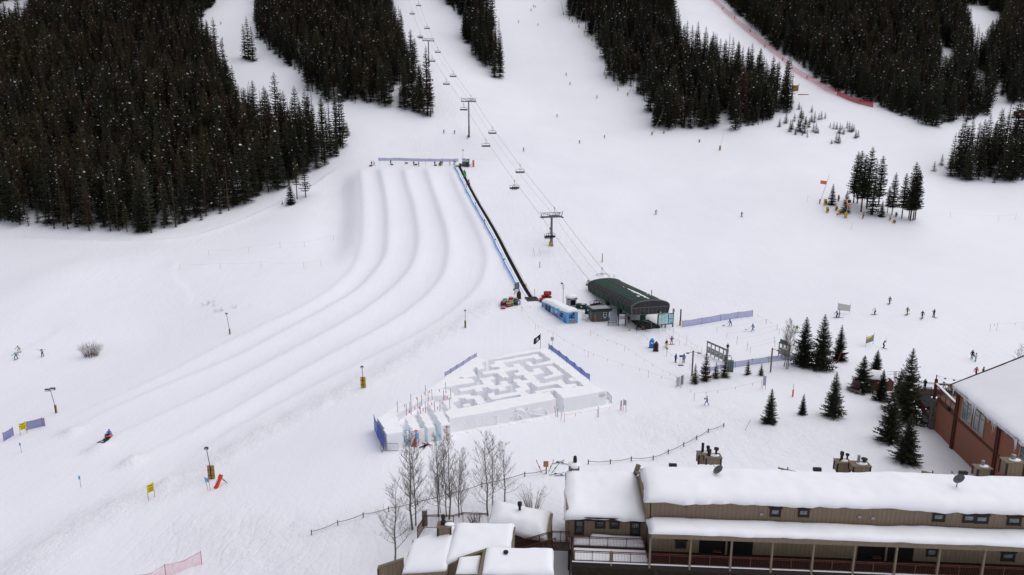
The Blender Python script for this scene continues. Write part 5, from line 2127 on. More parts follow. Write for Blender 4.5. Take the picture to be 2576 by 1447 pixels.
o = thing("snowboard", "orange snowboard standing upright against the operator hut wall", "snowboard", p, R(14))
mb = MB()
mb.prism([(.13 * math.cos(t_) * 1.0, .82 + .82 * math.sin(t_)) for t_ in [2 * PI * i / 20 for i in range(20)]], -.015, .015)
d = mb.build("deck", M_ORANGE, o)
d.rotation_euler = (R(86), 0, 0)
for z in (.55, 1.1):
	mb = MB()
	mb.box((0, -.06, z), (.24, .1, .12))
	mb.build("binding", M_BLACK, o)
# rack of skis, portal board and loading clutter
p = at(*Z2(700, 1420))
o = thing("ski_rack", "wooden rack crowded with skis and boards beside the operator hut", "ski rack", p, R(-10))
mb = MB()
for x in (-.9, .9):
	mb.bar((x, -.35, 0), (x, 0, 1.2), .1, .1)
	mb.bar((x, .35, 0), (x, 0, 1.2), .1, .1)
for z in (.55, 1.15):
	mb.bar((-1.0, 0, z), (1.0, 0, z), .09, .09)
mb.build("frame", M_WOOD, o)
SKC = [mat("ski_" + k, c, .4, var=.05) for k, c in dict(red=(.45, .04, .04), blue=(.03, .12, .45), white=(.7, .7, .72), black=(.03, .03, .035), amber=(.6, .3, .05), teal=(.05, .3, .32)).items()]
def ski_upright(parent_p, dx, lean, m_, label, rz=0.0, L=1.7, group=None):
	o_ = thing("ski", label, "ski", Vector(parent_p) + Vector(dx), rz, group)
	mb_ = MB()
	mb_.bar((0, 0, 0), (lean[0], lean[1], L * .92), .09, .03)
	mb_.bar((lean[0], lean[1], L * .92), (lean[0] * 1.05, lean[1] + .06, L), .06, .025)
	mb_.build("blade", m_, o_)
	mb_ = MB()
	f = .45
	mb_.box((lean[0] * f, lean[1] * f - .05, L * .92 * f), (.08, .08, .28))
	mb_.build("binding", M_BLACK, o_)
	return o_
for k in range(7):
	ski_upright(p, (-.8 + k * .27, -.4, 0), (.05 * (k % 3 - 1), .42, 0), SKC[(k * 2 + 1) % 6], f"{('blue', 'black', 'teal', 'red', 'white', 'amber')[(0, 2, 4, 0, 1, 3, 5)[k] % 6] if False else ('blue', 'black', 'teal', 'blue', 'black', 'teal', 'blue')[k]} ski propped in the crowded rack by the operator hut", group="skis in the rack by the station")
p = at(*Z2(945, 1440))
o = thing("trail_status_board", "black portal-framed status board with yellow and white panels before the station", "notice board", p, R(6))
for s in (-1, 1):
	mb = MB()
	mb.box((s * .78, 0, 1.45), (.14, .14, 3.1))
	mb.build("post", M_BLACK, o)
mb = MB()
mb.box((0, 0, 2.85), (1.7, .12, .28))
mb.build("header", M_BLACK, o)
mb = MB()
mb.box((0, -.02, 2.15), (1.4, .06, 1.05))
pn = mb.build("panel", mat("status_blue", (.30, .42, .68), .5), o)
mb = MB()
for k in range(5):
	mb.box((-.5 + k * .25, -.06, 2.2), (.16, .02, .2))
mb.box((.15, -.06, 1.85), (.8, .02, .34))
mb.build("yellow_tile", M_YEL, pn)
mb = MB()
mb.box((0, -.06, 2.52), (1.2, .02, .2))
mb.build("title_strip", M_WHITE, pn)
mb = MB()
mb.box((0, -.02, .95), (1.3, .06, 1.1))
mb.build("lower_panel", M_WHITE, o)
# map billboard
p = (at(*Z2(1900, 1440)) + at(*T(2, 2, 1620, 395))) / 2
pa, pb = at(*T(2, 2, 1466, 415)), at(*T(2, 2, 1618, 398))
p = pa.lerp(pb, .5)
ang = math.atan2(pb.y - pa.y, pb.x - pa.x)
hl = (pb - pa).length / 2
o = thing("map_billboard", "large trail map billboard on black posts beside the station front", "billboard", p, ang)
for k, x in enumerate((-hl, 0, hl)):
	mb = MB()
	mb.box((x, .06, 1.6 if k < 2 else 2.05), (.2, .2, 3.2 if k < 2 else 4.3))
	mb.build("post", M_BLACK, o)
mb = MB()
mb.box((0, 0, 1.95), (2 * hl + .1, .1, 2.55))
mb.build("frame", M_DARK, o)
def picture_mat(name, cols, scale):
	m = bpy.data.materials.new(name)
	m.use_nodes = True
	t = m.node_tree
	tc = t.nodes.new("ShaderNodeTexCoord")
	nz = t.nodes.new("ShaderNodeTexNoise")
	nz.inputs['Scale'].default_value = scale
	nz.inputs['Detail'].default_value = 6
	nz.inputs['Distortion'].default_value = 1.2
	cr = t.nodes.new("ShaderNodeValToRGB")
	e = cr.color_ramp.elements
	e[0].position, e[0].color = .30, (*cols[0], 1)
	e[1].position, e[1].color = .72, (*cols[-1], 1)
	for i, c_ in enumerate(cols[1:-1]):
		q = e.new(.40 + .24 * i / max(1, len(cols) - 3))
		q.color = (*c_, 1)
	t.links.new(tc.outputs['Object'], nz.inputs['Vector'])
	t.links.new(nz.outputs['Fac'], cr.inputs[0])
	b2 = t.nodes["Principled BSDF"]
	b2.inputs['Roughness'].default_value = .4
	t.links.new(cr.outputs[0], b2.inputs['Base Color'])
	return m
M_MAP = picture_mat("trail_map_print", [(.05, .25, .42), (.12, .42, .55), (.55, .68, .72), (.20, .38, .22), (.08, .32, .50)], 1.6)
mb = MB()
mb.box((-hl * .32, -.06, 2.0), (2 * hl * .62, .04, 2.25))
mb.build("map_panel", M_MAP, o)
for z in (2.55, 1.42):
	mb = MB()
	mb.box((hl * .66, -.06, z), (2 * hl * .27, .04, 1.02))
	mb.build("map_panel", M_MAP, o)
for x in (-hl * .78, hl):
	mb = MB()
	mb.box((x, -.05, 3.75 if x > 0 else 3.5), (.35, .35, .5))
	mb.build("lamp_head", M_STEEL, o)
post_thing(at(*T(2, 2, 1692, 383)), "tall dark post with yellow padded foot beside the blue net by the station", 3.7, .15, M_BLACK, pad_=(.24, 1.1, M_YEL))
post_thing(at(*Z2(1523, 1000)) if False else at(1638, 760), "dark pole behind the far side of the station roof", 3.0, .09, M_DARK)
net_fence("safety_net", "blue net running from the station towards the open slope", [T(2, 2, x, y) for x, y in ((1710, 403), (1910, 372), (2097, 338), (2270, 312), (2420, 293))], 1.5, N_BLUE, M_POLEB, sag=.08)
o = post_thing(at(*T(2, 2, 1556, 695)), "small black round-topped paddle sign on a red pole near the litter bins", 1.5, .03, M_POLER, "sign", "paddle_sign", cap=((.18, .1, .34), M_BLACK))
# scanner stand between two attendants
p = at(*Z5(610, 690))
o = thing("scanner_stand", "two-legged ticket scanner stand between two attendants in blue", "scanner stand", p)
for x in (-.2, .2):
	mb = MB()
	mb.tube([(x, 0, 0), (x, 0, 1.75)], .03, 6)
	mb.build("leg", M_STEEL, o)
mb = MB()
mb.box((0, 0, .03), (.95, .55, .06))
mb.build("base", M_DARK, o)
mb = MB()
mb.box((-.05, -.05, 1.8), (.6, .2, .32))
mb.build("head", M_DARK, o)
# entry gates: a portal carrying hanging reader panels
def gate_row(pl, pr, h, npan, label, sign=False, group=None):
	a_, b2 = at(*pl), at(*pr)
	ang_ = math.atan2(b2.y - a_.y, b2.x - a_.x)
	L_ = math.hypot(b2.x - a_.x, b2.y - a_.y)
	o_ = thing("entry_gate", label, "entry gate", a_, ang_, group)
	zr = b2.z - a_.z
	mb_ = MB()
	mb_.bar((0, 0, h), (L_, 0, h + zr), .28, .24)
	mb_.build("beam", M_GREYM, o_)
	for k in range(npan + 1):
		x = .06 + (L_ - .12) * k / npan
		mb_ = MB()
		mb_.box((x, 0, h / 2 + zr * k / npan), (.16, .16, h - .1))
		mb_.build("column", M_STEEL, o_)
	for k in range(npan):
		x = (L_) * (k + .5) / npan
		mb_ = MB()
		mb_.box((x, 0, h * .42), (L_ / npan * .55, .14, h * .46))
		pn_ = mb_.build("reader_panel", mat("reader_grey", (.26, .29, .28), .5), o_)
		mb_ = MB()
		mb_.box((x, -.09, h * .48), (.24, .03, .24))
		mb_.build("scan_window", M_WHITE, pn_)
	if sign:
		for x, m_ in ((L_ * .25, mat("sign_teal", (.04, .14, .18), .5)), (L_ * .62, M_DARK)):
			mb_ = MB()
			mb_.box((x, 0, h + .45), (1.0, .06, .6))
			mb_.build("sign_plate", m_, o_)
	return o_
gate_row(Z5(1048, 500), Z5(1400, 665), 2.55, 5, "grey portal of ticket gates with hanging reader panels behind small spruces")
gate_row(Z5(2268, 530), Z5(2450, 590), 2.7, 3, "smaller ticket gate portal with sign plates behind the leafless aspens", True)
p = at(*Z5(1452, 795))
o = thing("utility_cabinet", "tall grey-green utility cabinet at the end of the blue net by small spruces", "cabinet", p, R(-14))
mb = MB()
mb.box((0, 0, 1.0), (.95, .8, 2.1))
mb.build("body", mat("cabinet_grey", (.15, .19, .19), .5), o)
mb = MB()
mb.box((0, -.42, 1.1), (.7, .03, 1.6))
mb.build("door", mat("cabinet_grey", (.15, .19, .19), .5), o)
mb = MB()
mb.tube([(0, 0, 2.05), (.1, 0, 2.5), (-.1, 0, 2.9), (-.4, .1, 3.0)], .05, 5)
mb.build("cable", M_DARK, o)
net_fence("safety_net", "blue net between the grey cabinet and the large spruces", [Z5(x, y) for x, y in ((1485, 738), (1537, 728), (1820, 683), (2105, 642), (2360, 610), (2554, 590))], 1.15, N_BLUE, M_POLEB, sag=.05)
net_fence("safety_net", "short blue net hidden behind the row of small spruces", [Z5(x, y) for x, y in ((960, 800), (1100, 795), (1240, 760), (1420, 730))], .8, N_BLUE, M_POLEB, sag=.1)
def old_lamp(p, label, h, arms):
	o_ = thing("lamp_post", label, "lamp post", p, 0, "wooden lamp posts")
	mb_ = MB()
	mb_.tube([(0, 0, -.3), (0, 0, h)], .14, 8)
	mb_.build("pole", M_WOOD, o_)
	for s in arms:
		mb_ = MB()
		mb_.bar((0, 0, h - .2), (s * .9, -.1, h - .35), .06, .06)
		mb_.lathe([(.0, .1), (.28, -.02), (.3, -.08), (0, -.08)], 10, (s * 1.0, -.1, h - .38))
		mb_.build("lamp_arm", M_DARK, o_)
	return o_
old_lamp(at(*Z5(798, 870)), "wooden lamp post with two lamps beside the row of small spruces", 4.6, (-1, 1))
old_lamp(at(*Z5(2137, 805)), "wooden lamp post standing alone left of the leafless aspens", 4.4, (1,))
def sign_panel(pl, pr, h, ph, label, m_, pole_m=None, txt=None, name="sign_board", ptop=0.0, group=None, tcol=None, tsize=.2):
	a_, b2 = at(*pl), at(*pr)
	ang_ = math.atan2(b2.y - a_.y, b2.x - a_.x)
	L_ = math.hypot(b2.x - a_.x, b2.y - a_.y)
	o_ = thing(name, label, "sign", a_, ang_, group)
	for x, z0 in ((0, 0), (L_, b2.z - a_.z)):
		mb_ = MB()
		mb_.tube([(x, 0, z0 - .2), (x, 0, max(h, h + z0) + ptop)], .03, 6)
		mb_.build("post", pole_m or M_POLER, o_)
	mb_ = MB()
	mb_.slab([(0, -.045, h - ph), (L_, -.045, h - ph + b2.z - a_.z), (L_, -.045, h + b2.z - a_.z), (0, -.045, h)], .03)
	pn_ = mb_.build("panel", m_, o_)
	if txt:
		for i, (s, sz, f) in enumerate(txt):
			Mt = Matrix.Translation((L_ / 2, -.065, h - ph * f)) @ Matrix.Rotation(PI / 2, 4, 'X')
			lettering(s, sz, Mt, tcol or M_INK, pn_, .008, bold=.006)
	return o_
M_PANELG = mat("sign_back_grey", (.42, .45, .52), .5, var=.05)
sign_panel(Z5(540, 1062), Z5(585, 1052), 1.75, 1.6, "grey freestanding panel at the bend of the rope line, paired with a greener one", M_PANELG, M_STEEL, name="barrier_panel")
sign_panel(Z5(603, 1052), Z5(648, 1035), 1.9, 1.6, "grey-green freestanding panel beside a paler grey panel at the rope bend", mat("panel_greengrey", (.22, .25, .23), .5), M_STEEL, name="barrier_panel")
sign_panel(Z5(2000, 1085), Z5(2048, 1100), 2.3, 1.7, "grey sign on two red poles at the end of the rope line above a spruce", M_PANELG)
sign_panel(T(2, 2, 1093, 1235), T(2, 2, 1102, 1237), 1.6, .9, "narrow grey sign on red poles at the end of the maze rope line", M_PANELG, name="sign_board")
sign_panel(T(2, 2, 1118, 1243), T(2, 2, 1145, 1255), 1.9, .85, "wider grey sign on red poles beyond the snow maze corner", M_PANELG)
o = post_thing(at(*T(2, 2, 405, 586)), "square grey sign on a dark pole behind the snow maze near the pirate flag", 1.75, .03, M_DARK, "sign", "sign_board")
mb = MB()
mb.box((-.02, -.05, 1.45), (.62, .03, .75))
mb.build("panel", M_PANELG, o)
# rope lines with ribbons
RL = [
	("rope line with ribbons from the snow tubes across to the blue container", [Z1(148, 1030), Z1(687, 1070), Z1(1250, 960)], 1.0, ()),
	("rope line with ribbons descending from the tubes past the maze's far corner", [Z1(687, 1072), T(2, 2, 237, 420), T(2, 2, 412, 505), T(2, 2, 768, 705), T(2, 2, 1370, 905), T(2, 2, 1647, 1010)], 1.25, ()),
	("rope line with ribbons from the container front past the litter bins", [T(2, 2, 790, 487), T(2, 2, 1132, 645), T(2, 2, 1658, 960)], 1.2, ()),
	("rope line with ribbons from the station down to the scanner stand", [T(2, 2, 1255, 470), T(2, 2, 1556, 695), T(2, 2, 1790, 830)], 1.15, ()),
	("rope line with ribbons from the map billboard to the ticket gates", [T(2, 2, 1478, 450), T(2, 2, 1682, 585), T(2, 2, 1870, 690), T(2, 2, 1960, 720)], 1.1, ()),
	("rope line with ribbons beside the skier in red trousers", [T(2, 2, 1540, 440), T(2, 2, 1622, 497), T(2, 2, 1757, 578), T(2, 2, 1907, 675)], 1.3, (1, 2)),
	("rope line with ribbons at the bend near the walking person in purple", [T(2, 2, 1700, 1010), T(2, 2, 1833, 1140), T(2, 2, 2507, 1010)], 1.3, ()),
	("rope line with ribbons along the foot of the snow maze front", [T(2, 2, 492, 1338), T(2, 2, 527, 1357), T(2, 2, 857, 1305), T(2, 2, 1090, 1235)], 1.3, ()),
	("rope line across the open area behind the ticket gates, upper", [T(2, 2, 2062, 452), T(2, 2, 2556, 367)], 1.1, ()),
	("rope line across the open area behind the ticket gates, second", [T(2, 2, 2160, 510), T(3, 2, 92, 425)], 1.1, ()),
	("rope line across the open area behind the ticket gates, third", [T(2, 2, 2260, 572), T(3, 2, 110, 470)], 1.2, (0,)),
	("rope line across the open area behind the ticket gates, fourth", [T(2, 2, 2367, 637), T(3, 2, 60, 560)], 1.3, (0,)),
	("rope line across the open area behind the ticket gates, lowest", [T(2, 2, 2397, 653), T(3, 2, 70, 590)], 1.15, ()),
	("rope line with red discs from the blue net towards the aspens", [T(2, 2, 2420, 293), T(2, 2, 2556, 367), T(3, 2, 90, 425)], 1.1, ()),
	("rope line crossing the snow bowl west of the lanes, lower", [T(0, 1, 1812, 1267), T(0, 1, 2220, 1264), T(1, 1, 52, 1248), T(1, 1, 482, 1256), T(1, 1, 655, 1237)], 1.7, ()),
	("rope line crossing the snow bowl west of the lanes, upper", [T(0, 1, 2103, 1128), T(0, 1, 2500, 1100), T(1, 1, 245, 1052), T(1, 1, 490, 1045), T(1, 1, 780, 975)], 1.7, ()),
	("rope line around the small pine group on the open slope", [T(3, 1, 395, 578), T(3, 1, 552, 685), T(3, 1, 840, 862), T(3, 1, 1830, 748), T(3, 1, 2318, 782), T(3, 1, 2490, 765)], 1.9, ()),
	("rope line with ribbons at the far edge near the brown lodge roof", [T(3, 2, 2233, 445), T(3, 2, 2300, 440), T(3, 2, 2576, 425)], 1.7, ()),
]
for lab, pts, h, tall in RL:
	rope_fence(lab, pts, h, tall=tall, flags=("area behind" not in lab and "bowl" not in lab and "pine group" not in lab), mp=M_DARK if "area behind" in lab else None)
for i, (x, y, h, m_, lab) in enumerate(((2223, 470, .5, M_POLER, None), (445, 1300, 1.6, M_POLER, "red pole leaning against the maze's front passage, tied with a blue one"), (457, 1303, 1.3, M_POLEB, "blue pole standing with a red one at the maze's front passage"), (868, 1305, 1.6, M_POLER, "red pole with square cap on the rope line before the maze"))):
	if lab:
		post_thing(at(*T(2, 2, x, y)), lab, h, .04, m_, "pole", "marker_pole", lean=-.15 if i == 1 else 0)
post_thing(at(*T(2, 2, 2335, 1440)), "thin red pole leaning on the open snow below the walking person", 1.6, .025, M_POLER, "pole", "marker_pole", lean=.5)
o = post_thing(at(*T(3, 2, 248, 1100)), "orange-padded marker post between two small spruces", 2.2, .03, M_POLER, "post", "marker_post", pad_=(.13, 1.2, M_ORANGE))
post_thing(at(*T(2, 1, 280, 1247)), "short dark post on the snow beside the conveyor's lower half", 1.6, .09, M_BROWN)
post_thing(at(*T(2, 1, 908, 1190)), "dark post with yellow foot between the lowest tower and the station", 2.4, .09, M_BROWN, pad_=(.16, 1.0, M_YEL))
for (x, y) in ((213, 1125), (230, 1138), (268, 1120), (291, 1130)):
	pass
o = thing("pole_bundle", "loose cluster of thin bamboo poles below the lowest lift tower", "poles", at(*T(2, 1, 240, 1130)))
mb = MB()
for k, (dx, ln) in enumerate(((-.9, 1.9), (-.3, 2.3), (.4, 1.8), (1.2, 1.4))):
	mb.tube([(dx, 0, -.1), (dx + (.3, -.4, .6, .0)[k], .1, ln)], .025, 5)
mb.build("pole", M_STEEL, o)
def barricade(pl, pr, label, h=1.15):
	a_, b2 = at(*pl), at(*pr)
	ang_ = math.atan2(b2.y - a_.y, b2.x - a_.x)
	L_ = math.hypot(b2.x - a_.x, b2.y - a_.y)
	o_ = thing("crowd_barrier", label, "barrier", a_, ang_)
	mb_ = MB()
	mb_.tube([(0, 0, .15), (0, 0, h - .1), (.1, 0, h), (L_ - .1, 0, h), (L_, 0, h - .1), (L_, 0, .15), (0, 0, .15)], .028, 6)
	mb_.build("frame", M_GREYM, o_)
	mb_ = MB()
	n_ = int(L_ / .16)
	for k in range(1, n_):
		mb_.tube([(L_ * k / n_, 0, .15), (L_ * k / n_, 0, h)], .011, 4)
	mb_.build("bar", M_GREYM, o_)
	for x in (.15, L_ - .15):
		mb_ = MB()
		mb_.bar((x, -.35, .02), (x, .35, .02), .05, .05)
		mb_.build("foot", M_GREYM, o_)
	return o_
barricade(Z3(145, 1405), Z3(372, 1392), "steel crowd barrier at the foot of the maze's snow slide block")
barricade(T(2, 2, 955, 1115), T(2, 2, 1000, 1165), "steel crowd barrier at the far end of the maze front wall")
barricade(Z2(-390, 1270) if False else T(2, 2, 708, 325), T(2, 2, 758, 345), "bent steel barrier between the container and the operator hut")
# ------------------------------------------------------------------ the snow maze
MT = 2.3
MO = on_z(1527, 983, MT)
_ml = on_z(1131.5, 1053, MT)
MANG = math.atan2(_ml.y - MO.y, _ml.x - MO.x)
MF = Frame((MO.x, MO.y, 0), MANG)          # a runs left along the front wall; b < 0 runs away from the viewer
def mz(uv):
	a, b_, _ = MF.l(on_z(*uv, MT))
	return (a, -b_)                         # second coordinate: depth into the maze
def mp4(s):
	return [mz(Z4(*map(float, q.split(",")))) for q in s.split()]
def mp3(s):
	return [mz(Z3(*map(float, q.split(",")))) for q in s.split()]
PIT = [mp4("98,340 165,297 940,165 1585,662 1280,692 1165,690 1060,745 1010,760 880,770 805,790 680,812 165,912 43,941 -254,996 -320,914 -226,886 -300,800 -350,720 -485,699 -419,683 4,611 -50,556 -254,556 -199,534 -155,556 26,523 -40,424 15,391 54,430 147,408")]
WALLS = [mp4(s) for s in (
	"275,312 900,208 975,266 893,285 842,256 408,327 468,398 568,385 535,352 628,337 785,472 850,455 838,418 925,405 1008,475 832,512 950,618 985,628 1245,572 1315,642 1450,632 1488,668 1285,692 1195,632 905,682 812,608 728,622 800,710 720,735 790,800 680,812 600,745 578,715 658,688 550,573 642,558 685,582 762,570 690,505 605,517 558,480 645,458 612,425 425,460 497,533 402,545 320,475 125,502 100,466 370,412 345,385 250,397 215,360 298,345",
	"600,745 295,797 265,758 165,775 250,862 665,785 720,735",
	"1025,385 1120,370 1285,505 1010,565 970,540 1145,492",
	"720,320 795,308 850,358 1105,290 1160,326 800,388",
	"1345,560 1425,542 1480,585 1385,597",
	"-248,705 131,635 75,560 255,525 293,560 213,577 300,655 390,640 350,605 445,590 515,660 430,678 460,718 365,740 320,695 245,712 185,675 95,690 112,732 32,749 -12,705 -210,745",
	"-293,804 -78,776 -56,804 65,798 158,902 43,941 -12,853 -116,864 -155,837 -243,848 -226,886 -320,914",
	"-182,936 -72,919 -56,949 -155,968",
	"860,745 1130,690 1165,690 1060,745 880,770")]
GAP = [mp4("1065,745 1150,722 1285,850 1172,856")]
SLIDE = mp3("350,925 560,800 740,690 1000,655 1045,720 960,740 1040,858 990,880 1060,985 1050,1040 945,1062 960,1085 850,1082 750,1095 660,1108 550,1132 440,1145")
BLK = [mp3(s) for s in ("460,940 575,925 665,1105 552,1132", "622,848 720,838 855,1080 750,1098", "752,748 850,725 1055,1045 948,1064")]
FOOT = mp3("105,962 350,800 740,600 980,430 1400,160") + mp4("165,297 500,200 940,130 1010,110 1380,380 1700,640 1915,733 1285,850") + mp4("1172,856 0,1080") + mp3("1055,975 1050,1042 945,1064 850,1084 748,1098 660,1110 550,1134 440,1146 225,1182")
cell = .22
a0, a1 = min(p[0] for p in FOOT) - 1, max(p[0] for p in FOOT) + 1
d0, d1 = min(p[1] for p in FOOT) - 1, max(p[1] for p in FOOT) + 1
na, nd = int((a1 - a0) / cell), int((d1 - d0) / cell)
ga, gd = np.meshgrid(a0 + (np.arange(na) + .5) * cell, d0 + (np.arange(nd) + .5) * cell)
foot = inside_arr(ga, gd, FOOT)
pit = np.zeros_like(foot)
for s in PIT:
	pit |= inside_arr(ga, gd, s)
for s in WALLS:
	pit &= ~inside_arr(ga, gd, s)
for s in GAP:
	pit |= inside_arr(ga, gd, s)
slide = inside_arr(ga, gd, SLIDE)
for s in BLK:
	slide &= ~inside_arr(ga, gd, s)
wx = MF.O.x + MF.X.x * ga - MF.Y.x * gd
wy = MF.O.y + MF.X.y * ga - MF.Y.y * gd
gnd = ground_arr(wx, wy, ZZ)
# chutes run down towards the front; the platform behind them stays high
f_ = np.clip((gd - (-3.2)) / 8.5, 0, 1)
chute = -0.35 + 1.75 * f_
zt = np.where(foot, MT + .05 * vnoise(wx, wy, 3.0, 71), -9)
zt = np.where(foot & pit, 0.12, zt)
zt = np.where(foot & slide & ~pit, np.maximum(chute, gnd + .05), zt)
edge_soft = foot.copy()
M_MAZE = mat("packed_snow", (0.93, 0.925, 0.955), 0.6, var=.02, scale=.8, bump=.3, bscale=2.0)
M_ICE = mat("blue_ice", (0.58, 0.85, 0.92), 0.25, var=.15, scale=.9)
M_MZFLOOR = mat("maze_floor_ice", (0.88, 0.93, 0.95), 0.5, var=.06, scale=.5)
mo = thing("snow_maze", "big carved snow maze with white walls, slides and relief sculptures on its front", "snow maze", MF.w(0, 0, 0), MANG)
# local axes of the maze: x = a, y = -depth
def raster(mask, zarr, name, m_, walls=True, bottom=None):
	"""A block model: top faces on every cell of mask and side faces wherever the neighbour lies lower."""
	vs, fs, key = [], [], {}
	def vid(i, j, z):
		k = (i, j, round(z, 3))
		if k not in key:
			key[k] = len(vs)
			vs.append((a0 + i * cell, -(d0 + j * cell), z))
		return key[k]
	H = np.full((nd + 2, na + 2), -9.0)
	H[1:-1, 1:-1] = zt
	# corner heights: average among cells of similar height so that the top is smooth
	for j, i in zip(*np.nonzero(mask)):
		z = zarr[j, i]
		c = []
		for di, dj in ((0, 0), (1, 0), (1, 1), (0, 1)):
			q = H[j + dj:j + dj + 2, i + di:i + di + 2]
			s = q[np.abs(q - z) < .45]
			c.append(vid(i + di, j + dj, float(s.mean())))
		fs.append(tuple(reversed(c)))
	if walls:
		for j, i in zip(*np.nonzero(mask)):
			z = zarr[j, i]
			for (dj, di, e) in ((-1, 0, ((0, 0), (1, 0))), (1, 0, ((1, 1), (0, 1))), (0, -1, ((0, 1), (0, 0))), (0, 1, ((1, 0), (1, 1)))):
				zn = H[j + 1 + dj, i + 1 + di]
				if zn < z - .45:
					lo = zn if zn > -5 else float(gnd[j, i]) - .6
					q = []
					for (ei, ej) in e:
						w4 = H[j + ej:j + ej + 2, i + ei:i + ei + 2]
						s = w4[np.abs(w4 - z) < .45]
						q.append((i + ei, j + ej, float(s.mean())))
					n0 = len(vs)
					for (x_, y_, zz_) in q:
						vs.append((a0 + x_ * cell, -(d0 + y_ * cell), zz_))
					for (x_, y_, zz_) in reversed(q):
						vs.append((a0 + x_ * cell, -(d0 + y_ * cell), lo))
					fs.append((n0, n0 + 1, n0 + 2, n0 + 3))
	mb = MB()
	mb.add(vs, fs)
	return mb.build(name, m_, mo)
raster(foot & ~pit & ~(slide & ~pit), zt, "wall_block", M_MAZE)
raster(foot & pit, zt, "path_floor", M_MZFLOOR, False)
sl = foot & slide & ~pit
raster(sl & (gd > 2.2), zt, "slide_platform", M_MAZE)
raster(sl & (gd <= 2.2) & (gd > -9), zt, "slide_chute", M_ICE)
# front wall relief: local frame x = along the wall to the left, z up; faces +y (towards the viewer)
def relief_tube(pts, r, name="carving"):
	mb = MB()
	P = []
	for k, (u, v) in enumerate(pts):
		a, b_, z = MF.on_b(*Z4(u, v), 0.0)
		P.append((a, .05 + .02, z))
	rr_ = r if isinstance(r, list) else [r * (.6 + .4 * math.sin(PI * min(1, (k + 1.2) / (len(P))))) for k in range(len(P))]
	rr_ = [q * .8 for q in rr_]
	P = [Vector(p) for p in P]
	fine = smooth_line([(p.x, p.z) for p in P], 2)
	rad = [rr_[min(len(rr_) - 1, int(k / len(fine) * len(rr_)))] for k in range(len(fine))]
	mb.tube([(a, .0, z) for a, z in fine], rad, 8)
	return mb.build(name, M_MAZE, mo, True)
# tentacles, sea creature, ship and palm trees carved in relief
for pts, r in (
		([(-225, 1180), (-150, 1200), (-110, 1290), (-130, 1360)], .22), ([(-330, 1185), (-270, 1170), (-230, 1200), (-200, 1290), (-150, 1365), (-60, 1370)], .2),
		([(-60, 1160), (-20, 1120), (30, 1150), (-10, 1260), (10, 1330), (90, 1340)], .22), ([(75, 1110), (110, 1095), (125, 1150), (95, 1250), (110, 1320), (160, 1335)], .22),
		([(310, 1110), (315, 1190), (305, 1240)], .42), ([(260, 1100), (310, 1085), (350, 1085)], .3),
		([(300, 1230), (270, 1290), (200, 1320), (130, 1270)], .18), ([(310, 1240), (300, 1310), (220, 1340)], .18), ([(325, 1240), (370, 1290), (470, 1285), (600, 1250)], .2), ([(330, 1220), (420, 1220), (520, 1180), (620, 1130)], .2),
		([(620, 1140), (600, 1090), (650, 1075), (690, 1140), (690, 1210)], .2), ([(480, 1135), (580, 1060), (640, 1010)], .16), ([(590, 1015), (650, 1000), (720, 1040), (760, 1050)], .2),
		([(740, 1040), (775, 1000), (760, 970)], .16), ([(690, 1200), (780, 1190), (830, 1150), (850, 1090)], .2), ([(850, 1180), (960, 1150), (1040, 1090), (1050, 1030), (1020, 1010)], .22),
		([(780, 1060), (860, 1070), (950, 1090), (1040, 1080)], .2), ([(-400, 1230), (-430, 1250), (-440, 1300), (-400, 1330), (-370, 1290), (-400, 1270)], .15)):
	relief_tube(pts, r)
for (u0, v0, u1, v1, th) in ((795, 965, 965, 1040, .22),):
	A_, B_ = MF.on_b(*Z4(u0, v1), 0.0), MF.on_b(*Z4(u1, v0), 0.0)
	mb = MB()
	n_ = 8
	vs = []
	for k in range(n_ + 1):
		f = k / n_
		a = A_[0] + (B_[0] - A_[0]) * f
		for z in (A_[2] + .1, B_[2] + .0):
			vs.append((a, .03 + .35 * math.sin(PI * f) * (.7 if z > A_[2] + .3 else 1), z))
	mb.add(vs, [(2 * k, 2 * k + 1, 2 * k + 3, 2 * k + 2) for k in range(n_)])
	mb.build("carved_sail", M_MAZE, mo, True)
for (cu, cv, sc) in ((1455, 880, 1.0), (1620, 890, .75)):
	for (dx, dy) in ((-85, 40), (-60, 75), (-25, 95), (70, 45), (60, 85), (25, 95), (-60, 5), (50, 5)):
		relief_tube([(cu, cv), (cu + dx * .55 * sc, cv - 22 * sc + dy * .2 * sc), (cu + dx * sc, cv + dy * sc)], .15 * sc, "carved_palm_frond")
	relief_tube([(cu, cv), (cu + 4, cv + 60 * sc), (cu - 8, cv + 140 * sc)], .17 * sc, "carved_palm_stem")
relief_tube([(1500, 1010), (1530, 960), (1550, 1010), (1500, 1050)], .12, "carved_shark_fin")
A_ = MF.on_b(*Z4(1798, 812), 0.0)
M_CARVE = mat("carved_shade_snow", (0.66, 0.67, 0.71), .7, var=.03)
lettering("COPPER", .62, Matrix.Translation((A_[0], .035, A_[2])) @ Matrix.Rotation(PI, 4, 'Z') @ Matrix.Rotation(PI / 2, 4, 'X'), M_CARVE, mo, .03, bold=.02)
for (q, nm) in ((Z4(1300, 983), None), (Z3(433, 1245), None)):
	a, b_, z = MF.on_b(*q, 0.0)
	mb = MB()
	yy = .06
	if q[0] < 1200:
		c = MF.l(on_z(*q, .9))
		a, yy, z = c[0], c[1] + .0, .9
	mb.box((a, yy, z), (.55, .05, .75))
	mb.build("wall_notice", M_SKYB, mo)
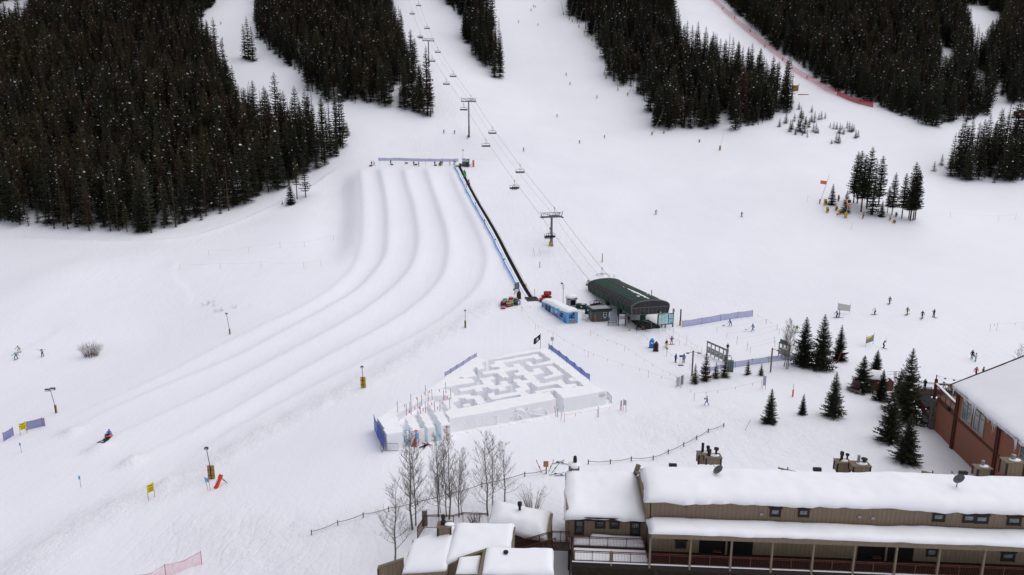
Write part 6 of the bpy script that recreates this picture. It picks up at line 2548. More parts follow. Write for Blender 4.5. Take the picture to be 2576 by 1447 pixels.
# loose snow skirt along the foot of the front wall
mb = MB()
for k in range(130):
	a = .5 + k * .195
	zg = gz(*(MF.w(a, 0, 0).xy)) if True else 0
	mb.ball((a, .15 + rng.uniform(-.1, .35), zg - .05), (rng.uniform(.5, 1.1), rng.uniform(.4, .9), rng.uniform(.12, .24)), 9, 6)
mb.build("snow_skirt", M_MAZE, mo, True)
# marker poles standing on the maze
g = "navy poles around the slide tops"
for i, (x, y0, y1) in enumerate(((365, 800, 893), (540, 705, 795), (735, 575, 675), (818, 622, 730), (1000, 543, 635), (1063, 628, 722), (972, 638, 740), (766, 660, 755), (682, 695, 808), (632, 740, 840), (480, 838, 930), (527, 803, 900), (541, 815, 922), (664, 812, 905), (730, 796, 893), (853, 788, 882), (920, 782, 873), (1052, 748, 842))):
	p = on_z(*Z3(x, y1), MT - .05)
	o = thing("marker_pole", "navy pole with red foot ringed by pink ribbon at the slide tops of the maze", "pole", p, 0, g)
	mb = MB()
	mb.tube([(0, 0, 0), (rng.uniform(-.06, .06), 0, 1.75)], .036, 6)
	mb.build("pole", M_POLEB, o)
	mb = MB()
	mb.tube([(0, 0, .05), (0, 0, .35)], .045, 6)
	mb.build("red_foot", M_RED, o)
for lab, pts in (("ribbon rope along the back of the slide platform", [(365, 893), (537, 795), (682, 700), (740, 660), (818, 650), (1000, 635)]), ("ribbon rope between the slide blocks on the maze", [(482, 930), (541, 915), (632, 840), (664, 905), (730, 893)]), ("ribbon rope around the third slide block of the maze", [(766, 755), (853, 882), (918, 873), (972, 740), (1063, 722)])):
	P = [on_z(*Z3(*q), MT) for q in pts]
	o = thing("ribbon_rope", lab, "rope", P[0])
	mb = MB()
	mb.tube([p - P[0] + Vector((0, 0, .75 if k % 2 else .7)) for k, p in enumerate(P)], .014, 4)
	mb.build("rope", M_ROPE, o)
	mb = MB()
	for a_, b2 in zip(P[:-1], P[1:]):
		c = a_.lerp(b2, .5) - P[0] + Vector((0, 0, .7))
		mb.slab([c, c + Vector((.12, 0, 0)), c + Vector((.1, 0, -.4)), c + Vector((-.02, 0, -.4))], .01)
	mb.build("ribbon", M_PINK, o)
net_fence("safety_net", "deep blue net along the lane-side edge of the maze mound", [tuple(on_z(*Z3(x, y), .8)) for x, y in ((985, 418), (1060, 372), (1140, 320), (1226, 268), (1302, 214), (1378, 172), (1402, 160))], .75, N_BLUE, M_POLEB, sag=.04)
net_fence("safety_net", "deep blue net down the station-side edge of the snow maze", [tuple(on_z(*Z4(x, y), z)) for x, y, z in ((1065, 128, .9), (1110, 160, .9), (1217, 240, .9), (1325, 325, .8), (1440, 415, .6), (1530, 490, .4), (1658, 585, .2))], 1.1, N_DEEP, M_POLEB, sag=.2)
net_fence("safety_net", "deep blue net hung down the end of the slide block beside the barrier", [Z3(60, 1125), Z3(102, 1225), Z3(148, 1318), Z3(182, 1390)], 2.3, N_DEEP, M_POLEB, sag=.15)
# pirate flag
p = at(*T(2, 2, 285, 620))
o = thing("pirate_flag", "black pirate flag with white skull flying from a pole behind the snow maze", "flag", p)
mb = MB()
mb.tube([(0, 0, 0), (0, 0, 3.3)], .04, 6)
mb.build("pole", M_DARK, o)
mb = MB()
vs, fs = [], []
for i in range(7):
	f = i / 6
	x = -1.3 * f
	wv = .08 * math.sin(f * 7)
	vs += [(x, wv, 3.1 - .9 * f - .1 * f), (x, wv + .02, 2.0 - 1.25 * f)]
vs[-1] = (vs[-1][0] - .1, vs[-1][1], vs[-1][2] + .3)
mb.add(vs, [(2 * i, 2 * i + 1, 2 * i + 3, 2 * i + 2) for i in range(6)])
cl = mb.build("cloth", M_BLACK, o)
mb = MB()
mb.ball((-.55, -.06, 2.15), (.17, .03, .19), 10, 6)
mb.box((-.63, -.06, 1.93), (.18, .05, .12))
mb.bar((-.95, -.05, 1.55), (-.35, -.05, 2.0), .05, .06)
mb.bar((-.90, -.05, 2.0), (-.4, -.05, 1.6), .05, .06)
mb.build("skull_emblem", M_WHITE, cl)
# sign, cloth and poles at the slide outlet
sign_panel(Z3(600, 1345), Z3(642, 1325), 1.9, .9, "blue and white notice on red poles at the foot of the snow slides", M_SKYB, txt=None)
o = post_thing(at(*Z3(612, 1345)), "red round no-entry disc over the blue notice at the slide foot", 2.35, .03, M_POLER, "sign", "no_entry_sign")
mb = MB()
mb.tube([(0, -.05, 2.3), (0, -.08, 2.3)], .2, 16)
mb.build("disc", M_RED, o)
mb = MB()
mb.box((0, -.1, 2.3), (.26, .02, .07))
mb.build("white_bar", M_WHITE, o)
c = MF.l(on_z(*Z3(986, 1114), 1.0))
o = thing("no_entry_sign", "red no-entry disc fixed to the third slide block of the maze", "sign", MF.w(c[0], c[1] + .1, 1.0), MANG + PI)
mb = MB()
mb.tube([(0, -.0, 0), (0, -.05, 0)], .2, 16)
mb.build("disc", M_RED, o)
mb = MB()
mb.box((0, -.06, 0), (.26, .02, .07))
mb.build("white_bar", M_WHITE, o)
p = at(*Z3(572, 1340))
o = thing("warning_pad", "rust-orange triangular warning pad leaning by the slide foot notice", "pad", p)
mb = MB()
mb.slab([(-.35, 0, 0), (.3, .0, 0), (.3, .25, 1.1), (.15, .25, 1.15)], .1)
mb.build("cloth", mat("rust_vinyl", (.45, .09, .04), .7), o)
for i, x in enumerate((1010, 1020, 1042)):
	post_thing(at(*Z3(x, 1258)), ("first", "second", "third")[i] + " of three red poles standing together before the third slide block", 2.0, .022, M_RED, "pole", "marker_pole", cap=((.12, .12, .16), M_DARK), group="red poles before the slides")
for i, (x, y) in enumerate(((492, 1338), (527, 1357))):
	pass
# ------------------------------------------------------------------ the long brown apartment building in front
CF = Frame(on_z(1438, 1410, 2.9), R(-3.8))
M_SIDE = siding_mat("brown_siding", (0.205, 0.150, 0.102), .40, True, .55, .035)
M_TRIMD = mat("dark_brown_trim", (0.035, 0.025, 0.021), .7, var=.1)
M_TANT = mat("tan_trim", (0.21, 0.165, 0.12), .75, var=.1, scale=4)
M_RAIL = mat("rust_railing", (0.115, 0.036, 0.026), .6, var=.15, scale=5)
M_DECK = mat("dark_deck_boards", (0.05, 0.036, 0.03), .85, var=.2, scale=3)
M_PANE = mat("window_glass", (0.05, 0.065, 0.075), .15, var=.35, scale=1.2)
M_PANEL_ = mat("window_blind", (0.22, 0.24, 0.26), .35, var=.25, scale=4)
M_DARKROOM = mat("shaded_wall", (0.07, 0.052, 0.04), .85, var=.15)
BW = 1.97
bld = thing("apartment_building", "long brown boarded apartment building with deep snow on its flat roof and porch", "building", CF.w(0, 0, 0), CF.a)
def bx(name, a0_, a1_, b0_, b1_, z0, z1, m_, parent=None):
	mb = MB()
	mb.box(((a0_ + a1_) / 2, (b0_ + b1_) / 2, (z0 + z1) / 2), (abs(a1_ - a0_), abs(b1_ - b0_), z1 - z0))
	return mb.build(name, m_, parent or bld)
bx("wall", 7.2, 47.0, BW, 6.0, 2.9, 8.1, M_SIDE)
bx("rear_wall", 7.2, 47.0, 6.01, 10.2, 2.9, 5.6, M_SIDE)
bx("wall", -.25, 7.19, 3.65, 11.2, 2.9, 5.42, M_SIDE)
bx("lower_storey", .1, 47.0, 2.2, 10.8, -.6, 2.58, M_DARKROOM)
bx("deck", .0, 47.0, -.06, 3.64, 2.6, 2.9, M_DECK)
bx("deck_fascia", .0, 47.0, -.16, -.07, 2.35, 2.92, M_TRIMD)
# dark columns and openings below the deck
for a in (7.4, 13.0, 19.0, 25, 31, 37):
	bx("lower_post", a, a + .35, .0, .3, -.5, 2.34, M_TRIMD)
for a, w_ in ((2.2, .8), (6.0, 1.2), (13, 2.2), (17, 1.4), (22, 2.2), (29, 2.2)):
	bx("lower_window", a, a + w_, 2.1, 2.19, 1.2, 2.2, M_GLASSD)
# porch roof
mb = MB()
mb.slab([(7.0, -.25, 6.02), (47, -.25, 6.02), (47, BW - .01, 6.10), (7.0, BW - .01, 6.10)], .12)
mb.build("porch_roof", M_TRIMD, bld)
bx("porch_beam", 7.0, 47.0, -.32, -.08, 5.62, 6.05, M_TANT)
posts = [CF.on_b(*q, -.0)[0] for q in (T(2, 3, 1390, 1100), T(2, 3, 1795, 1120), T(2, 3, 2205, 1130), T(3, 3, 40, 1135), T(3, 3, 452, 1150), T(3, 3, 867, 1160), T(3, 3, 1286, 1172), T(3, 3, 1718, 1190), T(3, 3, 2168, 1215))]
posts.append(posts[-1] * 2 - posts[-2])
for a in posts:
	bx("porch_post", a - .08, a + .08, -.28, -.12, 2.6, 5.61, M_TANT)
# main roof: deck, ridge, hidden rear slope
rz0, rzr = 8.22, 8.85
mb = MB()
mb.slab([(6.9, 1.9, rz0), (47.3, 1.9, rz0), (47.3, 6.3, rzr), (6.9, 6.3, rzr)], .22)
mb.slab([(6.9, 6.3, rzr), (47.3, 6.3, rzr), (47.3, 10.5, 5.8), (6.9, 10.5, 5.8)], .22)
mb.build("roof", M_TRIMD, bld)
snow_pad(bld, [(6.75, 1.85, rz0 + .0), (47.3, 1.85, rz0), (47.3, 6.6, rzr), (6.75, 6.6, rzr)], .55, "roof_snow", 90, 14, 5, .7, .10, .25, .12)
snow_pad(bld, [(6.95, 6.4, rzr - .05), (47.3, 6.4, rzr - .05), (47.3, 10.6, 5.75), (6.95, 10.6, 5.75)], .5, "roof_snow", 60, 8, 6, .8, .08, .2, .1)
snow_pad(bld, [(6.9, -.22, 6.08), (47.2, -.22, 6.08), (47.2, BW - .02, 6.12), (6.9, BW - .02, 6.12)], .42, "porch_snow", 110, 8, 8, .4, .10, .12, .0)
# left block roof sloping up and away
lz0, lzr = 5.45, 6.15
_eL = CF.on_b(1430, 1168, 10.4)
mb = MB()
mb.slab([(-.5, 3.1, lz0), (7.1, 3.1, lz0), (7.1, 10.6, lzr), (-.5, 10.6, lzr)], .25)
mb.build("roof", M_TRIMD, bld)
bx("eave_board", -.5, 7.15, 3.0, 3.09, 5.12, 5.46, M_TRIMD)
snow_pad(bld, [(-.35, 3.15, lz0), (6.85, 3.15, lz0), (6.85, 10.6, lzr), (-.35, 10.6, lzr)], .62, "roof_snow", 30, 16, 11, .9, .08, .25, .12)
# gable boards between the two roofs and at the far left
mb = MB()
mb.slab([(6.86, 1.95, 5.3), (6.86, 1.95, 8.2), (6.86, 6.4, 8.4), (6.86, 10.2, 6.5), (6.86, 10.2, 5.7)], .25)
mb.build("gable_wall", M_SIDE, bld)
mb = MB()
mb.bar((6.8, 6.4, 8.45), (6.8, 10.2, 6.6), .28, .25)
mb.bar((6.6, 9.9, 6.3), (7.0, 10.1, 7.5), .3, .4)
mb.build("gable_trim", M_TANT, bld)
bx("end_wall", -.52, -.27, 3.7, 10.4, 2.4, 5.9, M_SIDE)
def window(a0_, a1_, z0, z1, b_, parent=None, blind=0.4, bars=False):
	f = MB()
	w_, h_ = a1_ - a0_, z1 - z0
	for x in (a0_, a1_):
		f.box((x, b_ - .05, (z0 + z1) / 2), (.16, .1, h_ + .22))
	for z in (z0, z1):
		f.box(((a0_ + a1_) / 2, b_ - .05, z), (w_ - .16, .1, .18))
	f.box(((a0_ + a1_) / 2, b_ - .06, z1 + .12), (w_ + .4, .12, .1))
	wn_ = f.build("window", M_TRIMD, parent or bld)
	p_ = MB()
	p_.box(((a0_ + a1_) / 2, b_ - .02, (z0 + z1) / 2), (w_ - .1, .03, h_ - .1))
	p_.build("pane", M_PANE, wn_)
	if blind > 0:
		p_ = MB()
		p_.box(((a0_ + a1_) / 2, b_ - .04, z1 - .09 - h_ * blind / 2), (w_ - .2, .02, h_ * blind))
		p_.build("blind", M_PANEL_, wn_)
	if bars:
		p_ = MB()
		p_.box(((a0_ + a1_) / 2, b_ - .06, (z0 + z1) / 2), (w_ - .16, .03, .05))
		if bars:
			for k in (1, 2, 3):
				p_.box((a0_ + w_ * k / 4, b_ - .06, z0 + h_ * .75), (.03, .03, h_ * .42))
		p_.build("sash_bar", M_TRIMD, wn_)
	return wn_
def winpx(tl, br, b_, **k):
	A_, B_ = CF.on_b(*tl, b_), CF.on_b(*br, b_)
	return window(A_[0], B_[0], B_[2], A_[2], b_, **k)
for tl, br in (((640, 895), (715, 1030)), ((845, 902), (928, 968)), ((990, 907), (1072, 972)), ((1200, 915), (1280, 1048))):
	winpx(T(2, 3, *tl), T(2, 3, *br), 3.65, bars=True, blind=.35)
for tl, br in (((30, 780), (115, 850)), ((315, 787), (402, 855)), ((1668, 830), (1765, 900)), ((1972, 842), (2072, 912)), ((2098, 852), (2202, 920)), ((2420, 865), (2530, 938))):
	winpx(T(3, 3, *tl), T(3, 3, *br), BW, blind=.6)
for tl, br, bl in (((1655, 1105), (1742, 1170), 0), ):
	winpx(T(2, 3, *tl), T(2, 3, *br), BW, blind=bl)
for tl, br, bl in (((1605, 1185), (1690, 1250), .9), ((2360, 1225), (2465, 1300), .5)):
	winpx(T(3, 3, *tl), T(3, 3, *br), BW, blind=bl)
# porch entrances: flat near-black sheets on the wall paint the shade of recesses
for q0, q1 in ((T(2, 3, 1885, 1110), T(2, 3, 2418, 1225)), (T(3, 3, 905, 1160), T(3, 3, 1455, 1275))):
	a_, b2 = CF.on_b(*q0, BW), CF.on_b(*q1, BW)
	bx("entrance_shade_sheet", a_[0], b2[0], BW - .03, BW - .01, 2.92, 5.3, mat("painted_recess_shade", (.012, .010, .009), .9))
	m_ = (a_[0] + b2[0]) / 2
	bx("recess_post", m_ - .08, m_ + .08, BW - .2, BW - .05, 2.92, 5.3, M_TANT)
	bx("bench", a_[0] + 1.2, m_ - .5, BW - .5, BW - .12, 3.3, 3.4, mat("bench_wood", (.12, .06, .035), .8))
for q in (T(2, 3, 2507, 830), T(3, 3, 916, 857), T(3, 3, 1053, 870)):
	a_, b2, z_ = CF.on_b(*q, BW)
	bx("vent_hood", a_ - .14, a_ + .14, BW - .14, BW - .01, z_ - .12, z_ + .12, M_STEEL)
for q in (T(2, 3, 1755, 768),):
	a_, b2, z_ = CF.on_b(*q, BW)
	bx("wall_lamp", a_ - .07, a_ + .07, BW - .14, BW - .01, z_ - .09, z_ + .09, M_TANT)
def railing(parent, p0, p1, h=1.07, n_mid=None, name="railing", gap=.13, posts_=True):
	p0, p1 = Vector(p0), Vector(p1)
	L_ = (p1 - p0).length
	up = Vector((0, 0, 1))
	mb_ = MB()
	mb_.bar(p0 + up * h, p1 + up * h, .09, .06)
	mb_.bar(p0 + up * (h - .14), p1 + up * (h - .14), .04, .05)
	mb_.bar(p0 + up * .12, p1 + up * .12, .04, .05)
	n_ = max(2, int(L_ / gap))
	for k in range(1, n_):
		q = p0.lerp(p1, k / n_)
		mb_.bar(q + up * .12, q + up * (h - .14), .018, .018)
	r_o = mb_.build(name, M_RAIL, parent)
	n_ = n_mid or max(1, int(round(L_ / 1.9)))
	for k in range(n_ + 1):
		q = p0.lerp(p1, k / n_)
		mb_ = MB()
		mb_.bar(q, q + up * (h + .03), .07, .07)
		mb_.build("rail_post", M_RAIL, r_o)
	return r_o
prev = .12
for a in [3.55, posts[0]] + posts[1:]:
	railing(bld, (prev + .12, -.1, 2.9), (a - .12, -.1, 2.9), n_mid=2)
	prev = a
bx("porch_post", 3.47, 3.63, -.18, -.02, 2.6, 4.05, M_TANT)
_r = CF.on_z(*T(2, 3, 592, 1160), 2.9)
_r2 = CF.on_z(*T(2, 3, 1342, 1172), 2.9)
railing(bld, (_r[0], _r[1], 2.9), (_r2[0] - .1, _r[1], 2.9), n_mid=4)
railing(bld, (.1, 0, 2.9), (.1, _r[1] - 1.0, 2.9), n_mid=1)
# snow on the deck and drifts against the wall
snow_pad(bld, [(.2, .0, 2.91), (6.9, .0, 2.91), (6.9, _r[1] - .2, 2.91), (.2, _r[1] - .2, 2.91)], .08, "deck_snow", 20, 6, 3, .3, .02, .0, 0)
snow_pad(bld, [(.2, _r[1] + .1, 2.91), (6.9, _r[1] + .1, 2.91), (6.9, 3.6, 2.91), (.2, 3.6, 2.91)], .42, "deck_snow", 20, 6, 9, .5, .02, .0, 0)
snow_pad(bld, [(1.8, 2.9, 3.1), (6.8, 2.9, 3.1), (6.8, 3.62, 3.1), (1.8, 3.62, 3.1)], .48, "deck_snow", 16, 5, 14, .4, .05, .0, 0)
mb = MB()
mb.bar((.05, -.18, 2.94), (47, -.18, 2.94), .12, .06)
mb.build("edge_snow", M_SNOWR, bld)
def chimney_box(q_base, zt_, sx, sy, pipes, zb_, snow_=True, name="chimney"):
	"""Boxed chimney: q_base is the picture point of the top's front left corner; pipes stand on it."""
	zt_ -= .7
	sx *= .84
	a_, b_, z_ = CF.on_z(*q_base, zt_)
	mb_ = MB()
	mb_.box((a_ + sx / 2, b_ + sy / 2, (zt_ + zb_) / 2), (sx, sy, zt_ - zb_))
	o_ = mb_.build(name, M_SIDE, bld)
	for x in (a_, a_ + sx):
		for y in (b_, b_ + sy):
			mb_ = MB()
			mb_.box((x, y, (zt_ + zb_) / 2 - .02), (.14, .14, zt_ - zb_))
			mb_.build("corner_board", M_TRIMD, o_)
	mb_ = MB()
	mb_.box((a_ + sx / 2, b_ + sy / 2, zt_ + .05), (sx + .22, sy + .22, .10))
	mb_.build("cap", M_TANT, o_)
	for (fx, fy, r, h, hat) in pipes:
		mb_ = MB()
		c = (a_ + sx * fx, b_ + sy * fy, zt_ + .1)
		if hat == 'round':
			mb_.lathe([(r * 1.5, 0), (r, .12), (r, h * .55), (r * 1.35, h * .6), (r * 1.35, h * .95), (r * .4, h)], 12, c)
		elif hat == 'flat':
			mb_.lathe([(r * 1.4, 0), (r * .7, .12), (r * .7, h * .7), (r * 1.5, h * .72), (r * 1.5, h * .95), (r * .3, h)], 12, c)
		else:
			mb_.lathe([(r, 0), (r, h * .9), (r * 1.1, h * .9), (r * 1.1, h)], 12, c)
		mb_.build("flue_pipe", M_STEEL if hat == 'shiny' else M_TRIMD, o_, True)
	if snow_:
		mb_ = MB()
		mb_.ball((a_ + sx * .6, b_ + sy * .45, zt_ + .12), (sx * .35, sy * .35, .13), 10, 6)
		mb_.build("snow_load", M_SNOWR, o_, True)
	return o_
chimney_box(T(2, 3, 1880, 242), 9.3, 1.5, .8, ((.35, .5, .14, 1.05, ''), (.8, .6, .14, .75, 'round')), 7.6)
chimney_box(T(2, 3, 1955, 270), 9.7, 1.75, .9, ((.25, .5, .16, .65, 'round'), (.72, .5, .16, .85, 'flat')), 8.3)
chimney_box(T(3, 3, 702, 322), 9.3, 1.5, .8, ((.4, .5, .14, 1.0, 'round'), (.85, .6, .12, .75, 'flat')), 7.6)
chimney_box(T(3, 3, 862, 355), 9.7, 1.9, 1.0, ((.4, .5, .13, .85, 'shiny'), (.75, .55, .2, .55, 'flat')), 8.3)
chimney_box(T(3, 3, 2115, 380), 9.2, 1.5, .8, ((.5, .5, .14, .6, 'shiny'),), 7.6)
chimney_box(T(3, 3, 2410, 320), 10.4, 1.9, 1.0, ((.5, .5, .2, .55, 'shiny'),), 8.3)
a_, b_, z_ = CF.on_z(*T(2, 3, 572, 360), 6.9)
mb = MB()
mb.box((a_ + .55, b_ + .5, 6.2), (1.1, 1.0, 1.5))
cho = mb.build("chimney", M_SIDE, bld)
mb = MB()
mb.ball((a_ + .6, b_ + .5, 6.9), (.7, .65, .35), 12, 8)
mb.build("snow_load", M_SNOWR, cho, True)
mb = MB()
mb.lathe([(.2, 0), (.2, .55), (.17, .55), (.17, .75), (.14, .8)], 12, (a_ + .65, b_ + .5, 7.1))
mb.build("flue_pipe", M_TRIMD, cho, True)
# the tan tips of the rear dormers poking through the snow
for q, L_ in ((T(3, 3, 97, 365), 2.6), (T(3, 3, 1540, 398), 3.2)):
	a_, b_, z_ = CF.on_z(*q, 9.15)
	mb = MB()
	mb.slab([(a_, b_ - .1, 9.25), (a_ + .5, b_ - .4, 9.25), (a_ + L_, b_ - .9, 9.0), (a_ + .35, b_ - 1.0, 9.0)], .3)
	mb.build("dormer_tip", M_TANT, bld)
	mb = MB()
	mb.tube([(a_ + .75, b_ - .6, 9.1), (a_ + .75, b_ - .6, 9.5)], .05, 6)
	mb.build("vent_pipe", M_BLACK, bld)
for q in (T(2, 3, 1612, 333), T(3, 3, 490, 373), T(3, 3, 1960, 408)):
	a_, b_, z_ = CF.on_z(*q, 9.0)
	bx("dormer_edge", a_ - .3, a_ + .45, b_ - .1, b_ + .2, 8.7, 9.02, M_TRIMD)
def dish(q, label, zr_):
	a_, b_, z_ = CF.on_z(*q, zr_)
	o_ = thing("satellite_dish", label, "satellite dish", CF.w(a_, b_, zr_ - .15), CF.a)
	mb_ = MB()
	mb_.tube([(0, 0, -.3), (0, 0, .75), (.1, -.1, .95)], .04, 6)
	mb_.bar((-.25, 0, -.1), (.25, 0, .05), .05, .05)
	mb_.build("mast", M_DARK, o_)
	mb_ = MB()
	mb_.lathe([(0, .0), (.18, .02), (.34, .08), (.42, .14), (.42, .16), (.33, .10), (.17, .04), (0, .02)], 18)
	d_ = mb_.build("reflector", M_GREYM, o_, True)
	d_.location = (.15, -.05, .95)
	d_.rotation_euler = (R(18), R(-42), 0)
	d_.scale = (1.25, .95, 1.2)
	mb_ = MB()
	mb_.bar((.1, 0, .9), (-.5, .1, 1.55), .04, .04)
	mb_.box((-.52, .1, 1.58), (.12, .12, .16))
	mb_.build("feed_arm", M_GREYM, o_)
dish(T(2, 3, 2060, 470), "grey satellite dish half sunk in roof snow in front of the double chimney", 8.75)
dish(T(3, 3, 1897, 565), "grey satellite dish on a full mast standing in the roof snow towards the lodge", 9.1)
a_, b_, z_ = CF.on_z(*T(3, 3, 1850, 540), 8.9)
mb = MB()
mb.tube([(a_, b_, 8.6), (a_, b_, 9.2)], .07, 8)
mb.build("vent_pipe", M_BLACK, bld)
# ------------------------------------------------------------------ lower wing with stepped snowy roofs
low = thing("stepped_house", "low brown house with stepped snowy roofs beside the leafless aspens", "building", on_z(1220, 1420, 0))
LO = Vector(low.location)
def zl(uv, z):
	p = on_z(*uv, z)
	return (p.x - LO.x, p.y - LO.y, z)
def block(quv, z, zb_, name, m_):
	"""Walls standing under a roof outline given by picture points (with heights)."""
	P = [Vector(zl(uv, zz)) for uv, zz in quv]
	mb_ = MB()
	n_ = len(P)
	vs = [tuple(p) for p in P] + [(p.x, p.y, zb_) for p in P]
	mb_.add(vs, [tuple(range(n_))] + [(i, n_ + i, n_ + (i + 1) % n_, (i + 1) % n_) for i in range(n_)])
	return mb_.build(name, m_, low)
# main level roof, then the sloping part towards the aspens, the nearer roof and the flat mound behind
QA = [(Z8(1010, 860), 3.9), (Z8(1870, 690), 4.4), (Z8(1898, 372), 4.6), (Z8(1130, 362), 4.5)]
QB = [(Z8(420, 1000), 3.0), (Z8(1015, 960), 3.7), (Z8(1130, 372), 4.45), (Z8(565, 560), 3.6)]
QC = [(Z8(1470, 1010), 5.0), (Z8(2430, 1010), 5.0), (Z8(2412, 700), 5.2), (Z8(1535, 668), 5.2)]
QE = [(Z8(1130, 1000), 4.2), (Z8(1430, 1000), 4.3), (Z8(1470, 750), 4.7), (Z8(1180, 785), 4.5)]
QD = [(Z8(1560, 360), 2.4), (Z8(2330, 560), 2.6), (Z8(2395, 195), 3.0), (Z8(1640, 40), 2.8)]
for nm, Q, sh, seed, ex in (("main", QA, .45, 21, .15), ("slope", QB, .40, 22, .12), ("near", QC, .42, 23, .1), ("step", QE, .34, 24, .05), ("flat", QD, .85, 25, .2)):
	P = [Vector(zl(uv, z)) for uv, z in Q]
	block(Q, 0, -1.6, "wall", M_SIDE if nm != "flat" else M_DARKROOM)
	mb = MB()
	c = sum(P, Vector()) / 4
	mb.slab([c + (p - c) * 1.02 + Vector((0, 0, .12)) for p in P], .14)
	mb.build("roof", M_TANT, low)
	snow_pad(low, [tuple(c + (p - c) * .97 + Vector((0, 0, .13))) for p in P], sh, "roof_snow", 18, 12, seed, .42 if nm != "flat" else 1.4, .1, ex, .05)
# gable boards with pale coping
for (q0, z0, q1, z1, zb_) in ((Z8(105, 892), 2.6, Z8(445, 782), 3.3, -1.5), (Z8(918, 890), 3.6, Z8(1160, 812), 4.2, -1.5), (Z8(1160, 790), 4.4, Z8(1510, 672), 5.1, 2.5), (Z8(1452, 1010), 5.1, Z8(1520, 660), 5.3, 2.5), (Z8(1520, 660), 5.3, Z8(2415, 692), 5.3, 3.0), (Z8(1130, 360), 4.75, Z8(1900, 370), 4.8, 3.0), (Z8(1900, 370), 4.8, Z8(1880, 660), 4.6, 1.0), (Z8(2400, 190), 3.6, Z8(2365, 440), 3.4, 0), (Z8(565, 555), 3.85, Z8(885, 480), 4.3, 1.0)):
	A_, B_ = Vector(zl(q0, z0)), Vector(zl(q1, z1))
	d = (B_ - A_)
	n_ = Vector((-d.y, d.x, 0)).normalized() * .08
	mb = MB()
	vs = [A_ - n_, B_ - n_, B_ + n_, A_ + n_]
	vs2 = [Vector((p.x, p.y, zb_)) for p in vs]
	mb.add(vs + vs2, [(0, 1, 2, 3), (1, 0, 4, 5), (3, 2, 6, 7), (0, 3, 7, 4), (2, 1, 5, 6)])
	w_o = mb.build("gable_wall", M_SIDE, low)
	mb = MB()
	mb.bar(A_ + Vector((0, 0, .04)), B_ + Vector((0, 0, .04)), .30, .1)
	mb.build("coping", M_TANT, w_o)
# dark dormer opening
A_, B_ = Vector(zl(Z8(465, 905), 3.4)), Vector(zl(Z8(690, 862), 3.6))
mb = MB()
mb.bar(A_, B_, .5, .16)
mb.build("dormer_edge", M_TRIMD, low)
mb = MB()
mb.slab([A_ + Vector((.2, -.1, -.1)), Vector((A_.x + .2, A_.y - .1, .5)), Vector((B_.x, B_.y - .1, .5)), B_ + Vector((-.0, -.1, -.1))], .12)
mb.build("dormer_wall", M_SIDE, low)
for q, z in ((Z8(110, 900), 2.5), (Z8(920, 905), 3.5), (Z8(480, 920), 3.2)):
	A_ = Vector(zl(q, z))
	mb = MB()
	mb.bar(A_ + Vector((0, -.1, 0)), Vector((A_.x, A_.y - .1, -1.6)), .16, .16)
	mb.build("corner_post", M_RAIL, low)
# boxed chimney with a snow tongue, roof vents
A_ = Vector(zl(Z8(890, 375), 5.3))
mb = MB()
mb.box((A_.x + .62, A_.y + .5, 4.5), (1.2, .95, 1.7))
ck = mb.build("chimney", M_SIDE, low)
mb = MB()
mb.box((A_.x + .62, A_.y + .5, 5.38), (1.4, 1.15, .1))
mb.build("cap", M_TANT, ck)
for x in (.02, 1.22):
	mb = MB()
	mb.box((A_.x + x, A_.y + .02, 4.5), (.14, .14, 1.68))
	mb.build("corner_board", M_TRIMD, ck)
mb = MB()
mb.lathe([(.24, 0), (.24, .3), (.16, .38), (.16, .55), (.2, .6), (.2, .9), (.1, .95)], 12, (A_.x + .5, A_.y + .5, 5.43))
mb.build("flue_pipe", M_BLACK, ck, True)
mb = MB()
mb.ball((A_.x + 1.1, A_.y + .35, 5.5), (.5, .3, .14), 10, 6)
mb.build("snow_load", M_SNOWR, ck, True)
for q, z, h in ((Z8(1978, 150), 3.6, 1.0), (Z8(1795, 720), 5.6, .3)):
	A_ = Vector(zl(q, z))
	mb = MB()
	mb.lathe([(.13, -.3), (.13, h * .6), (.22, h * .6), (.22, h), (.1, h + .05)], 10, tuple(A_))
	mb.build("vent_pipe", M_BLACK, low, True)
# terrace railing by the aspens and the stair railing by the long building
trz = .2
tr = thing("terrace_railing", "rust-coloured terrace railing with gate behind the stepped house, under the aspens", "railing", on_z(*Z8(755, 370), trz))
TO = Vector(tr.location)
path = [on_z(*Z8(630, 520), trz + .8), on_z(*Z8(715, 380), trz), on_z(*Z8(915, 375), trz), on_z(*Z8(1105, 380), trz), on_z(*Z8(1230, 345), trz), on_z(*Z8(1450, 352), trz), on_z(*Z8(1560, 358), trz)]
for i, (a_, b_) in enumerate(zip(path[:-1], path[1:])):
	railing(tr, a_ - TO, b_ - TO, 1.55 if i else 1.3, n_mid=1, name="rail_section")
ps_ = thing("stone_gatepost", "small stone gatepost capped with snow at the corner of the terrace railing", "gatepost", on_z(*Z8(725, 330), trz))
mb = MB()
mb.box((0, 0, .9), (.55, .55, 1.9), 0, None, .9)
mb.build("shaft", mat("rough_stone", (.22, .20, .18), .9, var=.25, scale=5, bump=.6), ps_)
mb = MB()
mb.ball((0, 0, 1.95), (.42, .42, .24), 10, 6)
mb.build("snow_load", M_SNOWR, ps_, True)
stz = 2.9
sr = thing("outdoor_stair", "outdoor stair with rust-coloured railings climbing to the long building's deck", "stair", CF.w(-2.6, 2.4, 0))
SO = Vector(sr.location)
P0, P1, P2 = on_z(*Z8(1905, 690), 1.0), on_z(*Z8(2405, 545), stz), on_z(*T(2, 3, 575, 1112), stz)
for off in (Vector((0, 0, 0)), Vector((.25, -1.15, 0))):
	railing(sr, P0 - SO + off, P1 - SO + off, 1.05, n_mid=3, name="stair_railing")
